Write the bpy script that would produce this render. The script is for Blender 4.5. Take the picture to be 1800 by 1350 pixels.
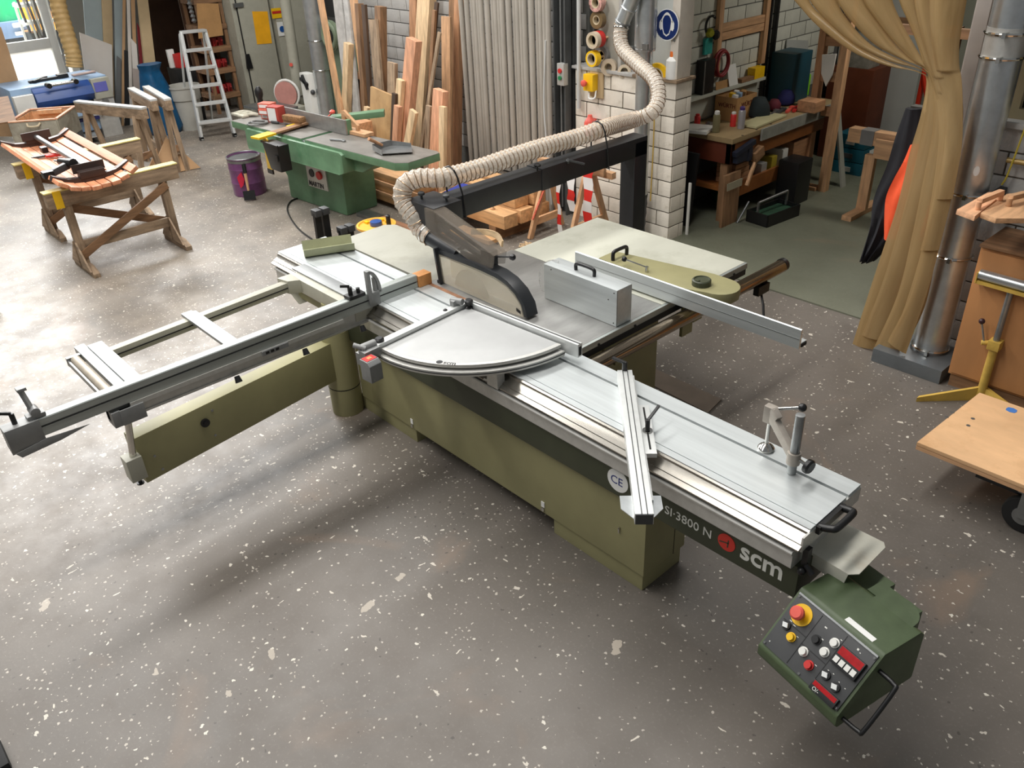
import bpy, bmesh, math, random
from mathutils import Vector, Matrix, Euler, noise
random.seed(7)
PI = math.pi
C = bpy.context.scene.collection
sc = bpy.context.scene
for o in list(bpy.data.objects): bpy.data.objects.remove(o)

# ---------------------------------------------------------------- camera
F, CX, CY, H = 1459.42, 900.0, 675.0, 3.0
YAW, PIT, ROL = math.radians(138.747), math.radians(31.109), math.radians(2.865)
fw = Vector((math.cos(YAW)*math.cos(PIT), math.sin(YAW)*math.cos(PIT), -math.sin(PIT)))
r0 = Vector((math.sin(YAW), -math.cos(YAW), 0)); d0 = fw.cross(r0)
rt = r0*math.cos(ROL) + d0*math.sin(ROL); dn = -r0*math.sin(ROL) + d0*math.cos(ROL)
EYE = Vector((0, 0, H))
cam = bpy.data.objects.new('camera', bpy.data.cameras.new('camera')); C.objects.link(cam)
cam.data.sensor_width = 36; cam.data.lens = F/1800*36; cam.data.clip_start = .05; cam.data.clip_end = 200
cam.matrix_world = Matrix(((rt.x, -dn.x, -fw.x, 0), (rt.y, -dn.y, -fw.y, 0), (rt.z, -dn.z, -fw.z, H), (0, 0, 0, 1)))
sc.camera = cam

# ---------------------------------------------------------------- light
sc.view_settings.view_transform = 'Standard'; sc.view_settings.look = 'None'
sc.view_settings.exposure = 0.0; sc.view_settings.gamma = 1.0; sc.view_settings.use_curve_mapping = False
w = bpy.data.worlds.new('world'); sc.world = w; w.use_nodes = True
w.node_tree.nodes['Background'].inputs[0].default_value = (.93, .97, 1, 1)
w.node_tree.nodes['Background'].inputs[1].default_value = .20
def area(name, loc, sx, sy, power, col, aim=None):
    l = bpy.data.lights.new(name, 'AREA'); l.shape = 'RECTANGLE'; l.size = sx; l.size_y = sy; l.energy = power; l.color = col
    o = bpy.data.objects.new(name, l); C.objects.link(o); o.location = loc
    if aim: o.rotation_euler = (Vector(aim)-Vector(loc)).to_track_quat('-Z', 'Y').to_euler()
    return o
area('skylight', (-3.5, 1.2, 6.6), .8, 10, 460, (1, .97, .93))
area('skylight', (-7.8, 2.0, 6.6), .9, 9, 570, (1, .98, .95))
area('yard_daylight', (-22.5, 4.5, 8), 8, 10, 7000, (1, .99, .97))
area('bench_room_fill', (-3.2, 8.6, 2.8), 1.2, .3, 26, (1, .95, .86))  # unseen fill light added to brighten the bench room

# ---------------------------------------------------------------- helpers
def ray(x, y): return rt*((x-CX)/F) + dn*((y-CY)/F) + fw
def P(x, y, z=0.):                       # picture point -> world point at a height
    d = ray(x, y); return EYE + d*((z-H)/d.z)
def PX(x, y, X): d = ray(x, y); return EYE + d*(X/d.x)
def PY(x, y, Y): d = ray(x, y); return EYE + d*(Y/d.y)

class B:
    """collects shapes; out() links them as one mesh object"""
    def __init__(s): s.v = []; s.f = []; s.sm = False
    def add(s, vs, fs):
        n = len(s.v); s.v += [Vector(p) for p in vs]; s.f += [tuple(i+n for i in f) for f in fs]; return s
    def box(s, lo, hi):
        (a, b, c), (d, e, f) = lo, hi
        return s.add([(a,b,c),(d,b,c),(d,e,c),(a,e,c),(a,b,f),(d,b,f),(d,e,f),(a,e,f)],
                     [(0,3,2,1),(4,5,6,7),(0,1,5,4),(1,2,6,5),(2,3,7,6),(3,0,4,7)])
    def cbox(s, c, sz, rot=None):
        hx, hy, hz = sz[0]/2, sz[1]/2, sz[2]/2
        R = rot.to_matrix() if isinstance(rot, Euler) else (rot or Matrix.Identity(3))
        vs = [R @ Vector(p) + Vector(c) for p in ((-hx,-hy,-hz),(hx,-hy,-hz),(hx,hy,-hz),(-hx,hy,-hz),(-hx,-hy,hz),(hx,-hy,hz),(hx,hy,hz),(-hx,hy,hz))]
        return s.add(vs, [(0,3,2,1),(4,5,6,7),(0,1,5,4),(1,2,6,5),(2,3,7,6),(3,0,4,7)])
    def beam(s, p0, p1, w, h, up=(0,0,1)):
        p0, p1 = Vector(p0), Vector(p1); d = (p1-p0).normalized(); u = Vector(up)
        a = d.cross(u)
        if a.length < 1e-4: a = d.cross(Vector((1,0,0)))
        a.normalize(); u = a.cross(d)
        q = [a*(-w/2)-u*(h/2), a*(w/2)-u*(h/2), a*(w/2)+u*(h/2), a*(-w/2)+u*(h/2)]
        return s.add([p0+t for t in q]+[p1+t for t in q], [(0,1,2,3),(7,6,5,4),(0,4,5,1),(1,5,6,2),(2,6,7,3),(3,7,4,0)])
    def cyl(s, p0, p1, r, r2=None, n=16, caps=True):
        return s.tube([p0, p1], [r, r if r2 is None else r2], n, caps)
    def tube(s, pts, r, n=10, caps=True):
        pts = [Vector(p) for p in pts]; m = len(pts)
        rs = r if isinstance(r, (list, tuple)) else [r]*m
        t0 = (pts[1]-pts[0]).normalized(); a = t0.orthogonal().normalized(); vs = []
        for i, p in enumerate(pts):
            t = (pts[min(i+1, m-1)]-pts[max(i-1, 0)]).normalized()
            a = (a - t*a.dot(t)); a = a.normalized() if a.length > 1e-6 else t.orthogonal().normalized()
            b = t.cross(a)
            vs += [p+(a*math.cos(2*PI*k/n)+b*math.sin(2*PI*k/n))*rs[i] for k in range(n)]
        fs = [(i*n+k, i*n+(k+1)%n, (i+1)*n+(k+1)%n, (i+1)*n+k) for i in range(m-1) for k in range(n)]
        if caps: fs += [tuple(range(n-1, -1, -1)), tuple((m-1)*n+k for k in range(n))]
        return s.add(vs, fs)
    def lathe(s, c, prof, n=20, axis=(0,0,1)):       # prof: (radius, height) pairs; closed by caps at both ends
        c = Vector(c); ax = Vector(axis).normalized(); a = ax.orthogonal().normalized(); b = ax.cross(a); vs = []
        for r, z in prof: vs += [c+ax*z+(a*math.cos(2*PI*k/n)+b*math.sin(2*PI*k/n))*r for k in range(n)]
        m = len(prof)
        fs = [(i*n+k, i*n+(k+1)%n, (i+1)*n+(k+1)%n, (i+1)*n+k) for i in range(m-1) for k in range(n)]
        fs += [tuple(range(n-1, -1, -1)), tuple((m-1)*n+k for k in range(n))]
        return s.add(vs, fs)
    def prism(s, poly, vec):                          # flat polygon pushed along vec
        poly = [Vector(p) for p in poly]; n = len(poly); v = Vector(vec)
        return s.add(poly+[p+v for p in poly], [tuple(range(n-1, -1, -1)), tuple(range(n, 2*n))]+[(i, (i+1)%n, n+(i+1)%n, n+i) for i in range(n)])
    def profx(s, prof, x0, x1): return s.prism([(x0, y, z) for y, z in prof], (x1-x0, 0, 0))
    def profy(s, prof, y0, y1): return s.prism([(x, y0, z) for x, z in prof], (0, y1-y0, 0))
    def plate(s, poly, t): return s.prism(poly, (0, 0, t))
    def ball(s, c, r, n=12, sz=1.0):
        k = max(4, n//2); prof = [(max(r*math.sin(PI*i/k), 1e-4), -r*sz*math.cos(PI*i/k)) for i in range(k+1)]
        return s.lathe(c, prof, n)
    def ruled(s, A, Bp, t=.004):                      # a sheet between two rows of points, given a real thickness
        n = len(A); A = [Vector(p) for p in A]; Bp = [Vector(p) for p in Bp]
        nr = []
        for i in range(n):
            d = (A[min(i+1, n-1)]-A[max(i-1, 0)]).cross(Bp[i]-A[i]); nr.append(d.normalized()*t if d.length > 1e-9 else Vector((0, t, 0)))
        vs = A+Bp+[A[i]+nr[i] for i in range(n)]+[Bp[i]+nr[i] for i in range(n)]
        fs = []
        for i in range(n-1):
            fs += [(i, i+1, n+i+1, n+i), (2*n+i, 3*n+i, 3*n+i+1, 2*n+i+1), (i, 2*n+i, 2*n+i+1, i+1), (n+i, n+i+1, 3*n+i+1, 3*n+i)]
        fs += [(0, n, 3*n, 2*n), (n-1, 3*n-1, 4*n-1, 2*n-1)]
        return s.add(vs, fs)
    def torus(s, c, R, r, axis=(0,0,1), n=20, m=8, a0=0, a1=2*PI):
        ax = Vector(axis).normalized(); a = ax.orthogonal().normalized(); b = ax.cross(a); c = Vector(c)
        full = abs(a1-a0-2*PI) < 1e-6; k = n if full else n+1; vs = []
        for i in range(k):
            t = a0+(a1-a0)*i/n; d = a*math.cos(t)+b*math.sin(t)
            vs += [c+d*(R+r*math.cos(2*PI*j/m))+ax*(r*math.sin(2*PI*j/m)) for j in range(m)]
        fs = [(i*m+j, ((i+1)%k)*m+j, ((i+1)%k)*m+(j+1)%m, i*m+(j+1)%m) for i in range(n) for j in range(m)]
        if not full: fs += [tuple(range(m)), tuple(range((k-1)*m+m-1, (k-1)*m-1, -1))]
        return s.add(vs, fs)
    def text(s, txt, size, o, ux, uy, depth=.0015, bold=False):   # raised lettering; o = lower left corner, ux/uy = its directions
        cu = bpy.data.curves.new('t', 'FONT'); cu.body = txt; cu.size = size; cu.extrude = depth; cu.resolution_u = 3
        if bold: cu.offset = size*.018
        ob = bpy.data.objects.new('t', cu); C.objects.link(ob); dg = bpy.context.evaluated_depsgraph_get()
        me = bpy.data.meshes.new_from_object(ob.evaluated_get(dg)); ux, uy = Vector(ux).normalized(), Vector(uy).normalized(); uz = ux.cross(uy)
        s.add([Vector(o)+ux*v.co.x+uy*v.co.y+uz*v.co.z for v in me.vertices], [tuple(p.vertices) for p in me.polygons])
        bpy.data.objects.remove(ob); bpy.data.curves.remove(cu); bpy.data.meshes.remove(me); return s
    def mesh(s, name, mat, off=(0,0,0), bev=0, smooth=None, inv=None):
        me = bpy.data.meshes.new(name)
        vs = [inv @ v for v in s.v] if inv else [v-Vector(off) for v in s.v]
        me.from_pydata(vs, [], s.f); me.materials.append(mat)
        bm = bmesh.new(); bm.from_mesh(me)
        bmesh.ops.recalc_face_normals(bm, faces=bm.faces)
        if bev: bmesh.ops.bevel(bm, geom=[e for e in bm.edges if len(e.link_faces) == 2 and e.calc_face_angle(0) > .5], offset=bev, segments=2, profile=.7, affect='EDGES', clamp_overlap=True)
        bm.to_mesh(me); bm.free()
        if smooth or bev: me.shade_smooth(); me.set_sharp_from_angle(angle=math.radians(smooth or 40))
        return me

def tag(o, label=None, cat=None, group=None, kind=None):
    if label: o['label'] = label
    if cat: o['category'] = cat
    if group: o['group'] = group
    if kind: o['kind'] = kind
    return o
def thing(name, label, cat, loc=(0,0,0), rz=0, group=None):
    o = bpy.data.objects.new(name, None); C.objects.link(o); o.location = loc; o.rotation_euler = (0, 0, rz); o.empty_display_size = .1
    return tag(o, label, cat, group)
def root_of(o):
    while o.parent: o = o.parent
    return o
def part(name, b, mat, parent, label=None, bev=0, smooth=None, local=False, kind=None):
    """b holds world points unless local; the part's own origin is its thing's origin"""
    inv = None
    if parent is not None and not local:
        r = root_of(parent); inv = (Matrix.Translation(r.location) @ r.rotation_euler.to_matrix().to_4x4()).inverted()
    o = bpy.data.objects.new(name, b.mesh(name, mat, (0,0,0), bev, smooth, inv)); C.objects.link(o); o.parent = parent
    return tag(o, label, kind=kind)
def solo(name, b, mat, label, cat, loc=None, group=None, bev=0, smooth=None, kind=None):
    """a thing that is one mesh, origin at its base"""
    if loc is None:
        xs = [v.x for v in b.v]; ys = [v.y for v in b.v]; zs = [v.z for v in b.v]
        loc = ((min(xs)+max(xs))/2, (min(ys)+max(ys))/2, min(zs))
    o = bpy.data.objects.new(name, b.mesh(name, mat, loc, bev, smooth)); C.objects.link(o); o.location = loc
    return tag(o, label, cat, group, kind)
def structure(name, b, mat, parent=None, bev=0, smooth=None):
    o = bpy.data.objects.new(name, b.mesh(name, mat, (0,0,0), bev, smooth)); C.objects.link(o)
    if parent: o.parent = parent
    else: o['kind'] = 'structure'
    return o
def dup(o, parent=None):
    c = o.copy(); C.objects.link(c)
    if parent: c.parent = parent
    for ch in list(o.children): dup(ch, c)
    return c
def bez(p, n=24):                         # smooth curve through points
    p = [Vector(q) for q in p]; out = []
    q = [p[0]*2-p[1]]+p+[p[-1]*2-p[-2]]
    for i in range(1, len(q)-2):
        for k in range(n):
            t = k/n; a, b, c, d = q[i-1], q[i], q[i+1], q[i+2]
            out.append(((b*2)+(c-a)*t+(a*2-b*5+c*4-d)*t*t+(b*3-a-c*3+d)*t*t*t)*.5)
    return out+[p[-1]]

# ---------------------------------------------------------------- materials
def srgb(r, g, b): return tuple(((c/255)/12.92 if c/255 <= .04045 else ((c/255+.055)/1.055)**2.4) for c in (r, g, b))+(1,)
MATS = {}
def mat(name, col, rough=.5, metal=0, var=.12, scale=8, bump=0, stretch=(1,1,1), rnd=0, alpha=1, trans=0, emit=0, dirt=None, spec=None, bscale=None):
    """colour with soft mottling; rnd = per-object value change; dirt = colour of worn stains"""
    if name in MATS: return MATS[name]
    m = bpy.data.materials.new(name); m.use_nodes = True; nt = m.node_tree; N = nt.nodes; L = nt.links; p = N['Principled BSDF']
    c = srgb(*col); p.inputs['Roughness'].default_value = rough; p.inputs['Metallic'].default_value = metal
    if spec is not None: p.inputs['Specular IOR Level'].default_value = spec
    tc = N.new('ShaderNodeTexCoord'); mp = N.new('ShaderNodeMapping'); L.new(tc.outputs['Object'], mp.inputs[0]); mp.inputs['Scale'].default_value = [scale*s for s in stretch]
    no = N.new('ShaderNodeTexNoise'); no.inputs['Scale'].default_value = 1; no.inputs['Detail'].default_value = 5; no.inputs['Roughness'].default_value = .6; L.new(mp.outputs[0], no.inputs[0])
    rmp = N.new('ShaderNodeValToRGB'); L.new(no.outputs[0], rmp.inputs[0])
    lo = tuple(x*(1-var*1.6) for x in c[:3])+(1,); hi = tuple(min(1, x*(1+var*1.6)) for x in c[:3])+(1,)
    e = rmp.color_ramp.elements; e[0].position = .28; e[0].color = lo; e[1].position = .72; e[1].color = hi
    out = rmp.outputs[0]
    if dirt:
        n2 = N.new('ShaderNodeTexNoise'); n2.inputs['Scale'].default_value = 3.1; n2.inputs['Detail'].default_value = 7; n2.inputs['Roughness'].default_value = .7; L.new(tc.outputs['Object'], n2.inputs[0])
        r2 = N.new('ShaderNodeValToRGB'); r2.color_ramp.elements[0].position = .52; r2.color_ramp.elements[1].position = .72; L.new(n2.outputs[0], r2.inputs[0])
        mx = N.new('ShaderNodeMix'); mx.data_type = 'RGBA'; L.new(r2.outputs[0], mx.inputs[0]); L.new(out, mx.inputs[6]); mx.inputs[7].default_value = srgb(*dirt); out = mx.outputs[2]
    if rnd:
        oi = N.new('ShaderNodeObjectInfo'); mr = N.new('ShaderNodeMapRange'); L.new(oi.outputs['Random'], mr.inputs[0]); mr.inputs[3].default_value = 1-rnd; mr.inputs[4].default_value = 1+rnd
        hv = N.new('ShaderNodeHueSaturation'); L.new(mr.outputs[0], hv.inputs['Value']); L.new(out, hv.inputs['Color']); out = hv.outputs[0]
    L.new(out, p.inputs['Base Color'])
    if bump:
        bp = N.new('ShaderNodeBump'); bp.inputs['Strength'].default_value = bump; bp.inputs['Distance'].default_value = .01
        if bscale:
            nb = N.new('ShaderNodeTexNoise'); nb.inputs['Scale'].default_value = bscale; nb.inputs['Detail'].default_value = 4; L.new(tc.outputs['Object'], nb.inputs[0]); L.new(nb.outputs[0], bp.inputs['Height'])
        else: L.new(no.outputs[0], bp.inputs['Height'])
        L.new(bp.outputs[0], p.inputs['Normal'])
    if trans: p.inputs['Transmission Weight'].default_value = trans
    if alpha < 1: p.inputs['Alpha'].default_value = alpha
    if emit: p.inputs['Emission Color'].default_value = c; p.inputs['Emission Strength'].default_value = emit
    MATS[name] = m; return m
def wood(name, col, axis='z', rough=.6, rnd=.15, var=.2, dirt=None):
    st = {'x': (.12, 1, 1), 'y': (1, .12, 1), 'z': (1, 1, .12)}[axis]
    return mat(name+'_'+axis, col, rough, 0, var, 26, .15, st, rnd, dirt=dirt)
M = dict(
 cream=mat('olive_cream_paint', (146,141,102), .5, 0, .05, 5, rnd=0),
 olive=mat('dark_olive_paint', (62,66,48), .45, 0, .08, 6),
 green=mat('army_green_paint', (74,88,60), .5, 0, .12, 9, dirt=(88,100,74)),
 pgreen=mat('planer_green_paint', (97,131,100), .42, 0, .1, 7, dirt=(72,116,82)),
 alu=mat('brushed_aluminium', (206,211,211), .42, .6, .06, 30, stretch=(.06,1,1)),
 aluw3=mat('scratched_aluminium', (150,152,152), .4, .6, .1, 18, stretch=(.3,1,1)),
 aluy=mat('brushed_aluminium_y', (172,177,173), .42, .6, .06, 30, stretch=(1,.06,1)),
 aluw=mat('anodised_aluminium', (212,214,212), .45, .45, .04, 20),
 aluw2=mat('matt_cast_aluminium', (202,201,196), .5, .6, .06, 20),
 chrome=mat('polished_steel', (205,203,198), .14, 1, .03, 10),
 chromed=mat('bright_extrusion', (160,156,148), .27, .95, .05, 40, stretch=(.02,1,1)),
 iron=mat('ground_cast_iron', (158,157,154), .36, .55, .1, 14, stretch=(1,.3,1)),
 steel=mat('dull_steel', (150,152,152), .4, .85, .1, 12),
 galv=mat('galvanised_sheet', (196,200,201), .3, .8, .09, 9),
 greyp=mat('grey_beige_paint', (172,170,155), .5, 0, .06, 6, dirt=(160,156,140)),
 white=mat('white_paint', (225,224,218), .5, 0, .04, 6),
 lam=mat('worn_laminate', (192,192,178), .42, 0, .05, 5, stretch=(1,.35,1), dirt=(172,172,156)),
 black=mat('black_plastic', (22,22,23), .4, 0, .1, 10),
 blackp=mat('black_powder_coat', (38,40,43), .38, 0, .08, 10),
 dgrey=mat('dark_grey_plastic', (62,63,64), .5, 0, .08, 10),
 grey=mat('mid_grey_cast', (138,139,138), .5, .3, .08, 12),
 red=mat('red_plastic', (196,44,40), .4, 0, .06, 8),
 redp=mat('salmon_red_plastic', (222,92,78), .4, 0, .06, 8),
 yel=mat('yellow_plastic', (238,190,20), .45, 0, .05, 8),
 olivey=mat('mustard_paint', (205,170,80), .5, 0, .12, 8, dirt=(180,140,60)),
 orange=mat('hi_vis_orange', (255,92,48), .8, 0, .06, 10),
 rubber=mat('black_rubber', (24,24,24), .75, 0, .1, 12),
 dark=mat('dark_recess', (18,17,15), .8, 0, .1, 6),
 paper=mat('white_paper', (232,232,228), .7, 0, .02, 6),
 card=mat('cardboard', (176,134,86), .85, 0, .08, 6),
 board=mat('beige_fibreboard', (188,165,128), .8, 0, .05, 5),
 mdf=mat('brown_mdf', (178,142,104), .8, 0, .05, 5),
 blue=mat('deep_blue_paint', (52,84,150), .35, 0, .08, 6),
 lblue=mat('pale_blue_grey_paint', (150,178,208), .45, 0, .06, 6),
 bluep=mat('blue_plastic_film', (10,76,116), .35, 0, .15, 14, bump=.3),
 text=mat('printed_white', (222,222,214), .5, 0, .02, 6),
 textb=mat('printed_black', (28,28,30), .5, 0, .02, 6),
 navy=mat('safety_sign_blue', (18,44,104), .4, 0, .04, 6),
 led=mat('red_led_window', (150,12,18), .25, 0, .15, 60, emit=.18),
)
WP = {a: wood('pine', (216,186,146), a) for a in 'xyz'}
WD = {a: wood('douglas_fir', (178,132,96), a) for a in 'xyz'}
WL = {a: wood('larch', (200,156,116), a) for a in 'xyz'}
WO = {a: wood('old_grey_timber', (150,128,104), a, .75, .1, .3, (116,96,76)) for a in 'xyz'}
WB = {a: wood('brown_timber', (136,102,72), a, .7, .12, .25) for a in 'xyz'}
WR = {a: wood('rose_larch', (212,156,122), a, .6, .1) for a in 'xyz'}

# ================================================================ the setting
def floor_mat(name, base, lo, hi, dense, rough=.42, cutoff=None):
    m = bpy.data.materials.new(name); m.use_nodes = True; nt = m.node_tree; N = nt.nodes; L = nt.links; p = N['Principled BSDF']; p.inputs['Roughness'].default_value = rough
    tc = N.new('ShaderNodeTexCoord').outputs['Object']
    def noise_(s, det=6, ro=.6, dist=0):
        n = N.new('ShaderNodeTexNoise'); n.inputs['Scale'].default_value = s; n.inputs['Detail'].default_value = det; n.inputs['Roughness'].default_value = ro; n.inputs['Distortion'].default_value = dist; L.new(tc, n.inputs[0]); return n
    def mth(op, a, b=None, cl=False):
        n = N.new('ShaderNodeMath'); n.operation = op; n.use_clamp = cl
        for i, q in enumerate((a, b)):
            if q is None: continue
            if isinstance(q, (int, float)): n.inputs[i].default_value = q
            else: L.new(q, n.inputs[i])
        return n.outputs[0]
    def mix(f, a, b):
        n = N.new('ShaderNodeMix'); n.data_type = 'RGBA'
        if isinstance(f, (int, float)): n.inputs[0].default_value = f
        else: L.new(f, n.inputs[0])
        for i, q in ((6, a), (7, b)):
            if isinstance(q, tuple): n.inputs[i].default_value = q
            else: L.new(q, n.inputs[i])
        return n.outputs[2]
    def rng(v, a, b, c=0, d=1):
        n = N.new('ShaderNodeMapRange'); L.new(v, n.inputs[0])
        for i, q in enumerate((a, b, c, d)): n.inputs[i+1].default_value = q
        return n.outputs[0]
    big = noise_(.55, 5).outputs[0]; mid = noise_(3.5, 7, .7).outputs[0]; fine = noise_(60, 4, .7).outputs[0]
    c = mix(rng(big, .35, .65), srgb(*lo), srgb(*hi)); c = mix(rng(mid, .4, .62, 0, .5), c, srgb(*base)); c = mix(rng(fine, .55, .75, 0, .25), c, srgb(*[min(255, q+50) for q in base]))
    warm = noise_(.9, 4, .6, 1).outputs[0]; c = mix(rng(warm, .6, .72, 0, .28), c, srgb(150, 122, 98))
    def specks(sc_, rad, keep, stretch, col, k=1):
        mp = N.new('ShaderNodeMapping'); L.new(tc, mp.inputs[0]); mp.inputs['Scale'].default_value = stretch; mp.inputs['Location'].default_value = (k*3.7, k*1.3, 0)
        wn = N.new('ShaderNodeTexNoise'); wn.inputs['Scale'].default_value = sc_*1.7; wn.inputs['Detail'].default_value = 4; L.new(mp.outputs[0], wn.inputs[0])
        ad = N.new('ShaderNodeVectorMath'); ad.operation = 'MULTIPLY_ADD'; L.new(wn.outputs['Color'], ad.inputs[0]); ad.inputs[1].default_value = (.9/sc_,)*3; L.new(mp.outputs[0], ad.inputs[2])
        v = N.new('ShaderNodeTexVoronoi'); v.voronoi_dimensions = '2D'; v.inputs['Scale'].default_value = sc_; L.new(ad.outputs[0], v.inputs['Vector'])
        s = N.new('ShaderNodeSeparateColor'); L.new(v.outputs['Color'], s.inputs[0])
        r = mth('MULTIPLY', mth('MULTIPLY', s.outputs[0], s.outputs[0]), rad*sc_)
        inside = mth('LESS_THAN', v.outputs['Distance'], r); den = rng(noise_(.8, 3).outputs[0], .35, .65, .45, 1.3)
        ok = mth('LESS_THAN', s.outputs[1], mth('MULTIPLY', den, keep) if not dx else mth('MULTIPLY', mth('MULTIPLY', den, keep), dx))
        return mth('MULTIPLY', inside, ok), col
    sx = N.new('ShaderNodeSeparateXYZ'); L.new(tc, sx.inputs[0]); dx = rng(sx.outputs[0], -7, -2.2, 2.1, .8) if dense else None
    k = 1
    for sc_, rad, keep, st, col in ((24, .009, .13*dense, (1,1,1), (222,216,202)), (11, .019, .09*dense, (1,1.9,1), (210,202,188)), (10, .016, .10*dense, (2.1,.9,1), (216,208,194)), (3.6, .040, .07*dense, (1,1.2,1), (176,166,152)), (48, .0065, .26*dense, (1,1,1), (190,182,170))):
        if keep: f, cl = specks(sc_, rad, keep, st, col, k); c = mix(mth('MULTIPLY', f, .85), c, srgb(*cl)); k += 1
    if dense:
        f, cl = specks(34, .008, .07, (1,1,1), (46,42,38), 9); c = mix(mth('MULTIPLY', f, .5), c, srgb(*cl))
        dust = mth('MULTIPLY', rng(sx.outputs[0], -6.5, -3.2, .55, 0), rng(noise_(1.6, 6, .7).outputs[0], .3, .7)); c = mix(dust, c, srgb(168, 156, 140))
    L.new(c, p.inputs['Base Color'])
    bp = N.new('ShaderNodeBump'); bp.inputs['Strength'].default_value = .12; bp.inputs['Distance'].default_value = .004; L.new(fine, bp.inputs['Height']); L.new(bp.outputs[0], p.inputs['Normal'])
    L.new(rng(mid, .3, .7, rough-.06, rough+.16), p.inputs['Roughness'])
    return m
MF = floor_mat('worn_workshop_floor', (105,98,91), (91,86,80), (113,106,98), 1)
MF2 = floor_mat('pale_green_grey_floor', (104,106,90), (94,96,81), (112,114,98), 0, .42)
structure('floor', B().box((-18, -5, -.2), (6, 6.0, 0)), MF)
structure('floor', B().box((-5.4, 5.78, -.1), (3, 12, .012)), MF2)
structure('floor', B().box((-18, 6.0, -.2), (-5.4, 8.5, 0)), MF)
yard = B().box((-48, -20, -.3), (-16.15, 30, -.05)); structure('floor', yard, mat('bright_yard_paving', (190,190,186), .8, 0, .06, 2))

MORT = mat('dark_mortar', (96,88,78), .9, 0, .1, 20)
MORT2 = mat('grey_mortar', (100,100,96), .9, 0, .1, 20)
BR1 = mat('sand_lime_brick', (236,228,214), .75, 0, .06, 5, .25, rnd=.05, dirt=(204,194,174), bscale=60)
BR2 = mat('painted_grey_brick', (178,176,172), .7, 0, .06, 5, .25, rnd=.05, dirt=(160,156,148), bscale=60)
BR3 = mat('room_brick', (200,200,188), .75, 0, .06, 5, .25, rnd=.06, bscale=60)
def bricks(wall, axis, pos, out, u0, u1, z0, z1, m, L_=.29, Hh=.135, J=.011, first_half=False, ends=None):
    """each brick is an object of its own, standing 8 mm proud of the recessed mortar; axis 'x' = wall runs along X"""
    meshes = {}
    def one(ln):
        k = round(ln, 3)
        if k not in meshes:
            d = .02
            lo, hi = ((0, 0, 0), (ln, d, Hh)) if axis == 'x' else ((0, 0, 0), (d, ln, Hh))
            meshes[k] = B().box(lo, hi).mesh('brick', m, bev=.003)
        return meshes[k]
    row = 0; z = z0; n = 0
    while z < z1-.05:
        u = u0 - (L_+J)/2*((row + (1 if first_half else 0)) % 2)
        while u < u1-.03:
            a = max(u, u0); b = min(u+L_, u1)
            if b-a > .05:
                o = bpy.data.objects.new('brick', one(b-a)); C.objects.link(o); o.parent = wall
                jit = random.uniform(-.0015, .0015); back = pos+(0 if out < 0 else -.02)+jit
                o.location = (a, back, z) if axis == 'x' else (back, a, z); n += 1
            u += L_+J
        z += Hh+J; row += 1
    return n
# back wall behind the timber rack
wb = structure('wall_back', B().box((-10.7, 6.358, 0), (-5.86, 6.6, 3.4)), MORT2)
bricks(wb, 'x', 6.35, -1, -10.3, -5.9, .292, 2.05, BR2)
wb2 = structure('wall_back', B().box((-17.9, 7.7, 0), (-10.6, 7.9, 3.6)), mat('plain_grey_wall', (150,148,138), .8, 0, .05, 3))
structure('wall_back', B().box((-10.75, 6.4, 0), (-10.6, 7.8, 3.4)), MATS['plain_grey_wall'])
# low block wall with its pier, right of the steel column
hw = structure('wall_back', B().box((-5.78, 6.078, 0), (-4.583, 6.30, 1.452)), MORT)
bricks(hw, 'x', 6.07, -1, -5.77, -4.575, .0, 1.45, BR1)
bricks(hw, 'y', -4.575, 1, 6.0925, 6.30, .0, 1.45, BR1, first_half=True)
structure('trim_1', B().box((-5.8, 6.045, 1.456), (-5.05, 6.31, 1.482)), BR2, bev=.004)
structure('trim_1', B().box((-5.05, 6.045, 1.456), (-4.555, 6.32, 1.482)), WO['x'], bev=.004)
# right wall with the dark window above it
wr = structure('wall_right', B().box((-1.86, 5.658, 0), (2.2, 5.9, 1.6)), MORT)
bricks(wr, 'x', 5.65, -1, -1.86, -.62, .0, 1.6, BR2)
structure('trim_2', B().box((-1.86, 5.60, 1.605), (2.2, 5.92, 1.64)), BR2, bev=.005)
wn = structure('window_1', B().box((-1.84, 5.70, 1.64), (-1.74, 5.80, 2.9)).box((-1.74, 5.70, 1.64), (1.5, 5.80, 1.70)).box((-1.74, 5.70, 2.18), (1.5, 5.80, 2.25)), mat('beige_window_frame', (176,162,128), .5, 0, .05, 6))
structure('window_pane', B().box((-1.74, 5.745, 1.70), (1.5, 5.75, 2.18)), mat('dark_window_glass', (26,27,26), .12, 0, .2, 3), wn)
structure('window_pane', B().box((-1.74, 5.745, 2.25), (1.5, 5.75, 2.9)), MATS['dark_window_glass'], wn)
structure('wall_right', B().box((-4.5, 5.96, 2.75), (2.2, 6.3, 3.6)), BR2)
# room behind the strip curtain
wl = structure('wall_left', B().box((-5.35, 6.3, 0), (-5.108, 11, 2.9)), MORT2)
bricks(wl, 'y', -5.1, 1, 6.34, 9.75, .84, 2.3, BR3)
structure('wall_back', B().box((-5.4, 10.9, 0), (3, 11.1, 2.9)), mat('dim_room_wall', (170,172,156), .8, 0, .05, 3))
structure('wall_right', B().box((2.0, 5.9, 0), (2.2, 11, 2.9)), MATS['dim_room_wall'])
structure('ceiling', B().box((-5.4, 5.95, 2.85), (2.3, 11.1, 2.95)), MATS['dim_room_wall'])
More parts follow.
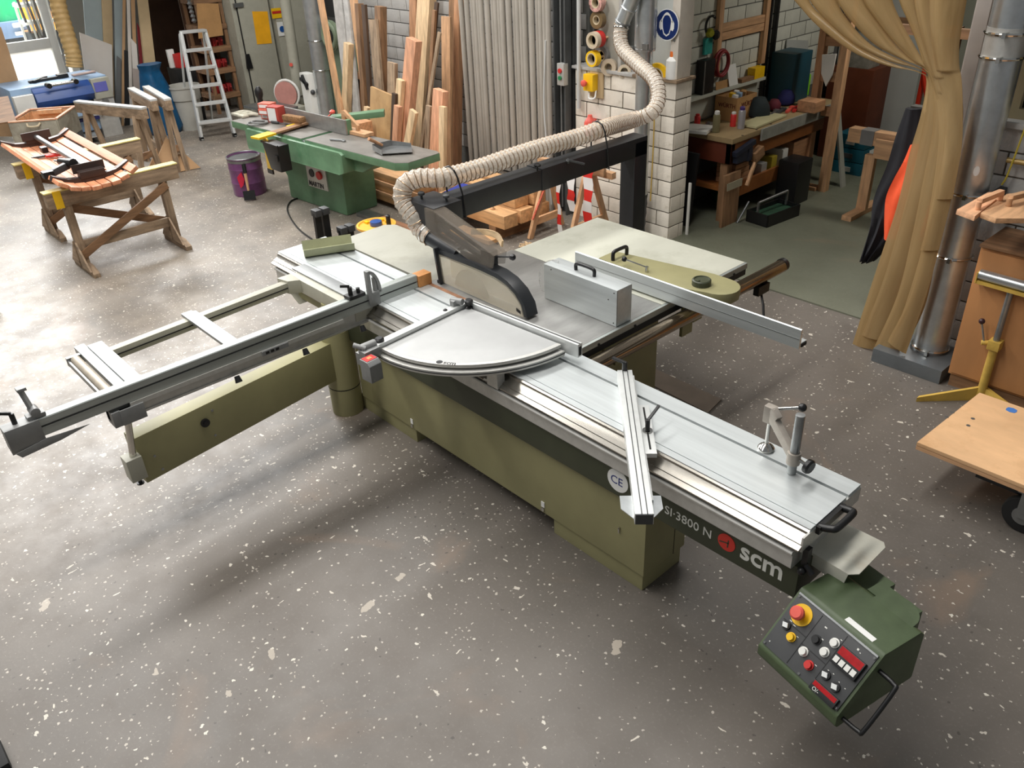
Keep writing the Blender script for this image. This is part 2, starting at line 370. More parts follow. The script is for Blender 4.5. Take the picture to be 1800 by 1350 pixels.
# gate wall far left, with the glazed gate standing open to the yard
wg = MATS['plain_grey_wall']
structure('wall_left', B().box((-16.2, 4.62, 0), (-16.0, 8, 3.6)).box((-16.2, -5, 0), (-16.0, 3.2, 3.6)), wg)
fr = mat('white_gate_frame', (228,228,222), .45, 0, .03, 5)
d1 = structure('door_1', B().box((-16.12, 4.28, 0), (-16.02, 4.40, 3.2)).box((-16.12, 3.25, .98), (-16.02, 4.28, 1.13)).box((-16.12, 3.20, 0), (-16.02, 3.32, 3.2)).box((-16.12, 4.50, 0), (-16.02, 4.62, 3.2)).box((-16.12, 3.3, 0), (-16.02, 4.3, .12)), fr, bev=.008)
tgp = bpy.data.materials.new('translucent_gate_panel'); tgp.use_nodes = True; tgn = tgp.node_tree; tgt = tgn.nodes.new('ShaderNodeBsdfTranslucent'); tgt.inputs[0].default_value = srgb(252,252,250); tgx = tgn.nodes.new('ShaderNodeMixShader'); tgx.inputs[0].default_value = .75
tgn.nodes['Principled BSDF'].inputs['Base Color'].default_value = srgb(244,244,240); tgn.links.new(tgn.nodes['Principled BSDF'].outputs[0], tgx.inputs[1]); tgn.links.new(tgt.outputs[0], tgx.inputs[2]); tgn.links.new(tgx.outputs[0], tgn.nodes['Material Output'].inputs[0])
structure('door_panel', B().box((-16.08, 3.32, .12), (-16.06, 4.28, .98)), tgp, d1)
gl = mat('clear_glass', (250,252,252), .02, 0, 0, 1, trans=1.0)
structure('door_pane', B().box((-16.08, 3.32, 1.13), (-16.065, 4.28, 3.2)), gl, d1)
# unseen cover added to keep light off the corner behind the board rack
structure('ceiling', B().box((-15.95, 4.5, 2.75), (-12.2, 7.7, 2.87)), mat('dark_shade_cover', (52,40,30), .8, 0, .1, 3))
# steel column beside the block wall
structure('trim_3', B().box((-5.98, 5.98, 0), (-5.965, 6.16, 3.6)).box((-5.98, 6.065, 0), (-5.82, 6.075, 3.6)).box((-5.835, 5.98, 0), (-5.82, 6.16, 3.6)), mat('dark_steel_column', (88,90,90), .5, .4, .1, 8))

# ================================================================ the panel saw
saw = thing('panel_saw', 'cream and aluminium sliding table panel saw filling the middle of the floor', 'saw', (-3.2, 2.6, 0))
def K(x): return -.009*(x+3.1)                     # the sliding table stands a hair out of square
def sx_(b, prof, x0, x1): return b.prism([(x0, y+K(x0), z) for y, z in prof], (x1-x0, K(x1)-K(x0), 0))
base = part('guide_base', B().box((-4.22, 2.37, .11), (-1.815, 2.69, .62)), M['cream'], saw, bev=.006)
part('plinth', B().box((-4.25, 2.385, 0), (-3.65, 2.68, .112)), M['cream'], saw, bev=.003)
part('plinth', B().box((-2.436, 2.385, 0), (-1.83, 2.68, .112)), M['cream'], saw, bev=.003)
part('panel_seam', B().box((-1.816, 2.598, .112), (-1.8135, 2.601, .5)), M['dark'], base)
for x, z in ((-1.97, .33),): part('door_key', B().cyl((x, 2.369, z), (x, 2.36, z), .004, n=8).box((x-.003, 2.36, z-.03), (x+.003, 2.366, z)), M['chrome'], base)
for x, z in ((-3.66, .13), (-2.5, .135)):
    part('hook_bolt', B().cyl((x, 2.369, z), (x, 2.362, z), .012, n=10), M['chrome'], base)
    part('hook_sticker', B().box((x-.012, 2.366, z+.015), (x+.012, 2.3695, z+.05)), M['paper'], base)
band = part('guide_band', B().box((-4.35, 2.338, .545), (-1.05, 2.6, .705)), M['olive'], saw, bev=.004)
def onband(px, py): v = PY(px, py, 2.337); return v
o = onband(1168, 898)
part('lettering', B().text('SI·3800 N', .062, (o.x, 2.337, .605), (1,0,0), (0,0,1), .0012), M['text'], band, 'white model lettering on the dark band', kind='stuff')
o2 = onband(1300, 975)
part('lettering', B().text('scm', .125, (o2.x, 2.337, .598), (1,0,0), (0,0,1), .0012, True), M['text'], band, 'white maker lettering on the dark band', kind='stuff')
o3 = onband(1277, 955)
lg = B().cyl((o3.x, 2.338, .632), (o3.x, 2.3355, .632), .042, n=28)
part('emblem', lg, mat('emblem_red', (206,52,40), .4, 0, .03, 5), band, 'red round emblem on the dark band')
lg2 = B()
for q in (((-.034,-.012),(.012,.0),(.012,.006),(-.034,-.006)), ((.004,-.022),(.010,-.022),(.012,.018),(.006,.018))): lg2.prism([(o3.x+a, 2.3354, .632+b) for a, b in q], (0, -.0008, 0))
part('emblem_cut', lg2, M['olive'], band)
o4 = onband(1086, 843)
ce = B().cyl((o4.x, 2.338, .634), (o4.x, 2.336, .634), .062, n=28)
part('round_sticker', ce, M['paper'], band, 'round white sticker with blue CE mark')
cm = B().text('CE', .062, (o4.x-.043, 2.336, .612), (1,0,0), (0,0,1), .001)
part('sticker_mark', cm, mat('mark_blue', (40,52,120), .5, 0, .03, 5), band)

# sliding table
X0, X1 = -5.13, -1.05
tt = part('sliding_table', sx_(sx_(sx_(B(), [(2.388,.855),(2.388,.88),(2.424,.88),(2.424,.855)], X0, X1), [(2.428,.845),(2.428,.88),(2.656,.88),(2.656,.845)], X0, X1), [(2.424,.84),(2.424,.872),(2.43,.872),(2.43,.84)], X0, X1), M['alu'], saw)
part('table_strip', sx_(B(), [(2.672,.85),(2.672,.88),(2.768,.88),(2.768,.85)], X0, X1), M['alu'], saw)
part('tee_slot', sx_(B(), [(2.654,.84),(2.654,.866),(2.674,.866),(2.674,.84)], X0, X1), M['steel'], saw)
part('table_extrusion', sx_(B(), [(2.388,.874),(2.380,.868),(2.378,.858),(2.366,.846),(2.352,.838),(2.340,.833),(2.340,.828),(2.326,.822),(2.318,.818),(2.318,.811),(2.37,.808),(2.62,.808),(2.62,.86),(2.388,.86)], X0, X1), M['chromed'], saw, smooth=25)
part('guide_groove', sx_(B(), [(2.335,.809),(2.335,.797),(2.6,.797),(2.6,.809)], X0+.02, X1-.02), M['dark'], saw)
part('guide_rail', sx_(B(), [(2.316,.798),(2.312,.792),(2.312,.785),(2.322,.776),(2.322,.715),(2.328,.707),(2.6,.707),(2.6,.798)], X0+.05, X1-.02), M['aluw2'], saw, smooth=25)
part('guide_channel', B().box((X0+.1, 2.36, .70), (-4.3, 2.6, .712)).prism([(X0+.03, 2.36, .70), (X0+.03, 2.6, .70), (X0+.25, 2.6, .58), (X0+.25, 2.36, .58)], (.02, 0, .0)), M['greyp'], saw)
part('guide_underside', B().box((X0+.2, 2.40, .60), (-4.2, 2.62, .71)), M['cream'], saw)
part('end_plate', B().box((X1-.004, 2.32, .80), (X1+.004, 2.75, .868)), M['aluw2'], saw)
hd = PX(1450, 930, -1.045)
hb = B().tube(bez([(-1.045, 2.425, .862), (-1.0, 2.432, .875), (-.985, 2.45, .878), (-.985, 2.56, .878), (-1.0, 2.578, .875), (-1.045, 2.585, .862)], 6), .015, 10)
part('table_handle', hb.box((-1.047, 2.405, .842), (-1.03, 2.6, .876)), M['black'], saw, 'black plastic bow handle on the table end', smooth=40)
part('locking_catch', B().box((-1.052, 2.345, .72), (-1.03, 2.375, .80)).cyl((-1.035, 2.35, .725), (-1.0, 2.345, .70), .012, n=10).ball((-1.04, 2.335, .70), .018, 10), M['black'], saw, smooth=40)
part('scale_mark', B().box((-1.235, 2.3195, .735), (-1.23, 2.3225, .765)).box((-1.14, 2.3195, .742), (-1.118, 2.3225, .748)).box((-1.132, 2.3195, .735), (-1.126, 2.3225, .757)), M['black'], saw)
part('end_cover', B().plate([(-1.1, 2.44, .712), (-.90, 2.425, .712), (-.872, 2.455, .712), (-.872, 2.66, .712), (-.89, 2.685, .712), (-1.1, 2.685, .712)], .004).prism([(-1.1, 2.44, .715), (-.90, 2.425, .715), (-.91, 2.423, .655), (-.925, 2.424, .645), (-1.1, 2.44, .66)], (0, .004, 0)).box((-1.2, 2.46, .63), (-.95, 2.66, .712)), mat('pale_chip_cover', (206,204,190), .45, 0, .06, 6, dirt=(190,180,160)), saw, 'pale sheet metal chip cover at the near end', bev=.0015)

# tables right of the blade
part('machine_body', B().box((-3.88, 2.69, .07), (-2.82, 3.70, .80)), M['cream'], saw, bev=.01)
part('body_plinth', B().box((-3.84, 2.72, 0), (-2.86, 3.66, .08)), M['dgrey'], saw)
it = part('cast_table', B().box((-3.93, 2.785, .82), (-2.66, 3.508, .88)), M['iron'], saw, bev=.004)
part('table_lip', B().box((-3.3, 2.786, .8795), (-2.665, 2.795, .8815)), M['chrome'], it)
et = part('extension_table', B().box((-3.915, 3.513, .835), (-2.66, 4.345, .88)), M['lam'], saw, bev=.003)
part('table_edge', B().box((-2.66, 2.79, .842), (-2.64, 4.345, .879)), M['aluy'], saw, bev=.002)
part('edge_channel', B().box((-2.70, 2.80, .80), (-2.645, 4.34, .842)), M['blackp'], saw)
for y in (2.95, 3.25, 3.62, 3.9, 4.2): part('edge_bolt', B().cyl((-2.642, y, .85), (-2.634, y, .85), .008, n=8), M['black'], saw)
ot = part('outfeed_table', B().plate([(-4.99, 2.80, .846), (-3.93, 2.80, .846), (-3.93, 3.27, .846), (-4.94, 3.27, .846), (-5.0, 3.21, .846)], .034), mat('worn_laminate_dimmed', (160,159,147), .5, 0, .05, 5, stretch=(1,.35,1), dirt=(144,142,128)), saw, bev=.003)  # darker copy of the laminate, offsets the strong light over this table
part('outfeed_bracket', B().beam((-4.9, 3.05, .83), (-4.3, 3.05, .45), .05, .03).beam((-4.5, 2.9, .83), (-4.5, 3.2, .83), .04, .03), M['cream'], saw)
part('blade_insert', B().box((-3.92, 2.772, .872), (-3.45, 2.80, .8805)), mat('rusty_insert', (150,108,80), .6, .2, .2, 20), saw, 'rust brown blade slot insert')
bl = B().prism([(-3.62+.16*math.cos(t*PI/24+.12), 2.886, .86+.16*math.sin(t*PI/24+.12)) for t in range(0, 24)], (0, .004, 0))
part('saw_blade', bl, M['steel'], saw)
part('rail_tube', B().cyl((-2.585, 2.72, .785), (-2.555, 4.62, .795), .043, n=24), mat('oily_steel_tube', (150,136,118), .16, .95, .1, 5), saw, 'round steel fence rail along the table edge', smooth=40)
part('rail_cap', B().cyl((-2.555, 4.612, .80), (-2.555, 4.64, .80), .044, n=20).cyl((-2.585, 2.70, .795), (-2.585, 2.73, .795), .042, n=20), M['black'], saw, smooth=40)
for y in (3.05, 3.75): part('rail_bracket', B().box((-2.67, y-.04, .72), (-2.57, y+.04, .76)).box((-2.66, y-.05, .60), (-2.64, y+.05, .80)), M['cream'], saw)
part('leg_panel', B().box((-2.85, 2.85, .02), (-2.80, 3.35, .60)), M['cream'], saw, bev=.004)
part('stop_clamp', B().box((-2.55, 4.30, .70), (-2.51, 4.42, .76)).cyl((-2.53, 4.36, .76), (-2.53, 4.36, .70), .02, n=10).tube([(-2.53, 4.36, .70), (-2.47, 4.30, .66), (-2.44, 4.27, .60)], .008, 8), M['black'], saw)
# rip fence and its carriage
ff = part('rip_fence', B().profx([(3.545, .892), (3.545, 1.0), (3.552, 1.004), (3.56, 1.0), (3.56, .92), (3.615, .92), (3.615, .892)], -3.38, -1.805), M['alu'], saw)
part('fence_end', B().box((-1.806, 3.565, .897), (-1.80, 3.61, .915)), M['dark'], ff)
part('fence_slot', B().box((-3.37, 3.5435, .945), (-1.81, 3.546, .948)), M['steel'], ff)
cp = [(-3.30, 3.67), (-3.30, 3.83), (-2.62, 3.95)]
cpl = cp+[(-2.50+.13*math.cos(a), 3.825+.125*math.sin(a)) for a in [PI/2-PI*i/10 for i in range(11)]]+[(-2.62, 3.66)]
cr = part('fence_carriage', B().plate([(x, y, .882) for x, y in cpl], .062).box((-2.62, 3.70, .835), (-2.42, 3.94, .90)), M['cream'], saw, 'cream cast carriage of the rip fence', bev=.016)
kn = P(1233, 497, .955)
part('adjusting_knob', B().lathe((kn.x, kn.y, .944), [(.056, 0), (.056, .03), (.05, .036), (.045, .036), (.042, .03), (.001, .03)], 24).box((kn.x-.01, kn.y-.05, .974), (kn.x+.01, kn.y-.03, .985)), M['olive'], cr, 'dark green round adjusting knob', smooth=40)
def bow(p0, p1, h, r=.011):
    p0, p1 = Vector(p0), Vector(p1); d = (p1-p0)*.16; up = Vector((0, 0, h))
    return B().tube(bez([p0, p0+up*.75, p0+d+up, p1-d+up, p1+up*.75, p1], 6), r, 10)
a, b = P(1075, 463, .945), P(1103, 459, .945)
part('bow_handle', bow((-3.2, 3.70, .94), (-3.2, 3.83, .94), .06, .012), M['black'], cr, 'black bow handle', smooth=50)
l0 = Vector((-2.93, 3.70, .944))
part('clamp_lever', B().cyl(l0, l0+Vector((0, 0, .035)), .011, n=12).cyl(l0+Vector((0, 0, .03)), l0+Vector((-.15, -.02, .045)), .005, n=8), M['chrome'], cr, smooth=40)
part('lever_ball', B().ball(l0+Vector((-.16, -.021, .046)), .017, 14), M['black'], cr, smooth=60)

# crosscut outrigger frame
cf = part('crosscut_frame', B().box((-4.0, .80, .785), (-3.945, 2.37, .868)).box((-4.005, .82, .772), (-3.94, 2.34, .786)), M['aluw2'], saw, bev=.002)
fe = part('crosscut_fence', B().profy([(-3.975, .87), (-3.975, .958), (-3.965, .962), (-3.95, .957), (-3.945, .962), (-3.918, .962), (-3.914, .957), (-3.914, .925), (-3.918, .92), (-3.914, .915), (-3.914, .87)], .355, 2.70), M['aluy'], saw, 'long ribbed aluminium crosscut fence')
part('fence_groove', B().box((-3.953, .36, .955), (-3.948, 2.69, .9585)).box((-3.9145, .36, .918), (-3.912, 2.69, .922)), M['dark'], fe)
part('scale_tape', B().box((-3.9145, .9, .845), (-3.908, 2.15, .868)), M['aluw2'], fe)
part('fence_shoe', B().profy([(-3.985, .85), (-3.985, .965), (-3.905, .965), (-3.905, .86), (-3.92, .83)], .35, .50).prism([(-3.908, .5, .86), (-3.908, .36, .84), (-3.908, .38, .81), (-3.908, .56, .822), (-3.908, .70, .845)], (.004, 0, 0)), M['grey'], fe, 'grey cast end shoe', bev=.003)
for y, s in ((.42, 1), ): 
    part('flip_stop', B().box((-3.97, y+.04, .965), (-3.92, y+.12, .985)).cyl((-3.97, y+.08, 1.0), (-3.91, y+.08, 1.0), .022, n=14).beam((-3.945, y+.075, 1.0), (-3.955, y+.06, 1.12), .03, .014).box((-3.975, y+.045, 1.11), (-3.935, y+.085, 1.125)), M['grey'], fe, 'grey flip stop near the outer end', bev=.002)
    part('stop_lever', B().cyl((-3.95, y-.01, .965), (-3.95, y-.01, 1.02), .012, n=10).beam((-3.95, y-.01, 1.02), (-3.96, y-.07, 1.045), .012, .014), M['black'], fe, bev=.002)
# the big half round stop at the inner end
ys = PX(648, 520, -3.93).y
bs = B()
arc = [(ys+.075*math.cos(t), .955+.15*math.sin(t)) for t in [PI*.5*i/10 for i in range(11)]]
arc_i = [(ys+.055*math.cos(t), .96+.125*math.sin(t)) for t in [PI*.5*i/10 for i in range(11)]]
bs.prism([(-3.925, y, z) for y, z in arc+arc_i[::-1]], (.03, 0, 0)).box((-3.925, ys-.014, .90), (-3.895, ys+.008, 1.105)).box((-3.925, ys, .952), (-3.895, ys+.07, .968)).box((-3.93, ys-.01, .88), (-3.9, ys+.06, .95)).box((-3.925, ys+.03, .955), (-3.9, ys+.045, 1.05))
part('swing_stop', bs, M['grey'], fe, 'grey half round cast swing stop', bev=.002)
part('stop_lever', B().box((-3.975, ys-.14, .962), (-3.91, ys-.03, .982)).cyl((-3.945, ys-.11, .98), (-3.945, ys-.11, 1.03), .014, n=10).beam((-3.945, ys-.11, 1.035), (-3.965, ys-.16, 1.045), .012, .014).cyl((-3.94, ys-.06, .98), (-3.94, ys-.06, 1.01), .012, n=10), M['black'], fe, bev=.002)
# rear rail, cross bars, roller, head plate
part('rear_rail', B().beam((-4.555, 1.0, .845), (-4.64, 2.26, .845), .055, .062), M['greyp'], cf, bev=.003)
part('rail_groove', B().beam((-4.526, 1.02, .843), (-4.611, 2.24, .843), .004, .006), M['dark'], cf)
part('cross_bar', B().box((-4.66, 1.50, .872), (-3.97, 1.565, .892)).box((-4.66, 1.565, .868), (-3.97, 1.59, .882)), M['aluw3'], cf, 'flat aluminium support bar across the frame', bev=.002)
part('outer_bar', B().box((-4.66, .955, .868), (-3.975, 1.035, .894)).box((-4.72, .90, .85), (-3.975, .955, .886)), M['aluw3'], cf, bev=.002)
part('roller', B().cyl((-4.60, .865, .862), (-3.98, .865, .862), .027, n=20), mat('dusty_roller', (178,168,152), .5, .3, .1, 12), cf, 'round beige support roller', smooth=40)
part('roller_bracket', B().box((-4.62, .825, .835), (-3.98, .835, .868)).box((-4.635, .825, .83), (-4.61, .99, .88)).box((-4.66, .93, .80), (-3.99, 1.0, .85)), M['steel'], cf)
gs = B().prism([(-4.70, 2.25, .80), (-4.70, 2.31, .80), (-4.70, 2.38, .80), (-4.70, 2.38, .885), (-4.70, 2.25, .885)], (.76, 0, 0)).plate([(-4.70, 2.16, .80), (-4.60, 2.18, .80), (-4.56, 2.25, .80), (-4.70, 2.26, .80)], .09)
part('frame_head', gs, M['greyp'], cf, bev=.006)
part('head_plate', B().box((-4.76, 2.305, .885), (-3.98, 2.40, .897)), M['aluw3'], cf, bev=.002)
part('end_block', B().box((-3.925, .84, .765), (-3.90, .96, .85)).box((-4.0, .80, .765), (-3.905, .90, .85)), M['grey'], cf, bev=.003)
for y in (1.46, 1.88, 2.27): part('frame_knob', B().cyl((-3.92, y, .778), (-3.905, y, .745), .014, .02, n=12), M['black'], cf, smooth=40)
part('digital_counter', B().box((-3.9045, 1.62, .842), (-3.896, 1.78, .868)), M['grey'], fe)
part('counter_window', B().box((-3.897, 1.64, .848), (-3.894, 1.66, .862)).box((-3.897, 1.67, .848), (-3.894, 1.69, .862)).box((-3.897, 1.70, .848), (-3.894, 1.72, .862)), M['dark'], fe)
# swing arm
part('pivot_column', B().cyl((-4.31, 2.30, 0), (-4.31, 2.30, .62), .105, n=28).cyl((-4.31, 2.30, .62), (-4.31, 2.30, .80), .06, n=20), M['cream'], saw, bev=.004)
part('column_seam', B().cyl((-4.31, 2.30, .20), (-4.31, 2.30, .206), .1062, n=28), M['dark'], saw)
part('swing_arm', B().prism([(-4.10, .90, .262), (-4.25, 2.24, .285), (-4.25, 2.24, .555), (-4.10, .90, .555)], (-.11, -.01, 0)), M['cream'], saw, 'deep cream box arm carrying the outrigger', bev=.008)
part('arm_bolt', B().cyl((-4.142, 1.30, .45), (-4.130, 1.30, .45), .026, n=16).cyl((-4.130, 1.30, .45), (-4.124, 1.30, .45), .012, n=10), M['black'], saw, smooth=40)
for y, z in ((.98, .40), (1.0, .30), (1.36, .50), (1.34, .34)): part('arm_screw', B().cyl((-4.10-.112*(y-.9)-.002, y, z), (-4.10-.112*(y-.9)+.004, y, z), .008, n=8), M['steel'], saw)
part('support_rod', B().cyl((-4.03, .90, .77), (-4.09, .870, .45), .018, n=14), M['chrome'], saw, smooth=40)
part('rod_block', B().box((-4.14, .82, .33), (-4.05, .905, .47)), M['greyp'], saw, bev=.006)
part('levelling_screw', B().cyl((-4.09, .865, .335), (-4.09, .865, .285), .01, n=10).cyl((-4.09, .865, .295), (-4.09, .865, .287), .02, n=12), M['blackp'], saw)

# ---------------------------------------------------------------- overhead guard
og = thing('overhead_guard', 'black boom on a post carrying the clear saw blade guard', 'saw guard', (-4.05, 4.9, 0))
part('post', B().box((-4.13, 4.84, 0), (-3.99, 4.98, 1.30)), M['blackp'], og, bev=.004)
part('post_foot', B().box((-4.2, 4.76, 0), (-3.92, 5.06, .02)), M['blackp'], og)
part('boom', B().beam((-4.06, 3.03, 1.26), (-4.06, 4.98, 1.26), .14, .14), M['blackp'], og, bev=.004)
part('boom_sleeve', B().beam((-4.06, 3.86, 1.26), (-4.06, 4.1, 1.26), .15, .15), M['blackp'], og, bev=.003)
bh = part('boom_head', B().box((-4.20, 2.88, 1.17), (-3.92, 3.10, 1.335)), M['blackp'], og, bev=.006)
for x, y in ((-4.13, 2.95), (-3.97, 3.02)): part('head_knob', B().cyl((x, y, 1.335), (x, y, 1.36), .008, n=8).lathe((x, y, 1.355), [(.008, 0), (.022, .006), (.022, .02), (.012, .026)], 12), M['dgrey'], bh, smooth=40)
part('sleeve_knob', B().cyl((-4.0, 3.83, 1.33), (-4.0, 3.83, 1.37), .007, n=8).lathe((-4.0, 3.83, 1.355), [(.01, 0), (.025, .004), (.025, .016), (.012, .024)], 8), M['black'], og, smooth=40)
part('sleeve_lever', B().cyl((-3.99, 4.12, 1.32), (-3.975, 4.10, 1.345), .012, n=10).beam((-3.98, 4.10, 1.345), (-3.90, 4.19, 1.31), .013, .013), M['dgrey'], og, bev=.002)
smoke = mat('smoked_acrylic', (136,126,114), .08, 0, .08, 9, alpha=.3)
def linkplate(y): return B().prism([(-3.99, y, 1.33), (-3.90, y, 1.33), (-3.36, y, 1.19), (-3.38, y, 1.11), (-3.48, y, 1.08), (-3.99, y, 1.19)], (0, .008, 0))
part('link_cover', linkplate(2.86), smoke, og, 'smoked plastic cover of the guard links')
part('link_cover', linkplate(2.95), smoke, og, 'smoked plastic cover of the guard links')
part('link_cap', B().prism([(-3.99, 2.86, 1.33), (-3.90, 2.86, 1.33), (-3.36, 2.86, 1.19), (-3.375, 2.86, 1.182), (-3.905, 2.86, 1.32), (-3.99, 2.86, 1.32)], (0, .098, 0)), smoke, og)
part('link_bar', B().beam((-3.95, 2.905, 1.29), (-3.42, 2.905, 1.16), .02, .03).beam((-3.95, 2.905, 1.23), (-3.46, 2.905, 1.11), .02, .03), M['dgrey'], og)
part('link_lever', B().cyl((-3.40, 2.9, 1.165), (-3.19, 2.85, 1.235), .006, n=8).lathe((-3.215, 2.856, 1.226), [(.008, 0), (.017, .012), (.018, .03), (.01, .042)], 12, (.24, -.05, .07)), M['black'], og, smooth=40)
part('link_post', B().box((-3.50, 2.875, 1.06), (-3.42, 2.94, 1.19)), M['blackp'], og, bev=.004)
# hood: black curved frame with cloudy clear side panels
hoodpts = [(-3.90, 1.085), (-3.80, 1.105), (-3.50, 1.105), (-3.33, 1.098), (-3.24, 1.075), (-3.16, 1.03), (-3.105, .965), (-3.085, .893)]
inn = [(-3.125, .893), (-3.14, .955), (-3.19, 1.0), (-3.25, 1.035), (-3.34, 1.055), (-3.5, 1.062), (-3.80, 1.062), (-3.90, 1.05)]
hf = part('hood_frame', B().prism([(x, 2.845, z) for x, z in hoodpts+inn], (0, .085, 0)), M['blackp'], og, 'black curved hood frame', bev=.003)
clear = mat('cloudy_acrylic', (226,214,188), .25, 0, .08, 4, alpha=.32, stretch=(.5,1,1))
for y in (2.842, 2.925): part('hood_panel', B().prism([(x, y, z) for x, z in [(-3.86, .89), (-3.86, 1.07), (-3.5, 1.075), (-3.34, 1.068), (-3.25, 1.048), (-3.18, 1.012), (-3.13, .96), (-3.11, .893), (-3.2, .885)]], (0, .005, 0)), clear, og, 'cloudy clear side panel of the hood')
part('hood_strut', B().beam((-3.875, 2.835, 1.11), (-3.845, 2.835, .885), .035, .014).box((-3.88, 2.825, .88), (-3.85, 2.86, .90)), M['blackp'], og)
part('hood_label', B().prism([(-3.17, 2.8415, .915), (-3.135, 2.8415, .905), (-3.135, 2.8415, .925), (-3.17, 2.8415, .935)], (0, -.001, 0)), M['dark'], og)
part('hood_spout', B().tube(bez([(-3.72, 2.9, 1.09), (-3.82, 2.9, 1.10), (-3.90, 2.9, 1.11), (-4.0, 2.895, 1.13)], 6), [.052]*18+[.056], 18), M['blackp'], og, smooth=40)
part('hood_clip', B().box((-3.76, 2.87, 1.10), (-3.68, 2.93, 1.135)).cyl((-3.74, 2.89, 1.13), (-3.74, 2.89, 1.165), .006, n=8).cyl((-3.71, 2.91, 1.13), (-3.71, 2.91, 1.165), .006, n=8), M['chrome'], og)

# ================================================================ things on and around the saw
# ---- suction hose: ribbed clear tube from the hood to the galvanised duct
hose = thing('suction_hose', 'long clear ribbed suction hose looping from the saw hood to the wall duct', 'hose', (-4.2, 4.0, 1.3))
hp = [Vector((-3.99, 2.895, 1.13)), Vector((-4.1, 2.89, 1.17))] + [PY(*q) for q in ((728,382,2.88), (708,352,2.87), (712,325,2.90), (738,313,2.98), (780,312,3.10))]
hp += [PX(*q, -4.08) for q in ((840,297), (900,276), (960,257), (1010,243), (1060,226))]
hp += [PY(*q) for q in ((1110,212,5.15), (1145,198,5.30), (1157,172,5.42), (1150,140,5.5), (1120,112,5.6), (1096,88,5.68), (1090,65,5.72), (1093,42,5.75))]
path = bez(hp, 22)
L = [0]
for i in range(1, len(path)): L.append(L[-1]+(path[i]-path[i-1]).length)
def along(d):
    d = min(max(d, 0), L[-1]-1e-5)
    for i in range(1, len(L)):
        if L[i] >= d: return path[i-1].lerp(path[i], (d-L[i-1])/max(1e-9, L[i]-L[i-1]))
hmat = mat('clear_pvc_hose', (222,212,198), .16, 0, .16, 70, alpha=.58)
step = .0095; n = int(L[-1]/step); pts = [along(i*step) for i in range(n)]
rib = [.058+(.0035, 0, -.0035, 0)[i % 4] for i in range(n)]
part('hose_wall', B().tube(pts, rib, 18, False), hmat, hose, smooth=80)
coil = B(); cp_ = []; a = None; turns = L[-1]/.038; k = int(turns*10)
for i in range(k):
    d = L[-1]*i/k; p = along(d); t = (along(d+.01)-along(d-.01)).normalized()
    a = (t.orthogonal() if a is None else a-t*a.dot(t)).normalized(); b_ = t.cross(a); th = 2*PI*i/10
    cp_.append(p+(a*math.cos(th)+b_*math.sin(th))*.0605)
part('wire_coil', coil.tube(cp_, .0032, 5), mat('coppery_wire', (168,140,112), .3, .6, .1, 20), hose, smooth=60)
def ring_at(d, R, r, m, nm, lab=None):
    p = along(d); t = (along(d+.02)-along(d-.02)).normalized(); part(nm, B().torus(p, R, r, t, 24, 6), m, hose, lab, smooth=60)
def near(px, X): 
    q = PX(*px, X); return L[min(range(len(path)), key=lambda i: (path[i]-q).length)]
ring_at(.05, .06, .006, M['chrome'], 'hose_clip'); ring_at(L[-1]-.03, .062, .006, M['chrome'], 'hose_clip')
for px in ((795, 320), (1050, 240)):
    d = near(px, -4.08); p = along(d); t = (along(d+.02)-along(d-.02)).normalized()
    st = B().tube([(-4.14, p.y+.01, 1.185), (-4.145, p.y, 1.33), (p.x-.064, p.y-.01, p.z), (p.x-.045, p.y-.02, p.z+.048), (p.x, p.y-.02, p.z+.066), (p.x+.045, p.y-.02, p.z+.048), (p.x+.064, p.y-.01, p.z), (-3.985, p.y, 1.33), (-3.98, p.y+.01, 1.185), (-4.14, p.y+.01, 1.185)], .0055, 6)
    part('strap', st, M['black'], hose, 'black strap tying the hose to the boom')

# ---- quadrant mitre fence lying on the sliding table
qf = thing('mitre_quadrant', 'grey quarter round mitre fence plate lying on the sliding table beside the blade guard', 'mitre fence', (-2.95, 2.5, .89))
za = .965
ap, ql, qr = P(822,540,za), P(672,612,za), P(985,605,za)
ap.z = ql.z = qr.z = 0; c0 = ap
u = (ql-ap); v = (qr-ap); Ru, Rv = u.length, v.length; R_ = (Ru+Rv)/2; au = math.atan2(u.y, u.x); av = math.atan2(v.y, v.x)
if av < au: av += 2*PI
def sector(r, n=28, e=0): return [ (c0.x+r*(1+(Ru/R_-1)*(1-i/n)+(Rv/R_-1)*(i/n))*math.cos(au+(av-au)*i/n), c0.y+r*(1+(Ru/R_-1)*(1-i/n)+(Rv/R_-1)*(i/n))*math.sin(au+(av-au)*i/n)) for i in range(n+1)]
S1 = sector(R_); S2 = sector(R_+.028)
qm = mat('smooth_grey_plate', (178,179,178), .45, .15, .03, 8)
plate = B().plate([(c0.x, c0.y, za-.018)]+[(x, y, za-.018) for x, y in S1], .018)
qp = part('quadrant_plate', plate, qm, qf, bev=.003)
part('quadrant_skirt', B().plate([(x, y, za-.055) for x, y in S2]+[(x, y, za-.055) for x, y in sector(R_-.02)[::-1]], .026), M['aluw2'], qf, bev=.003)
part('quadrant_rim', B().plate([(x, y, za-.016) for x, y in sector(R_+.006)]+[(x, y, za-.016) for x, y in sector(R_-.018)[::-1]], .0175), M['aluw2'], qf, bev=.003)
part('degree_scale', B().plate([(x, y, za-.044) for x, y in sector(R_+.0295)]+[(x, y, za-.044) for x, y in sector(R_+.02)[::-1]], .006), M['dgrey'], qf)
ub = (ql-ap).normalized(); vb = (qr-ap).normalized(); up = Vector((0, 0, 1))
off_u = -vb*.03; off_v = -ub*.03
A0 = ap+off_u-ub*.05; A1 = ql+off_u+ub*.06
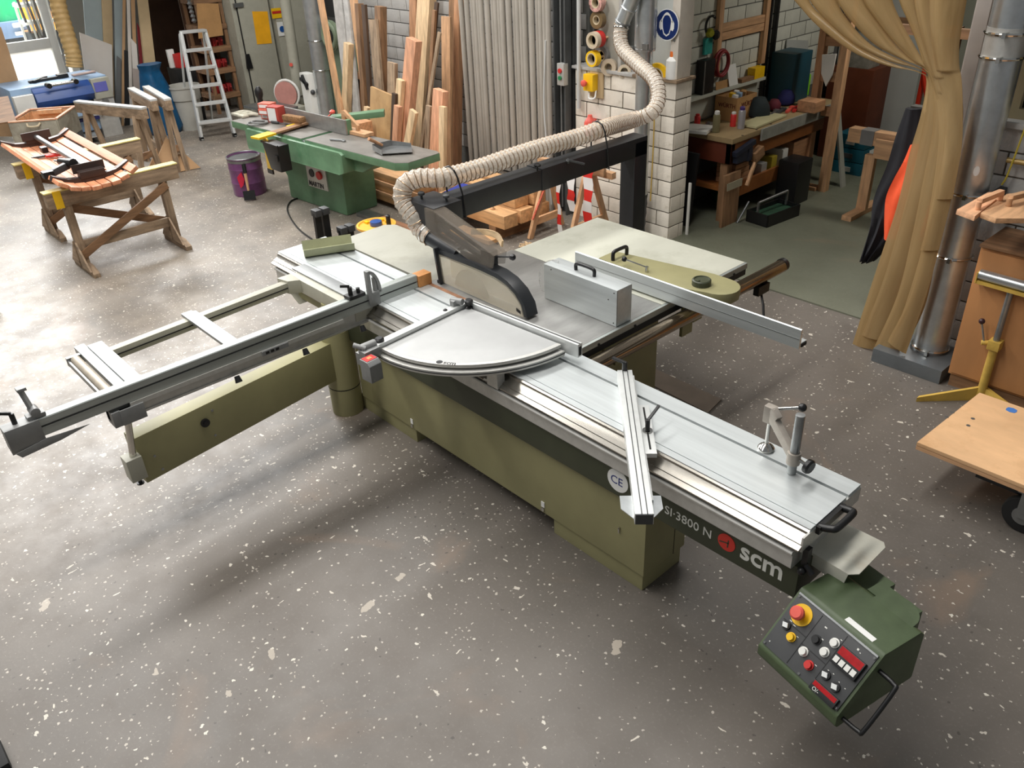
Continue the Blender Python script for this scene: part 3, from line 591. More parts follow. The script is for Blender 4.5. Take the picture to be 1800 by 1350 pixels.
part('quadrant_fence', B().beam((A0.x, A0.y, za-.005), (A1.x, A1.y, za-.005), .045, .055), M['aluw'], qf, bev=.002)
B0 = ap+off_v-vb*.0; B1 = Vector(P(1020, 612, za-.0)); B1.z = 0; dB = B1-B0; B1 = B0+vb*(dB.dot(vb))
fb = B().beam((B0.x, B0.y, za-.012), (B1.x, B1.y, za-.012), .035, .075)
rf = part('quadrant_fence', fb, M['aluw'], qf, bev=.002)
part('fence_slot', B().beam((B0.x, B0.y, za+.0255), (B1.x, B1.y, za+.0255), .006, .003), M['dark'], rf)
part('fence_end', B().beam((B1.x-vb.x*.001, B1.y-vb.y*.001, za-.015), (B1.x+vb.x*.002, B1.y+vb.y*.002, za-.015), .018, .05), M['dark'], rf)
kp = P(827, 540, za); 
part('quadrant_knob', B().lathe((kp.x, kp.y-.01, za), [(.02, 0), (.022, .006), (.011, .012), (.011, .022), (.024, .03), (.026, .045), (.018, .052)], 16), M['black'], qf, 'black turning knob at the plate corner', smooth=40)
e2 = P(800, 537, za+.02)
part('end_stop', B().cbox((e2.x, e2.y, za+.03), (.05, .03, .05), Euler((0,0,au))).cyl((e2.x-.03, e2.y-.0, za+.045), (e2.x+.045, e2.y+.02, za+.05), .018, n=14), M['grey'], qf, bev=.003)
k2 = P(783, 549, za+.01)
part('small_knob', B().cyl((k2.x, k2.y, za-.03), (k2.x, k2.y, za+.01), .006, n=8).ball((k2.x, k2.y, za+.018), .014, 12), M['black'], qf, smooth=60)
e3 = P(650, 620, za); r3 = Euler((0, 0, au)).to_matrix()
part('flip_stop', B().cbox((e3.x, e3.y, za), (.10, .055, .05), r3).cyl((e3.x-.02, e3.y-.04, za+.03), (e3.x-.02, e3.y+.05, za+.03), .022, n=14).cyl((e3.x+.0, e3.y-.02, za+.03), (e3.x-.05, e3.y-.06, za+.05), .014, n=10).cbox((e3.x-.045, e3.y-.02, za-.04), (.045, .05, .07), r3), M['grey'], qf, 'grey cast flip stop', bev=.003)
e4 = P(660, 634, za-.02)
rd = part('readout_housing', B().prism([e4+ub*.0+Vector((0,0,-.085))+vb*-.03, e4+Vector((0,0,-.085))+vb*.05, e4+Vector((0,0,.01))+vb*.05, e4+Vector((0,0,.03))+vb*.03, e4+Vector((0,0,.03))-vb*.03], ub*.075), M['grey'], qf, 'grey readout housing with red front', bev=.003)
part('readout_label', B().prism([e4+ub*.006+Vector((0,0,.0305))-vb*.024, e4+ub*.069+Vector((0,0,.0305))-vb*.024, e4+ub*.069+Vector((0,0,.0305))+vb*.026, e4+ub*.006+Vector((0,0,.0305))+vb*.026], (0,0,.002)), M['red'], rd)
part('readout_window', B().prism([e4+ub*.024+Vector((0,0,.033))-vb*.010, e4+ub*.05+Vector((0,0,.033))-vb*.010, e4+ub*.05+Vector((0,0,.033))+vb*.012, e4+ub*.024+Vector((0,0,.033))+vb*.012], (0,0,.001)), mat('amber_window', (240,150,90), .4, 0, .1, 40), rd)
k3 = P(668, 606, za)
part('clamp_knob', B().lathe((k3.x, k3.y, za), [(.01, 0), (.012, .012), (.024, .018), (.026, .034), (.018, .042)], 14), M['black'], qf, smooth=40)
lx = P(760, 640, za+.001); tdir = (P(800, 642, za)-P(760, 637, za)); 
tx = (P(812, 641, za)-P(772, 637, za)).normalized(); tx.z = 0; tx.normalize(); ty = Vector((-tx.y, tx.x, 0))
part('lettering', B().text('scm', .042, Vector((lx.x, lx.y, za+.0012))+ty*.012+tx*.05, tx, ty, .0008, True), M['textb'], qf, 'small black maker lettering', kind='stuff')
part('emblem', B().lathe(Vector((lx.x, lx.y, za))+tx*.028+ty*.026, [(.017, 0), (.017, .002)], 20), M['textb'], qf)
part('foot_clamp', B().cbox((-2.78, 2.33, .86), (.08, .05, .10)).beam((-2.85, 2.31, .83), (-2.76, 2.36, .80), .012, .012), M['aluw2'], qf)
# supports so that the plate stands on the table
part('quadrant_base', B().box((c0.x-.05, 2.46, .8805), (c0.x+.5, 2.64, za-.018)), M['dgrey'], qf)

# ---- loose mitre bar across the table
mb = thing('mitre_bar', 'slim grooved aluminium mitre bar lying slantwise across the sliding table', 'mitre bar', (-1.9, 2.4, .885))
p0, p1 = P(1098, 650, .935), P(1133, 903, .935); d = (p1-p0).normalized(); s_ = d.cross(up)
part('bar', B().beam((p0.x, p0.y, .908), (p1.x, p1.y, .908), .072, .052), M['aluw'], mb, bev=.002)
for k in (-.012, .010): part('bar_groove', B().beam(Vector((p0.x, p0.y, .934))+s_*k, Vector((p1.x, p1.y, .934))+s_*k, .004, .003), M['dgrey'], mb)
part('bar_flange', B().beam(Vector((p0.x, p0.y, .895))-s_*.04, Vector((p1.x, p1.y, .895))-s_*.04-d*.12, .014, .014), M['aluw'], mb)
part('bar_end', B().beam(Vector((p1.x, p1.y, .908)), Vector((p1.x, p1.y, .908))+d*.004, .066, .046), M['dgrey'], mb)
s0 = P(1120, 712, .905); s1 = P(1148, 797, .905)
q0 = Vector((s0.x, s0.y, .893))+s_*-.0; 
def onbar(t, k, z): return Vector((p0.x, p0.y, z))+d*t+s_*k
tA = (Vector((s0.x,s0.y,0))-Vector((p0.x,p0.y,0))).dot(d); tB = (Vector((s1.x,s1.y,0))-Vector((p0.x,p0.y,0))).dot(d)
sg = 1 if (Vector((s1.x,s1.y,0))-Vector((p0.x,p0.y,0))).dot(s_) > 0 else -1
part('clamp_plate', B().beam(onbar(tA, sg*.067, .893), onbar(tB, sg*.067, .893), .052, .022), M['aluw'], mb, bev=.002)
part('plate_slot', B().beam(onbar(tA+.02, sg*.067, .9045), onbar(tB-.03, sg*.067, .9045), .008, .003), M['dark'], mb)
kq = onbar((tA+tB)/2+.02, sg*.067, .905)
part('clamp_lever', B().cyl(kq, kq+Vector((0,0,.06)), .011, n=10).beam(kq+Vector((0,0,.055)), kq+Vector((-.02,.10,.075)), .011, .013), M['black'], mb, 'black clamping lever', bev=.002)
part('lever_washer', B().cyl(kq, kq+Vector((0,0,.005)), .022, n=16), M['chrome'], mb)
lv = onbar(.0, 0, .93)
part('clamp_lever', B().cyl(lv, lv+Vector((0,0,.045)), .013, n=10).beam(lv+Vector((.01,.0,.045)), lv+Vector((-.07,-.01,.05)), .014, .013), M['black'], mb, 'black clamping lever', bev=.002)
w0 = onbar((p1-p0).length-.17, 0, .882)
for sgn in (1, -1):
    part('wing_plate', B().prism([w0+s_*sgn*.036, w0+s_*sgn*.082, w0+s_*sgn*.082+d*.08, w0+s_*sgn*.036+d*.14], (0,0,.003)), M['galv'], mb)

# ---- eccentric hold-down clamp standing in the tee slot
ec = thing('hold_down_clamp', 'steel hold down clamp on a round post near the table end', 'clamp', (-1.286, 2.63, .88))
cx, cy_ = -1.286, 2.625
part('post', B().cyl((cx, cy_, .881), (cx, cy_, 1.165), .019, n=20), M['steel'], ec, bev=.002)
t0 = Vector((cx-.165, cy_+.07, 0)); 
arm = B().prism([(cx-.02, cy_-.012, .935), (cx+.02, cy_-.012, .935), (cx+.02, cy_-.012, .985), (cx-.02, cy_-.012, .985)], (0,.024,0))
arm.beam((cx, cy_, .96), (t0.x, t0.y, 1.065), .028, .045).beam((t0.x, t0.y, 1.02), (t0.x, t0.y, 1.10), .036, .05).beam((t0.x+.01, t0.y-.004, 1.09), (t0.x+.05, t0.y-.02, 1.065), .03, .03)
part('clamp_arm', arm, mat('cast_aluminium', (168,160,150), .5, .4, .1, 14), ec, bev=.006)
part('post_collar', B().cyl((cx, cy_, .93), (cx, cy_, .985), .028, n=20), MATS['cast_aluminium'], ec, bev=.003)
part('spindle', B().cyl((t0.x, t0.y, .90), (t0.x, t0.y, 1.03), .008, n=10), M['chrome'], ec, smooth=40)
part('pressure_pad', B().lathe((t0.x, t0.y, .881), [(.034, 0), (.036, .01), (.03, .018), (.014, .03)], 20), M['chrome'], ec, smooth=40)
part('cam_lever', B().cyl((t0.x+.0, t0.y, 1.085), (t0.x+.10, t0.y+.055, 1.11), .008, n=10), M['chrome'], ec, smooth=40)
part('lever_ball', B().ball((t0.x+.105, t0.y+.058, 1.112), .018, 14), M['black'], ec, smooth=60)
part('clamp_screw', B().cyl((cx+.02, cy_-.0, .96), (cx+.055, cy_-.005, .955), .007, n=8), M['chrome'], ec)
part('star_knob', B().lathe((cx+.055, cy_-.005, .955), [(.012, 0), (.03, .006), (.032, .022), (.026, .03)], 12, (1, -.12, -.1)), M['black'], ec, smooth=40)

# ---- aluminium guard box on the cast table
gb = thing('fence_box', 'tall narrow aluminium box with a black handle standing on the cast iron table', 'metal box', (-3.0, 3.2, .88))
b0, b1 = P(1080, 574, .882), P(925, 500, .882)
bx0, bx1, by = -3.41, -2.80, 3.10
b0 = P(1083, 575, .882); b1 = P(1103, 558, .882)
bx1 = b0.x; by = b0.y; bx0 = bx1-.56
part('box_body', B().prism([(bx1, by, .882), (bx1, by, 1.10), (bx0, by, 1.10), (bx0, by, .882)], (0, .125, 0)), M['alu'], gb, bev=.003)
part('end_seam', B().box((bx1-.0005, by+.004, .885), (bx1+.0012, by+.006, 1.095)), M['steel'], gb)
part('bow_handle', bow((bx1-.36, by+.06, 1.10), (bx1-.22, by+.06, 1.10), .042, .0105), M['black'], gb, 'black bow handle', smooth=50)
for dx, z in ((-.02, 1.08), (-.02, .90), (-.5, 1.08), (-.06, 1.03)): part('rivet', B().cyl((bx1+dx, by+.001, z), (bx1+dx, by-.002, z), .0035, n=8), M['dark'], gb)

part('clear_disc', B().prism([(bx0+.02, by+.06, .884)]+[(bx0+.06+.17*math.cos(t), by+.06, .96+.155*math.sin(t)) for t in [PI/2+(PI*.72)*i/14 for i in range(15)]], (0, .006, 0)), mat('clear_guard_plastic', (200,200,196), .15, 0, .05, 5, alpha=.4), gb, 'clear round plastic guard at the far end')
# ---- loose green cover on the far end of the sliding table
gc = B(); c0_, ang = Vector((-4.9, 2.62, .882)), None
g0, g1 = P(545, 447, .883), P(612, 437, .883); gd = (g1-g0); gd.z = 0; gd.normalize(); gn = Vector((-gd.y, gd.x, 0))
Lg = .34
prof = [(-.115, .06), (-.095, .003), (.045, .003), (.06, .012), (.085, .065)]
o_ = Vector(((g0.x+g1.x)/2, (g0.y+g1.y)/2, .8805))-gd*Lg/2
for i in range(4):
    (a0, z0), (a1, z1) = prof[i], prof[i+1]; pa, pb = o_+gn*-a0+Vector((0,0,z0)), o_+gn*-a1+Vector((0,0,z1))
    gc.prism([pa, pb, pb+Vector((0,0,.003)), pa+Vector((0,0,.003))], gd*Lg)
solo('trough_cover', gc, mat('pale_green_paint', (150,152,120), .45, 0, .08, 8), 'pale green sheet metal trough lying on the far table end', 'cover')
solo('wood_block', B().box((-3.975, 2.705, .8815), (-3.90, 2.80, .955)), mat('orange_wood', (196,134,74), .6, 0, .15, 20), 'orange brown wooden block at the inner end of the crosscut fence', 'wood block', bev=.003)

# ---- push stick lying behind the guard and steel plate on the floor
ps = P(850, 425, .884)
pk = bez([P(828,412,.885), P(855,413,.885), P(875,420,.885), P(884,434,.885)], 6)
solo('push_stick', B().ruled([p+Vector((0,-.0,0)) for p in pk], [p+Vector((-.0,.01,.04)) for p in pk], .014), WP['x'], 'curved pale wooden push stick behind the blade guard', 'push stick')
fpl = [P(1118, 634, 0), P(1268, 703, 0), P(1244, 727, 0), P(1100, 655, 0)]
solo('floor_sheet', B().plate([(p.x, p.y, .001) for p in fpl], .006), mat('brown_sheet', (110,98,86), .5, 0, .1, 6), 'brown flat sheet lying on the floor under the cast table', 'sheet')

# ---- control console hanging at the near end
zc = .655
ca = P(1408, 1041, zc); cb = P(1546, 1154, zc); ux = (cb-ca); W = ux.length; ux.normalize(); ya = math.atan2(ux.y, ux.x)
con = thing('control_console', 'dark green saw control console with buttons hanging at the near table end', 'control panel', (ca.x, ca.y, zc), ya)
# local frame: x along the panel top edge, -y towards the operator
fz = -.178; fy = -.17
pr = [(0, 0), (.012, .012), (.20, .012), (.225, -.01), (.225, -.24), (-.165, -.255), (-.178, -.235), (fy-.008, fz-.012)]
bod = B().prism([(-.012, y, z) for y, z in pr], (W+.024, 0, 0))
body = part('console_body', bod, M['green'], con, local=True, bev=.009)
nn = Vector((0, fz, -fy)).normalized()      # outward normal of the sloping face (y, z)
nn = Vector((0, -.178, .17)).normalized(); dd = Vector((0, fy, fz)).normalized(); PL = math.hypot(fy, fz)
def F_(u, v, h=0): return Vector((u*W, 0, 0))+dd*(v*PL)+nn*h-Vector((0, 0, 0))
bul = B().cyl((W*.62, .10, -.10), (W*.62, .10, .012), .0, .0, n=3) if False else B().prism([(W*.45, .15, -.2)]+[(W*.70+.085*math.cos(t), .205+.085*math.sin(t), -.2) for t in [PI-PI*i/14 for i in range(15)]]+[(W*.95, .15, -.2)], (0, 0, .2119))
part('console_bulge', bul, M['green'], con, local=True)
part('console_bracket', B().box((.12, .22, -.12), (.30, .30, -.0)).box((-.06, .20, -.10), (.14, .36, -.03)), M['green'], con, local=True)
pan = part('console_panel', B().prism([F_(0, .03), F_(1, .03), F_(1, .985), F_(0, .985)], nn*.004), M['dgrey'], con, local=True, bev=.001)
part('panel_trim', B().prism([F_(0, .0, .002), F_(1, .0, .002), F_(1, .03, .002), F_(0, .03, .002)], nn*.006), M['steel'], con, local=True)
sep = B()
for u in (.335, .655):
    sep.prism([F_(u-.003, .06, .004), F_(u+.003, .06, .004), F_(u+.003, .96, .004), F_(u-.003, .96, .004)], nn*.0012)
sep.prism([F_(.03, .47, .004), F_(.33, .47, .004), F_(.33, .485, .004), F_(.03, .485, .004)], nn*.0012).prism([F_(.34, .58, .004), F_(.65, .58, .004), F_(.65, .595, .004), F_(.34, .595, .004)], nn*.0012)
part('panel_joint', sep, M['black'], con, local=True)
def cyl_n(b, u, v, r, h0, h1, r2=None, n=18): return b.cyl(F_(u, v, h0), F_(u, v, h1), r, r2, n)
part('stop_collar', cyl_n(B(), .16, .26, .042, .004, .007, n=28), M['yel'], con, 'yellow disc behind the emergency stop', local=True, smooth=40)
part('emergency_stop', B().cyl(F_(.16,.26,.006), F_(.16,.26,.03), .014, n=16).lathe(F_(.16,.26,.03), [(.02, 0), (.027, .007), (.027, .02), (.02, .027)], 18, nn), M['redp'], con, 'red mushroom emergency stop button', local=True, smooth=40)
for nm, u, v, m, lab in (('push_button', .215, .62, M['yel'], 'yellow push button'), ('push_button', .435, .40, M['black'], 'black push button'), ('push_button', .60, .26, M['white'], 'white push button'), ('push_button', .575, .46, M['white'], 'white push button'), ('push_button', .405, .66, M['white'], 'white push button'), ('push_button', .53, .76, M['red'], 'dark red push button')):
    o = part(nm, cyl_n(cyl_n(B(), u, v, .0145, .007, .022, .0135), u, v, .0185, .004, .009), m, con, lab, local=True, smooth=40)
for u, v in ((.10, .53), (.72, .70), (.86, .74)):
    o = part('selector_switch', cyl_n(B(), u, v, .0175, .004, .012), M['black'], con, local=True, smooth=40)
    part('selector_grip', B().prism([F_(u-.04, v-.02, .012), F_(u+.015, v-.045, .012), F_(u+.04, v+.02, .012), F_(u-.015, v+.045, .012)], nn*.009), M['aluw'], o, local=True)
o = part('display', B().prism([F_(.68, .20, .004), F_(.97, .20, .004), F_(.97, .50, .004), F_(.68, .50, .004)], nn*.016), M['black'], con, local=True, bev=.001)
part('display_window', B().prism([F_(.69, .21, .0205), F_(.96, .21, .0205), F_(.96, .335, .0205), F_(.69, .335, .0205)], nn*.0006), M['led'], o, local=True)
for i in range(4): part('display_key', B().prism([F_(.692+.068*i, .37, .0205), F_(.745+.068*i, .37, .0205), F_(.745+.068*i, .46, .0205), F_(.692+.068*i, .46, .0205)], nn*.0016), M['white'], o, local=True)
o = part('display', B().prism([F_(.665, .84, .004), F_(.97, .84, .004), F_(.97, 1.0, .004), F_(.665, 1.0, .004)], nn*.014), M['black'], con, local=True, bev=.001)
part('display_window', B().prism([F_(.68, .85, .0185), F_(.955, .85, .0185), F_(.955, .92, .0185), F_(.68, .92, .0185)], nn*.0006), M['led'], o, local=True)
part('display_mark', B().text('O/-', .02, F_(.70, .985, .0188), (1,0,0), -dd, .0004), M['text'], o, local=True)
ticks = B()
for u, v, w_, h_ in ((.09,.43,.03,.012),(.15,.45,.03,.012),(.25,.55,.025,.01),(.47,.33,.02,.015),(.62,.16,.02,.012),(.42,.16,.03,.02),(.55,.30,.02,.012),(.43,.585,.02,.012),(.57,.69,.025,.01),(.70,.62,.015,.01),(.76,.61,.015,.01),(.85,.645,.012,.01),(.93,.66,.012,.01),(.05,.88,.01,.02),(.80,.10,.02,.03),(.84,.13,.012,.012)):
    ticks.prism([F_(u, v, .004), F_(u+w_, v, .004), F_(u+w_, v+h_, .004), F_(u, v+h_, .004)], nn*.0006)
part('panel_print', ticks, M['text'], con, local=True, kind='stuff')
for u, v in ((.02,.06),(.98,.06),(.02,.955),(.98,.955),(.5,.955)): part('panel_screw', cyl_n(B(), u, v, .005, .004, .007, n=10), M['chrome'], con, local=True)
part('name_label', B().box((W*.52, .02, .0122), (W*.86, .044, .0128)), M['paper'], con, 'white adhesive label strip', local=True)
hx = W+.012
part('grab_rail', B().tube(bez([(hx, .0, -.06), (hx+.065, -.005, -.06), (hx+.078, -.02, -.075), (hx+.078, -.13, -.20), (hx+.065, -.14, -.215), (hx, -.145, -.215)], 6), .0085, 10), M['black'], con, 'black tubular grab rail', local=True, smooth=60)

# ================================================================ behind the saw: planer, timber, ducts
pl = thing('surface_planer', 'green surface planer with a long grey table in front of the leaning timber', 'planer', (-9.18, 4.06, 0), math.radians(4.1))
PLM = Matrix.Translation((-9.18, 4.06, 0)) @ Matrix.Rotation(math.radians(4.1), 4, 'Z')
def lp(x, y, z): return PLM @ Vector((x, y, z))
ptop = mat('dusty_planer_table', (128,124,118), .45, .35, .14, 10, stretch=(.4,1,1))
for x0, x1, nm in ((0, 1.36, 'infeed_table'), (1.42, 2.95, 'outfeed_table')):
    poly = [(x0, .0), (x1, 0), (x1, .50), (x0, .50)] if nm == 'infeed_table' else [(x0, 0), (x1-.10, 0), (x1, .08), (x1, .47), (x1-.06, .50), (x0, .50)]
    part(nm, B().plate([(x, y, .775) for x, y in poly], .07), M['pgreen'], pl, local=True, bev=.006)
    c_ = [sum(p[i] for p in poly)/len(poly) for i in (0, 1)]
    part('table_surface', B().plate([(c_[0]+(x-c_[0])*.996, c_[1]+(y-c_[1])*.985, .845) for x, y in poly], .004), ptop, pl, local=True)
part('cutter_block', B().cyl((1.39, 0, .80), (1.39, .5, .80), .035, n=16), M['steel'], pl, local=True)
part('upper_casting', B().prism([(.32, -.035, .62), (.36, -.055, .60), (2.02, -.055, .60), (2.08, -.035, .62), (2.08, -.035, .80), (2.04, -.035, .82), (.36, -.035, .82), (.32, -.035, .80)], (0, .33, 0)), M['pgreen'], pl, local=True, bev=.02)
part('pedestal', B().prism([(.52, .26, .0), (1.60, .26, .0), (1.62, .26, .62), (.44, .26, .62), (.44, .26, .35), (.53, .26, .25)], (0, .42, 0)), M['pgreen'], pl, local=True, bev=.03)
part('table_bracket', B().prism([(1.6, .10, .77), (2.5, .10, .77), (2.2, .10, .62), (1.6, .10, .60)], (0, .3, 0)), M['pgreen'], pl, local=True, bev=.01)
fl = PLM.inverted() @ P(497, 187, 1.0); fr2 = PLM.inverted() @ P(605, 212, 1.0)
pf = part('planer_fence', B().box((fl.x, fl.y-.01, .852), (fr2.x, fl.y+.012, 1.0)), M['iron'], pl, local=True, bev=.002)
part('fence_back', B().box((fr2.x-.05, fl.y+.013, .852), (fr2.x, fl.y+.07, .995)).box((fl.x+.3, fl.y+.013, .86), (fl.x+.36, fl.y+.10, .97)), M['pgreen'], pl, local=True, bev=.004)
part('guard_arm', B().beam((fr2.x-.45, fl.y+.12, .93), (fr2.x-.05, fl.y+.55, .96), .13, .06), M['pgreen'], pl, local=True, bev=.006)
part('guard_knob', B().cyl((fl.x+.65, fl.y+.08, .93), (fl.x+.75, fl.y+.12, 1.0), .008, n=8).lathe((fl.x+.75, fl.y+.12, .99), [(.01, 0), (.03, .01), (.03, .03), (.01, .045)], 12), M['redp'], pl, 'orange red clamping knob', local=True, smooth=50)
sw = PLM.inverted() @ PY(553, 312, 4.36)
sp_ = part('switch_plate', B().box((sw.x-.18, .243, sw.z-.13), (sw.x+.18, .262, sw.z+.13)), M['aluw2'], pl, local=True, bev=.004)
part('stop_button', B().cyl((sw.x+.07, .245, sw.z+.03), (sw.x+.07, .22, sw.z+.03), .045, n=18), M['red'], sp_, local=True, smooth=40)
part('start_button', B().cyl((sw.x-.08, .245, sw.z+.03), (sw.x-.08, .235, sw.z+.03), .045, n=18), M['black'], sp_, local=True, smooth=40)
part('lettering', B().text('MARTIN', .075, (sw.x-.165, .241, sw.z-.115), (1,0,0), (0,0,1), .001, True), M['textb'], sp_, 'black maker lettering', local=True, kind='stuff')
part('name_label', B().box((sw.x-.22, -.0565, .70), (sw.x-.12, -.0545, .76)), M['paper'], pl, local=True)
part('foot_pedal', B().box((1.68, .32, .0), (1.98, .46, .04)), M['steel'], pl, local=True, bev=.004)
# things on the planer
def on(px, py, z=.851): return P(px, py, z)
rb = [(476, 198, .0), (473, 200, .06), (474, 199, .12), (488, 204, .0)]
labs = ['red white screw carton at the bottom of the stack on the planer', 'red white screw carton in the middle of the planer stack', 'red white screw carton on top of the planer stack', 'tall red carton beside the carton stack on the planer']
for (px, py, dz), lab in zip(rb, labs):
    p = on(px, py+10); hgt = .058 if dz or lab.startswith('red white') else .17
    t = thing('screw_carton', lab, 'box', (p.x, p.y, .851+dz), .3+dz, 'screw cartons on the planer')
    part('carton', B().box((-.085, -.055, 0), (.085, .055, hgt)), mat('carton_red', (170,62,50), .6, 0, .06, 8) if hgt > .1 else mat('carton_salmon', (206,104,84), .6, 0, .1, 14), t, local=True, bev=.002)
    part('carton_label', B().box((-.07, -.0565, .012), (.05, -.055, hgt-.014)), M['paper'], t, local=True)
p = on(462, 200)
t = thing('handset', 'black upright hand tool standing at the end of the planer table', 'hand tool', (p.x, p.y, .851))
part('tool_body', B().lathe((0,0,0), [(.05, 0), (.055, .05), (.035, .09), (.03, .17), (.045, .21), (.045, .26), (.02, .30)], 14), M['black'], t, local=True, smooth=50)
p = on(424, 203)
gl_ = B()
for i in range(5): gl_.tube(bez([(p.x+.05*i-.1, p.y-.02+.015*(i % 2), .865), (p.x+.05*i-.06, p.y+.05, .875+.01*(i % 2)), (p.x+.05*i-.01, p.y+.12, .863)], 5), .02, 8)
solo('work_gloves', gl_.box((p.x-.13, p.y-.06, .852), (p.x+.15, p.y+.02, .875)), mat('soiled_fabric', (176,172,156), .9, 0, .2, 20), 'crumpled pale work gloves at the left end of the planer table', 'gloves', bev=.006, smooth=60)
p = on(452, 218)
solo('cable_bundle', B().torus((p.x, p.y, .862), .10, .010, (0,0,1), 22, 6).torus((p.x+.03, p.y+.02, .875), .085, .009, (0,.1,1), 22, 6), M['grey'], 'small grey wire bundle in front of the red cartons', 'wire', smooth=60)
p = on(490, 218)
solo('screwdriver', B().cyl((p.x-.1, p.y-.03, .865), (p.x+.0, p.y, .865), .014, n=8).cyl((p.x, p.y, .865), (p.x+.12, p.y+.04, .86), .005, n=6), M['dgrey'], 'dark screwdriver lying near the cartons', 'screwdriver')
p = on(519, 222)
br = thing('hand_brush', 'brown bristle hand brush lying on the planer', 'brush', (p.x, p.y, .905), .2)
part('bristles', B().box((-.15, -.04, 0), (.15, .04, .06)), mat('brown_bristles', (140,104,68), .95, 0, .4, 90, bump=.8), br, local=True, bev=.02)
part('brush_back', B().box((-.15, -.03, -.022), (.17, .03, 0)), WB['x'], br, local=True, bev=.006)
# yellow trimmed board and black bin hanging on the planer front
pa, pb_ = P(448, 243, .878), P(545, 214, .878)
yb = thing('clamping_board', 'dark board with yellow painted ends resting across the planer table', 'board', (pa.x, pa.y, .86))
d_ = (pb_-pa)
part('board', B().beam(pa+d_*.15, pb_, .10, .018), WB['y'], yb)
part('yellow_end', B().beam(pa, pa+d_*.3, .135, .02), M['yel'], yb, 'yellow painted end')
part('yellow_end', B().beam(pa+d_*.62-Vector((0.06,0,0)), pb_-Vector((.06,0,0)), .03, .02), M['yel'], yb, 'yellow painted edge')
q1, q2 = P(466, 242, .868), PY(476, 300, 3.93)
ys_ = thing('yellow_strap', 'yellow and black strap hanging down the planer front beside the black bin', 'strap', (q1.x, q1.y, q2.z))
part('strap_band', B().beam(q1, q2, .10, .012, (0,1,0)), mat('worn_yellow_band', (222,182,66), .6, 0, .1, 10), ys_)
part('strap_end', B().beam(q2-Vector((0,0,-.02)), q2-Vector((0,0,.03)), .11, .018, (0,1,0)), M['black'], ys_)
q1 = PY(491, 240, 3.99)
bn = thing('black_bin', 'black plastic bin hanging on the front of the green planer', 'bin', (q1.x, q1.y, .58))
part('bin_wall', B().prism([(q1.x-.15, 3.86, .84), (q1.x+.17, 3.86, .84), (q1.x+.12, 3.88, .56), (q1.x-.10, 3.88, .56)], (0, .13, 0)), M['black'], bn, bev=.012)
part('bin_rim', B().box((q1.x-.16, 3.85, .83), (q1.x+.18, 3.87, .85)), M['black'], bn, bev=.004)
part('bin_latch', B().box((q1.x+.08, 3.852, .68), (q1.x+.14, 3.864, .74)), M['black'], bn)
# dustpan, wrench, push block
p = on(690, 266); 
dpn = thing('dustpan', 'grey metal dustpan with a wooden handle lying on the right planer table', 'dustpan', (p.x, p.y, .863), .2)
part('pan', B().prism([(-.16, -.10, .004), (.02, -.16, .004), (.24, .02, .004), (.10, .16, .004), (-.10, .10, .004)], (0,0,.004)).beam((-.16,-.10,.03), (.02,-.16,.015), .004, .05).beam((-.10,.10,.03), (.10,.16,.015), .004, .05).beam((-.16,-.10,.03), (-.10,.10,.03), .004, .06), M['steel'], dpn, local=True)
hh = P(648, 244, .99)
hl = (PLM.inverted() @ hh)
inv = (Matrix.Translation((p.x, p.y, .863)) @ Matrix.Rotation(.2, 4, 'Z')).inverted(); hv = inv @ hh
part('pan_handle', B().cyl((-.13, 0, .03), hv, .014, .017, n=10), WD['x'], dpn, local=True, smooth=50)
p = on(590, 248)
solo('spanner', B().cyl((p.x-.07, p.y-.02, .860), (p.x+.07, p.y+.04, .860), .009, n=8).torus((p.x+.08, p.y+.045, .860), .016, .008, (0,0,1), 10, 6), M['steel'], 'short dark spanner in front of the planer fence', 'spanner')
p = on(622, 236)
pbk = thing('push_block', 'pale wooden push block with a slanted handle behind the planer fence', 'push block', (p.x, p.y+.03, .852), .07)
part('sole', B().box((-.20, -.06, 0), (.22, .06, .035)), WL['x'], pbk, local=True, bev=.004)
part('handle', B().prism([(-.20, -.015, .035), (-.20, -.015, .20), (-.15, -.015, .22), (.06, -.015, .09), (.06, -.015, .035), (.02, -.015, .035), (.02, -.015, .08), (-.14, -.015, .16), (-.14, -.015, .035)], (0, .03, 0)), WL['x'], pbk, local=True, bev=.004)
# paint tin with brush
p = P(441, 338, 0)
tin = thing('paint_tin', 'open purple paint drum standing on the floor by the planer', 'paint drum', (p.x, p.y, 0))
part('drum', B().lathe((0,0,0), [(.185, 0), (.19, .01), (.19, .14), (.194, .15), (.19, .16), (.19, .30), (.194, .31), (.19, .32), (.19, .42), (.197, .425), (.197, .435), (.18, .435), (.178, .33), (.001, .33)], 28), mat('purple_tin', (120,74,118), .35, .2, .3, 4), tin, local=True, smooth=40)
part('drum_rim', B().torus((0,0,.437), .192, .008, (0,0,1), 28, 6).lathe((0,0,.39), [(.1925, 0), (.1925, .03)], 28), M['steel'], tin, local=True, smooth=50)
part('red_mark', B().prism([(.195*math.cos(a), .195*math.sin(a), z) for a, z in ((-.95, .12), (-.75, .15), (-.62, .22), (-.72, .30), (-.9, .27), (-1.05, .24))], (.02, -.012, 0)), mat('drum_red_mark', (196,30,62), .4, 0, .05, 6), tin, 'red star shaped mark', local=True)
p1_, p2_ = P(443, 350, .02), P(433, 312, .40)
pb = thing('paint_brush', 'wooden paint brush with black bristles leaning on the purple drum', 'brush', (p1_.x, p1_.y, 0))
bx = P(440, 354, .01); tc_ = P(441, 338, 0); td_ = (bx-tc_).normalized(); td_.z = 0; bx = tc_+td_*.33+Vector((0,0,.012)); hx_ = tc_+td_*.235+Vector((0,0,.40))
part('brush_handle', B().cyl(bx+(hx_-bx)*.2, hx_, .014, .02, n=8), WL['z'], pb)
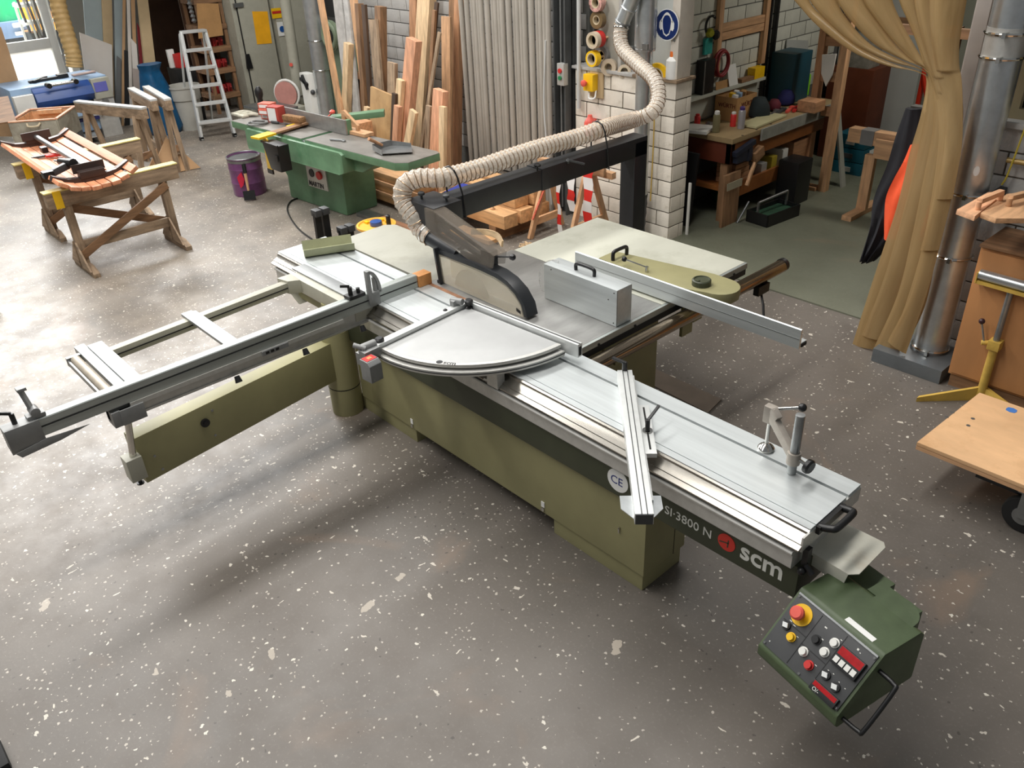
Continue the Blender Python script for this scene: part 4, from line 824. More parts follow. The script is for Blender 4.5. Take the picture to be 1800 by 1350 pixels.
part('brush_head', B().beam(bx, bx+(hx_-bx)*.26, .13, .03), M['black'], pb)
part('brush_grip', B().cyl(hx_+(bx-hx_)*.25, hx_, .024, n=8), M['black'], pb)
solo('power_cable', B().tube(bez([(-8.55, 4.42, .012), (-8.50, 4.25, .008), (-8.2, 4.05, .008), (-7.6, 3.85, .008), (-6.9, 3.75, .008), (-6.3, 3.6, .008)], 10), .009, 6), M['black'], 'black power cable running over the floor from the green planer', 'cable', smooth=60)

# ---------------------------------------------------------------- leaning timber: every board a thing
LEAN = .10; PLACED = []
def on_layer(q, Yk): d = ray(*q); return EYE + d*((Yk+LEAN*H)/(d.y-LEAN*d.z))      # layer plane: y = Yk + LEAN * z
def clash(A, Q):
    for P_ in (A, Q):
        for i in range(4):
            e = (P_[(i+1) % 4][0]-P_[i][0], P_[(i+1) % 4][1]-P_[i][1]); n_ = (-e[1], e[0])
            a = [p[0]*n_[0]+p[1]*n_[1] for p in A]; b = [p[0]*n_[0]+p[1]*n_[1] for p in Q]
            if max(a) <= min(b) or max(b) <= min(a): return False
    return True
def lean(px0, px1, w, t, m, label, D=0, name='timber_board'):
    """board leaning in a stack: its middle line passes two picture points, it stands on the floor in front of whatever it covers"""
    w *= 1.5; t *= 1.1
    for _ in range(60):
        Yk = 6.105-D-t/2; a, b_ = on_layer(px0, Yk), on_layer(px1, Yk); d = b_-a
        foot = a+d*((.012+t*.1-a.z)/d.z); ax = (foot-a).normalized(); sx = Vector((0, 1, -LEAN)).normalized().cross(ax).normalized()*(w/2)
        foot = foot-ax*abs(sx.z)
        quad = [((q+sx*k).x, (q+sx*k).z) for q, k in ((a, 1), (a, -1), (foot, -1), (foot, 1))]
        need = max([f for Q, f in PLACED if clash(quad, Q)], default=0)
        if need <= D+1e-6: break
        D = need+.004
    PLACED.append((quad, D+t))
    b = B().beam(foot, a, w, t, (0, 1, -LEAN))
    return solo(name, b, m, label, 'board', loc=(foot.x, foot.y, 0), group='boards leaning on the block wall', bev=.002)
GW = mat('scribbled_white_board', (186,184,180), .6, 0, .12, 12, (1,1,.3) and 0)
X_ = [
 ((590,-30),(607,112),.12,.02,'gw','pale grey painted board with scribbles left of the block wall'),
 ((606,-30),(617,80),.07,.03,'gw','narrow pale grey painted lath beside the scribbled board'),
 ((618,-30),(634,98),.075,.04,'wl','long brown board leaning left of the dark edged lath'),
 ((631,6),(637,95),.05,.07,'wb','lath with a dark edge and its top just in frame'),
 ((640,8),(652,188),.05,.03,'dk','thin dark brown board behind the short pale block'),
 ((613,76),(609,190),.075,.07,'wp','short pale pine block standing at the left end of the rack'),
 ((635,97),(638,190),.075,.03,'wd','short mid brown board right of the pale pine block'),
 ((624,123),(622,190),.045,.03,'wr','small rose coloured offcut between two short boards'),
 ((627,139),(625,192),.05,.04,'bk','short black painted slat at the planer'),
 ((633,128),(633,190),.045,.03,'wd2','narrow reddish offcut right of the black slat'),
 ((656,34),(667,160),.10,.03,'wo','wide grey brown plank leaning left over the wall'),
 ((669,11),(671,160),.075,.08,'wb2','brown squared post above the square panel'),
 ((690,110),(690,165),.095,.04,'wo2','weathered greenish plank right of the square panel'),
 ((675,161),(671,318),.33,.03,'ply','square stained plywood panel standing behind the planer'),
 ((694,164),(691,238),.045,.03,'dk2','dark narrow strip at the right edge of the plywood panel'),
 ((705,140),(698,240),.065,.05,'wp2','pale short pine lath left of the rose beam'),
 ((700,186),(696,260),.06,.05,'wr2','pink toned short lath below the pale pine lath'),
 ((728,69),(711,246),.115,.08,'wr3','rose larch square beam with a sawn top'),
 ((727,-20),(727,90),.085,.03,'wd3','reddish board rising behind the rose beam'),
 ((752,-30),(735,250),.15,.09,'wp3','thickest and tallest pale pine beam of the rack'),
 ((728,195),(717,255),.07,.04,'wp4','short pale tapering board in front of the pine beam'),
 ((768,4),(752,185),.04,.02,'dk3','thin dark lath right of the tall pine beam'),
 ((764,18),(755,184),.035,.03,'wb3','thin brown lath beside the thin dark one'),
 ((773,57),(758,150),.03,.02,'wo3','slender grey lath leaning right'),
 ((785,29),(786,156),.10,.03,'wl2','knotty orange brown board left of the tall pair'),
 ((775,158),(766,300),.11,.07,'wr4','broad reddish block with a pale sawn top'),
 ((779,187),(778,310),.055,.04,'wp5','short pale slat with a dark knot near its top'),
 ((798,-30),(793,240),.065,.05,'wb4','tall brown board of the pair beside the ribbed curtain'),
 ((807,-30),(804,240),.06,.06,'wd4','tall reddish board of the pair beside the ribbed curtain'),
 ((755,186),(753,240),.05,.04,'wo4','short grey stub behind the reddish block'),
 ((646,188),(645,215),.05,.05,'wp6','tiny pale stub behind the push block'),
]
TM = {'gw':GW,'wp':WP['z'],'wl':WL['z'],'wd':WD['z'],'wr':WR['z'],'wo':WO['z'],'wb':WB['z'],'bk':M['black'],'dk':mat('dark_stained_timber', (74,54,38), .7, 0, .2, 10, stretch=(1,1,.1)),'ply':mat('stained_plywood', (186,150,104), .65, 0, .16, 5, stretch=(1,1,.4), dirt=(150,112,70))}
for a, b_, w_, t_, m_, lab in sorted(X_, key=lambda r: r[0][1]+(-25 if r[4] == 'wd3' else 0)):
    lean(a, b_, w_, t_, TM[m_.rstrip('0123456789')], lab, .36 if a[0] < 620 else 0)
q = PY(641, 214, 5.3)
solo('timber_block', B().box((q.x-.15, 5.2, 0), (q.x+.03, 5.38, q.z)), WD['x'], 'brown squared timber block standing behind the planer table', 'timber block', bev=.004)

# ---------------------------------------------------------------- stacked planks on the floor
def plank(x0, x1, y0, y1, z0, z1, m, lab, nm='plank', grp='planks stacked behind the saw', rz=0, slot=None):
    t = B().box((x0, y0, z0), (x1, y1, z1))
    return solo(nm, t, m, lab, 'plank', group=grp, bev=.003)
BKB = WL['x']; BKO = wood('fresh_oak', (206,160,112), 'x')
solo('bearer', B().box((-8.2, 4.9, 0), (-8.1, 5.14, .05)), WB['y'], 'left bearer under the plank stack', 'bearer')
solo('bearer', B().box((-7.15, 4.9, 0), (-7.05, 5.14, .05)), WB['y'], 'right bearer under the plank stack', 'bearer')
for i, (x0, z0, z1, y0, lab) in enumerate(((-8.30, .052, .112, 4.90, 'lowest broad plank of the stack right of the planer'), (-8.33, .116, .156, 4.89, 'second plank from the floor right of the planer'), (-8.34, .16, .22, 4.91, 'middle plank of the stack right of the planer'), (-8.32, .224, .27, 4.90, 'second plank from the top right of the planer'), (-8.30, .274, .355, 4.92, 'top plank of the stack right of the planer'))):
    plank(x0, x0+1.40, y0, y0+.24, z0, z1, BKB if i % 2 else BKO, lab)
plank(-7.2, -5.9, 4.46, 4.64, .0, .045, WR['x'], 'thin loose plank on the floor in front of the stack')
bm_ = [(-6.80, -5.72, 5.02, 5.2, .14, .27, 'front beam with a peg on top in the oak beam pile'), (-6.78, -5.80, 5.24, 5.42, .275, .40, 'upper beam behind the front beam of the oak pile'), (-6.75, -5.74, 5.44, 5.60, .275, .42, 'topmost rear beam of the oak pile'), (-6.76, -5.72, 5.24, 5.41, .14, .27, 'lower middle beam of the oak pile'), (-6.75, -5.71, 5.46, 5.62, .14, .27, 'longest rear beam of the oak pile'), (-6.6, -5.75, 4.84, 4.97, .03, .07, 'small flat board in front of the oak pile'), (-6.7, -6.05, 4.74, 4.83, .03, .08, 'narrow flat board lowest at the oak pile')]
solo('bearer', B().box((-6.75, 5.0, 0), (-6.6, 5.66, .139)).box((-6.75, 4.72, 0), (-6.6, 5.0, .029)), WB['y'], 'left bearer under the oak beam pile', 'bearer')
solo('bearer', B().box((-5.95, 5.02, 0), (-5.85, 5.66, .14)), WB['y'], 'right bearer under the oak beam pile', 'bearer')
for x0, x1, y0, y1, z0, z1, lab in bm_: plank(x0, x1, y0, y1, z0, z1, BKO, lab, 'oak_beam', 'oak beams piled behind the boom')
p = PY(866, 365, 5.1)
pg = thing('round_peg', 'thin wooden peg standing on the front oak beam', 'peg', (p.x, 5.1, .27))
part('peg_stick', B().cyl((p.x, 5.1, .275), (p.x+.01, 5.12, .46), .012, n=8), WP['z'], pg); part('peg_foot', B().cyl((p.x, 5.1, .271), (p.x, 5.1, .28), .025, n=12), WD['z'], pg)
solo('blue_cloth', B().ruled([(-6.65,5.01,.29),(-6.6,5.01,.32),(-6.45,5.01,.33),(-6.33,5.01,.29)], [(-6.6,5.23,.35),(-6.55,5.23,.36),(-6.4,5.23,.36),(-6.3,5.23,.33)], .02), mat('royal_blue_cloth', (34,50,140), .8, 0, .1, 8), 'royal blue cloth folded on the oak beams', 'cloth', smooth=60)
sd = B()
for i in range(60):
    a_ = random.uniform(0, 2*PI); r_ = random.uniform(0, .18); sd.cbox((-5.45+r_*math.cos(a_)*.7, 5.12+r_*.6*math.sin(a_), .01+.03*(1-r_/.18)*random.random()), (.05, .02, .012), Euler((random.uniform(-.5,.5), random.uniform(-.5,.5), a_)))
tag(solo('wood_shavings', sd, WP['x'], 'pale wood shavings on the floor by the oak beams', 'shavings', kind='stuff'))
# tool bucket lid with odds and ends
p = P(662, 400, .30)
lb = thing('yellow_lid_drum', 'drum with a yellow tray lid carrying small tools behind the saw', 'drum', (p.x, p.y, 0))
part('drum_wall', B().lathe((0,0,0), [(.13, 0), (.14, .30), (.10, .305)], 20), M['black'], lb, local=True, smooth=40)
part('lid', B().lathe((0,0,.305), [(.17, 0), (.185, .01), (.185, .03), (.165, .03), (.16, .018), (.001, .018)], 28), mat('yellow_orange_lid', (240,176,70), .5, 0, .06, 6), lb, local=True, smooth=40)
solo('tape_measure', B().lathe((p.x, p.y, .324), [(.055, 0), (.06, .015), (.055, .04), (.02, .045)], 14), M['blue'], 'blue round tool on the yellow lid', 'tool', smooth=40)
solo('black_bottle', B().lathe((p.x+.09, p.y+.08, .324), [(.022, 0), (.022, .09), (.01, .1)], 10), M['black'], 'small black bottle standing on the yellow lid', 'bottle', smooth=40)
for k, (dx, dy) in enumerate(((-.11, -.03), (-.06, .1), (.02, .12))): solo('small_tool', B().cbox((p.x+dx, p.y+dy, .334), (.05, .035, .02), Euler((0,0,k))), M['yel'], ['yellow tool left on the yellow lid', 'yellow tool at the back of the yellow lid', 'yellow tool beside the small black bottle'][k], 'tool', bev=.004)
# black clamp posts behind the saw
for k, (pa_, pb2, lab) in enumerate((((563,372),(590,424),'left leaning black slotted clamp pair behind the far table end'), ((608,402),(615,428),'short black slotted clamp pair right of the leaning pair'))):
    b0_ = P(*pb2, .70); top = PX(*pa_, b0_.x-.22); tc = thing('slotted_clamp', lab, 'clamp', (b0_.x-.2, b0_.y, 0), 0, 'black clamps behind the saw')
    for s2 in (-.035, .035):
        c1 = Vector((b0_.x-.2, b0_.y+s2, 0)); c2 = Vector((top.x, top.y+s2, top.z))
        mid = c1.lerp(c2, .5)+Vector((.0, .02*k, 0))
        bb_ = B(); pts_ = bez([c1, mid, c2], 4)
        for q0_, q1_ in zip(pts_, pts_[1:]): bb_.beam(q0_, q1_, .055, .03, (1,0,0))
        part('clamp_bar', bb_, M['black'], tc); part('clamp_head', B().cbox(c2, (.075, .055, .05)), M['dgrey'], tc, bev=.004)
# ---------------------------------------------------------------- barrier trestle with striped tape
tr = thing('wooden_trestle', 'pale wooden A frame trestle standing before the ribbed curtain', 'trestle', (-5.64, 5.5, 0))
def leg(a, b_, w_=.055, t_=.035): part('leg', B().beam(a, b_, w_, t_, (1,0,0)), WL['z'], tr, bev=.002)
f0, f1 = P(932, 420, 0), P(987, 395, 0); tpz = .68
leg(f0, (-5.60, 5.50, tpz)); leg(f1, (-5.66, 5.56, tpz))
g0_, g1_ = (-5.22, 5.40, 0), (-5.22, 5.95, 0)
leg(g0_, (-5.22, 5.64, tpz)); leg(g1_, (-5.22, 5.70, tpz))
part('stretcher', B().beam((-5.645, f0.y+.05, .15), (-5.65, f1.y-.03, .15), .03, .07), WL['y'], tr); part('stretcher', B().beam((-5.22, 5.46, .15), (-5.22, 5.88, .15), .03, .07), WL['y'], tr)
part('top_rail', B().beam((-5.75, 5.53, tpz), (-5.05, 5.70, tpz), .05, .09), WL['x'], tr, bev=.002)
part('leg_scale', B().beam(f0+Vector((.03, 0.01, .2)), Vector((-5.57, 5.50, .6)), .012, .02, (1,0,0)), mat('red_scale_print', (196,96,70), .6, 0, .3, 60), tr)
tape_m = bpy.data.materials.new('red_white_tape'); tape_m.use_nodes = True; nt = tape_m.node_tree; tcx = nt.nodes.new('ShaderNodeTexCoord'); sp2 = nt.nodes.new('ShaderNodeSeparateXYZ'); nt.links.new(tcx.outputs['Object'], sp2.inputs[0])
ml = nt.nodes.new('ShaderNodeMath'); ml.operation = 'MULTIPLY'; ml.inputs[1].default_value = 4.6; nt.links.new(sp2.outputs[2], ml.inputs[0]); frc = nt.nodes.new('ShaderNodeMath'); frc.operation = 'FRACT'; nt.links.new(ml.outputs[0], frc.inputs[0]); gt = nt.nodes.new('ShaderNodeMath'); gt.operation = 'GREATER_THAN'; gt.inputs[1].default_value = .5; nt.links.new(frc.outputs[0], gt.inputs[0])
mxx = nt.nodes.new('ShaderNodeMix'); mxx.data_type = 'RGBA'; nt.links.new(gt.outputs[0], mxx.inputs[0]); mxx.inputs[6].default_value = srgb(226,222,218); mxx.inputs[7].default_value = srgb(214,44,36); nt.links.new(mxx.outputs[2], nt.nodes['Principled BSDF'].inputs['Base Color'])
for k, (xa, w_, ya_, zt, zb2, lab) in enumerate(((-5.46, .05, 5.50, .72, .02, 'narrow hanging strip of red and white tape on the trestle'), (-5.32, .10, 5.50, .74, .30, 'broad red and white tape strip left of the longest one'), (-5.17, .12, 5.56, .80, .10, 'broad long red and white tape strip at the right of the trestle'))):
    A_ = [Vector((xa+.012*math.sin(i*1.3+k), ya_-.05*math.sin(PI*i/10)*.4, zt+(zb2-zt)*i/10)) for i in range(11)]
    solo('barrier_tape', B().ruled(A_, [q+Vector((w_*(1-.25*(i % 3)/3), .012*math.sin(i*.9), 0)) for i, q in enumerate(A_)], .003), tape_m, lab, 'barrier tape', group='barrier tape strips on the trestle', smooth=60)
solo('offcut', B().box((-5.2, 5.74, .60), (-5.0, 5.80, .66)), WL['x'], 'short wooden offcut tied at the right trestle end', 'offcut', bev=.002)

# ---------------------------------------------------------------- ribbed curtain, column, conduits
acc = thing('ribbed_curtain', 'tall grey white ribbed tube stack standing beside the leaning timber', 'tube stack', (-6.6, 5.98, 0))
am = mat('ribbed_grey_tube', (176,170,160), .5, 0, .06, 4, rnd=.04)
base_m = None
xa, xb = -7.30, -6.02
for i in range(25):
    x = xa+(xb-xa)*i/24; y = 5.96+.02*(i % 2)+.01*math.sin(i*2.1); zb2 = .02+.05*abs(math.sin(i*1.7))
    b = B().tube([(x, y, zb2), (x, y, zb2+.02), (x, y, 2.9)], [.02, .026, .026], 10)
    part('tube', b, am, acc, smooth=50)
part('tie_cord', B().beam((xa-.03, 5.925, .30), (xb+.03, 5.925, .34), .008, .015), M['black'], acc)
def pipe(nm, lab, pts_, r, m, cat, n=14): return solo(nm, B().tube(pts_, r, n), m, lab, cat, smooth=50, loc=(pts_[0][0], pts_[0][1], min(p_[2] for p_ in pts_)))
pipe('conduit', 'thin grey conduit left of the dark steel column with the switch', [(-5.985, 6.02, .05), (-5.985, 6.02, 3.2)], .013, M['grey'], 'conduit', 8)
pipe('conduit', 'second thin grey conduit left of the steel column', [(-5.945, 6.05, .05), (-5.945, 6.05, 3.2)], .011, M['grey'], 'conduit', 8)
pipe('conduit', 'white conduit right of the dark steel column', [(-5.69, 6.03, 1.1), (-5.69, 6.03, 3.2)], .02, mat('white_conduit', (196,198,196), .45, 0, .04, 6), 'conduit', 10)
pipe('cable', 'loose pale cable curving beside the ribbed curtain', bez([(-6.03, 5.93, 1.7), (-6.06, 5.92, 1.1), (-6.0, 5.90, .6), (-5.98, 5.92, .1)], 8), .008, MATS['white_conduit'], 'cable', 6)
p = PY(990, 130, 5.99)
sbx = thing('wall_switch', 'grey switch box with red and green buttons on the conduit', 'switch', (p.x, 5.98, p.z-.09))
part('switch_case', B().box((p.x-.045, 5.95, p.z-.10), (p.x+.045, 6.01, p.z+.10)), M['aluw2'], sbx, bev=.005)
part('red_button', B().cyl((p.x, 5.95, p.z+.035), (p.x, 5.935, p.z+.035), .022, n=12), M['red'], sbx); part('green_button', B().cyl((p.x, 5.95, p.z-.03), (p.x, 5.935, p.z-.03), .02, n=12), mat('green_button', (30,120,70), .4, 0, .03, 6), sbx)
# tape board on the low wall
tb = thing('tape_board', 'tall pale board with tape rolls on pegs standing on the low block wall', 'board', (-5.42, 6.2, 1.483))
part('back_board', B().box((-5.58, 6.14, 1.484), (-5.26, 6.165, 3.1)), mat('pale_board', (182,178,166), .7, 0, .06, 5), tb)
part('side_rail', B().box((-5.27, 6.10, 1.484), (-5.235, 6.17, 3.1)), M['aluw2'], tb)
part('side_rail', B().box((-5.585, 6.10, 1.484), (-5.56, 6.17, 3.1)), M['dgrey'], tb)
def roll(px, Y, R, r, wd, m, lab, axis=(0,-1,0), core=(196,180,150), ri=None):
    c = PY(*px, Y); t = thing('tape_roll', lab, 'tape roll', tuple(c), 0, 'tape rolls on the peg board'); ax = Vector(axis).normalized()
    part('tape', B().lathe(c, [(r, 0), (R, 0), (R, wd), (r, wd), (r, 0)], 24, ax), m, t, smooth=35)
    part('core', B().lathe(c-ax*.001, [(r*.82, 0), (r*1.0, 0), (r*1.0, wd*1.02), (r*.82, wd*1.02), (r*.82, 0)], 24, ax), mat('tape_core', core, .8, 0, .05, 8), t, smooth=35)
    if wd < .12: part('peg', B().cyl(c-ax*(c.y-6.14 if False else 0)+Vector((0, .0, 0)), (c.x, 6.139, c.z), .01, n=8), WP['y'], t)
brn = mat('brown_tape', (112,92,62), .35, 0, .08, 8); clr = mat('clear_tape', (196,180,158), .3, 0, .08, 8); gry = mat('grey_tape', (120,118,116), .5, 0, .06, 8)
roll((1054, 4), 6.06, .075, .045, .06, mat('red_white_roll', (206,150,140), .4, 0, .5, 26), 'red and white tape roll at the top of the peg board')
roll((1055, 34), 6.08, .075, .04, .055, brn, 'brown parcel tape roll second from the top of the peg board')
roll((1055, 68), 6.06, .072, .05, .07, M['red'], 'red tape roll in the middle of the peg board')
roll((1047, 70), 5.975, .072, .055, .05, clr, 'clear tape roll hanging in front of the red one')
roll((1060, 97), 6.13, .088, .05, .035, gry, 'large grey tape roll at the bottom of the peg board')
roll((1047, 102), 6.0, .07, .052, .06, M['yel'], 'yellow tape roll in front of the grey one')
roll((1073, 118), 6.10, .075, .045, .05, clr, 'pale tape roll standing on the wall cap beside the pegs', (.3,-1,.1))
roll((1098, 126), 6.12, .06, .04, .05, clr, 'second pale tape roll lying on the wall cap', (.7,-1,.3))
c = PY(1156, 133, 6.10)
roll((1156, 132), 6.12, .105, .07, .04, M['yel'], 'yellow tape roll standing on the pier cap beside the white bottle', (.25,-1,0))
c = PY(1181, 146, 6.095); 
wbt = thing('white_bottle', 'white bottle with an orange cap on the pier cap', 'bottle', (c.x, 6.095, 1.483))
part('bottle_body', B().lathe((c.x, 6.095, 1.483), [(.055, 0), (.058, .02), (.058, .15), (.03, .18), (.025, .18)], 18), M['paper'], wbt, smooth=40)
part('bottle_cap', B().lathe((c.x, 6.095, 1.663), [(.028, 0), (.03, .01), (.028, .045)], 14), mat('orange_cap', (236,120,50), .4, 0, .03, 6), wbt, smooth=40)
c = PY(1042, 143, 6.05)
es = thing('emergency_stop_box', 'yellow emergency stop box with a red button on the low wall', 'emergency stop', (c.x, 6.06, c.z-.06))
part('backing_board', B().box((c.x-.03, 6.045, c.z-.14), (c.x+.13, 6.062, c.z+.09)), M['board'], es)
part('box', B().box((c.x-.05, 5.97, c.z-.075), (c.x+.07, 6.045, c.z+.075)), M['yel'], es, bev=.008)
part('red_button', B().lathe((c.x-.01, 5.97, c.z), [(.012, 0), (.016, .02), (.03, .025), (.03, .045), (.02, .05)], 14, (0,-1,0)), M['redp'], es, smooth=40)
part('cable_loop', B().tube(bez([(c.x, 6.0, c.z-.075), (c.x+.02, 5.98, c.z-.14), (c.x+.08, 5.99, c.z-.13), (c.x+.06, 6.03, c.z-.06)], 6), .008, 6), M['paper'], es)
c = PY(1037, 215, 6.0)
solo('red_lamp', B().lathe((c.x, 6.0, c.z-.12), [(.05, 0), (.055, .03), (.055, .12), (.04, .15), (.025, .17), (.02, .19)], 16).beam((c.x, 6.03, c.z), (c.x, 6.075, c.z), .04, .04), M['redp'], 'salmon red plastic lamp hanging on the low wall above the hose', 'lamp', smooth=40)
# galvanised ducts
gd = thing('galvanised_duct', 'vertical galvanised extraction duct in front of the low block wall', 'duct', (-4.82, 5.93, 0))
part('upper_pipe', B().cyl((-4.82, 5.93, 1.72), (-4.82, 5.93, 3.4), .092, n=24), M['galv'], gd, smooth=50)
part('lower_pipe', B().cyl((-4.818, 5.93, .42), (-4.82, 5.93, 1.74), .07, n=24), M['galv'], gd, smooth=50)
part('flex_end', B().tube([(-4.818, 5.93-.03*i/10, .46-.046*i) for i in range(11)], [.073 if i % 2 else .079 for i in range(11)], 18), M['dgrey'], gd, smooth=60)
part('pipe_clamp', B().torus((-4.82, 5.93, 1.74), .082, .012, (0,0,1), 24, 6).box((-4.95, 5.84, 1.72), (-4.88, 5.86, 1.76)).box((-4.78, 5.838, 1.745), (-4.72, 5.855, 1.79)), M['steel'], gd)
part('duct_strip', B().box((-4.96, 6.02, .0), (-4.91, 6.065, 1.45)), M['galv'], gd)
part('duct_cable', B().tube(bez([(-4.72, 5.97, 1.3), (-4.715, 5.97, .9), (-4.72, 5.97, .4)], 8), .006, 6), M['olivey'], gd)
hd2 = thing('branch_duct', 'sloping galvanised duct end that the clear hose is clipped to', 'duct', (-4.95, 5.75, 2.0))
e0 = along(L[-1]); dtop = PY(1122, -25, 5.78)
part('duct_pipe', B().cyl(e0, dtop, .062, n=20), M['galv'], hd2, smooth=50)
part('duct_band', B().torus(e0.lerp(dtop, .42), .064, .007, (dtop-e0), 20, 6), M['galv'], hd2)
part('duct_band', B().torus(e0.lerp(dtop, .06), .064, .006, (dtop-e0), 20, 6), M['steel'], hd2)
# hearing protection sign on a clear panel, with its post
gp = solo('glass_panel', B().box((-5.05, 6.21, 1.484), (-4.662, 6.218, 3.1)), mat('hazy_panel', (196,200,196), .15, 0, .06, 3, alpha=.85), 'hazy clear panel standing on the pier cap behind the sign', 'panel')
sg_ = thing('safety_sign', 'round blue hearing protection sign with a white head wearing ear muffs', 'sign', (-4.69, 6.05, 1.80))
sc0 = Vector((-4.69, 6.05, 1.918)); SR = .125
part('sign_disc', B().lathe(sc0, [(SR, 0), (SR, .003)], 36, (0,-1,0)), M['paper'], sg_)
part('sign_field', B().lathe(sc0+Vector((0,-.003,0)), [(SR*.94, 0), (SR*.94, .0012)], 36, (0,-1,0)), M['navy'], sg_)
hs = B(); pts_ = []
outl = [(-.052, .028), (-.05, .055), (-.03, .082), (0, .09), (.03, .082), (.05, .055), (.052, .028), (.046, -.03), (.03, -.075), (0, -.092), (-.03, -.075), (-.046, -.03)]
inl = [(x*.84, z*.86) for x, z in outl]
for i in range(12):
    j = (i+1) % 12; hs.prism([sc0+Vector((x, -.0044, z)) for x, z in (outl[i], outl[j], inl[j], inl[i])], (0, -.0008, 0))
part('head_outline', hs, M['paper'], sg_, 'white outline of the head')
for s2 in (1, -1): part('ear_muff', B().prism([sc0+Vector((s2*x, -.0046, z)) for x, z in ((.046, .03), (.066, .034), (.078, .015), (.078, -.025), (.064, -.045), (.044, -.035))], (0, -.001, 0)), M['paper'], sg_)
hb2 = B()
bo = [(-.064+.128*i/10, .03+.068*math.sin(PI*i/10)) for i in range(11)]
for i in range(10): hb2.prism([sc0+Vector((x, -.0048, z)) for x, z in (bo[i], bo[i+1], (bo[i+1][0]*.86, bo[i+1][1]-.012), (bo[i][0]*.86, bo[i][1]-.012))], (0, -.0008, 0))
part('head_band', hb2, M['paper'], sg_)
wpst = thing('white_post', 'white painted wooden post standing on the pier cap right of the sign', 'post', (-4.60, 6.14, 1.483))
part('post_shaft', B().box((-4.655, 6.07, 1.484), (-4.575, 6.26, 3.2)), mat('dirty_white_wood', (206,198,186), .6, 0, .06, 8), wpst, bev=.004)
part('post_bolt', B().cyl((-4.62, 6.07, 1.80), (-4.62, 6.062, 1.80), .012, n=8), M['steel'], wpst)

# ================================================================ left: trestles, slatted seat, grey blue machine, boards, shelf
YELT = mat('chipped_yellow_paint', (212,194,120), .6, 0, .16, 14, dirt=(150,128,98))
def saw_trestle(X, y0, y1, zt, label, yellow=True):
    t = thing('saw_trestle', label, 'trestle', (X, (y0+y1)/2, 0), 0, 'old wooden trestles')
    part('top_beam', B().box((X-.05, y0-.16, zt-.15), (X+.05, y1+.16, zt-.012)), WO['y'], t, bev=.004)
    part('top_edge', B().box((X-.055, y0-.17, zt-.012), (X+.055, y1+.17, zt)), YELT, t, 'chipped yellow top edge', bev=.002)
    part('yellow_patch', B().box((X+.045, y0-.10, zt-.16), (X+.056, y0-.03, zt+.001)), M['yel'], t, 'yellow tape patch')
    for y in (y0, y1):
        part('post', B().box((X-.035, y-.035, .05), (X+.035, y+.035, zt-.15)), WO['z'], t, bev=.003)
        part('foot', B().prism([(X-.27, y-.03, 0), (X+.27, y-.03, 0), (X+.27, y-.03, .04), (X+.16, y-.03, .085), (X-.16, y-.03, .085), (X-.27, y-.03, .04)], (0, .06, 0)), WO['x'], t, bev=.003)
        part('gusset', B().prism([(X+.03, y-.045, .05), (X+.25, y-.045, .06), (X+.03, y-.045, .30)], (0, .016, 0)).prism([(X-.03, y-.045, .05), (X-.25, y-.045, .06), (X-.03, y-.045, .30)], (0, .016, 0)), WO['x'], t)
    part('stretcher', B().box((X-.015, y0, .20), (X+.015, y1, .29)), WO['y'], t, bev=.002)
    part('brace', B().beam((X+.045, y0-.02, .16), (X+.045, y1+.02, zt-.18), .02, .075, (0,0,1)), WB['y'], t, bev=.002)
    part('brace', B().beam((X-.045, y0-.02, zt-.18), (X-.045, y1+.02, .22), .02, .075, (0,0,1)), WB['y'], t, bev=.002)
    return t
saw_trestle(-8.25, 1.92, 2.82, .80, 'nearer old wooden trestle with yellow edges under the slatted seat')
saw_trestle(-9.52, 2.02, 2.96, .80, 'farther old wooden trestle with yellow edges under the slatted seat')
# slatted seat lying on both trestles
ss = thing('slatted_seat', 'curved seat of reddish wooden slats lying on the two trestles', 'slatted seat', (-8.95, 2.2, .805))
c0s, c1s = [(P(10,265,.86)+P(115,345,.86))/2, (P(110,235,.86)+P(235,300,.86))/2]
eA = (P(10,265,.86)+P(110,235,.86))/2; eB = (P(115,345,.86)+P(235,300,.86))/2
ex = (eB-eA); ex.z = 0; Ls = ex.length; ex.normalize(); ey = Vector((-ex.y, ex.x, 0)); wS = .70
def sp3(u, v, z): return Vector((eA.x, eA.y, 0))+ex*u+ey*v+Vector((0, 0, z))
heights = [.085, .035, .012, .004, .004, .012, .035, .085]
for i in range(8):
    v = -wS/2+wS*(i+.5)/8; tl = [(-1)*.55, -.28, -.10, 0, 0, .10, .28, .55][i]
    upv = ey*(-math.sin(tl))+Vector((0, 0, math.cos(tl)))
    part('slat', B().beam(sp3(-.0-.02*(i % 3), v, .825+heights[i]), sp3(Ls+.02*(i % 2), v, .825+heights[i]), .078, .034, upv), wood('seat_slat', (206,138,100), 'x', .55, .14), ss, bev=.002)
bmat = mat('dark_brown_bracket', (62,50,46), .45, .3, .08, 10)
for u, s2 in ((.10, 1), (Ls-.22, -1)):
    b = B(); prof = [(-.34, .955), (-.22, .90), (-.10, .885), (.10, .885), (.22, .90), (.34, .955)]
    for (va, za_), (vb_, zb_) in zip(prof, prof[1:]): b.beam(sp3(u, va, za_-.02), sp3(u, vb_, zb_-.02), .07, .05)
    part('bracket', b.beam(sp3(u, -.11, .91), sp3(u, .11, .91), .09, .06), bmat, ss, 'dark brown metal cross bracket', bev=.003)
    part('bracket_plate', B().beam(sp3(u+s2*.05, -.14, .955), sp3(u+s2*.05, .14, .955), .012, .08), bmat, ss)
part('spacer_bar', B().cyl(sp3(.14, .0, .935), sp3(Ls-.3, .0, .935), .028, n=14), M['steel'], ss, 'grey round spacer tube', smooth=50)
q = sp3(Ls-.42, -.15, .925)
dr = thing('cordless_driver', 'black cordless driver lying on the near end of the slatted seat', 'power tool', tuple(q))
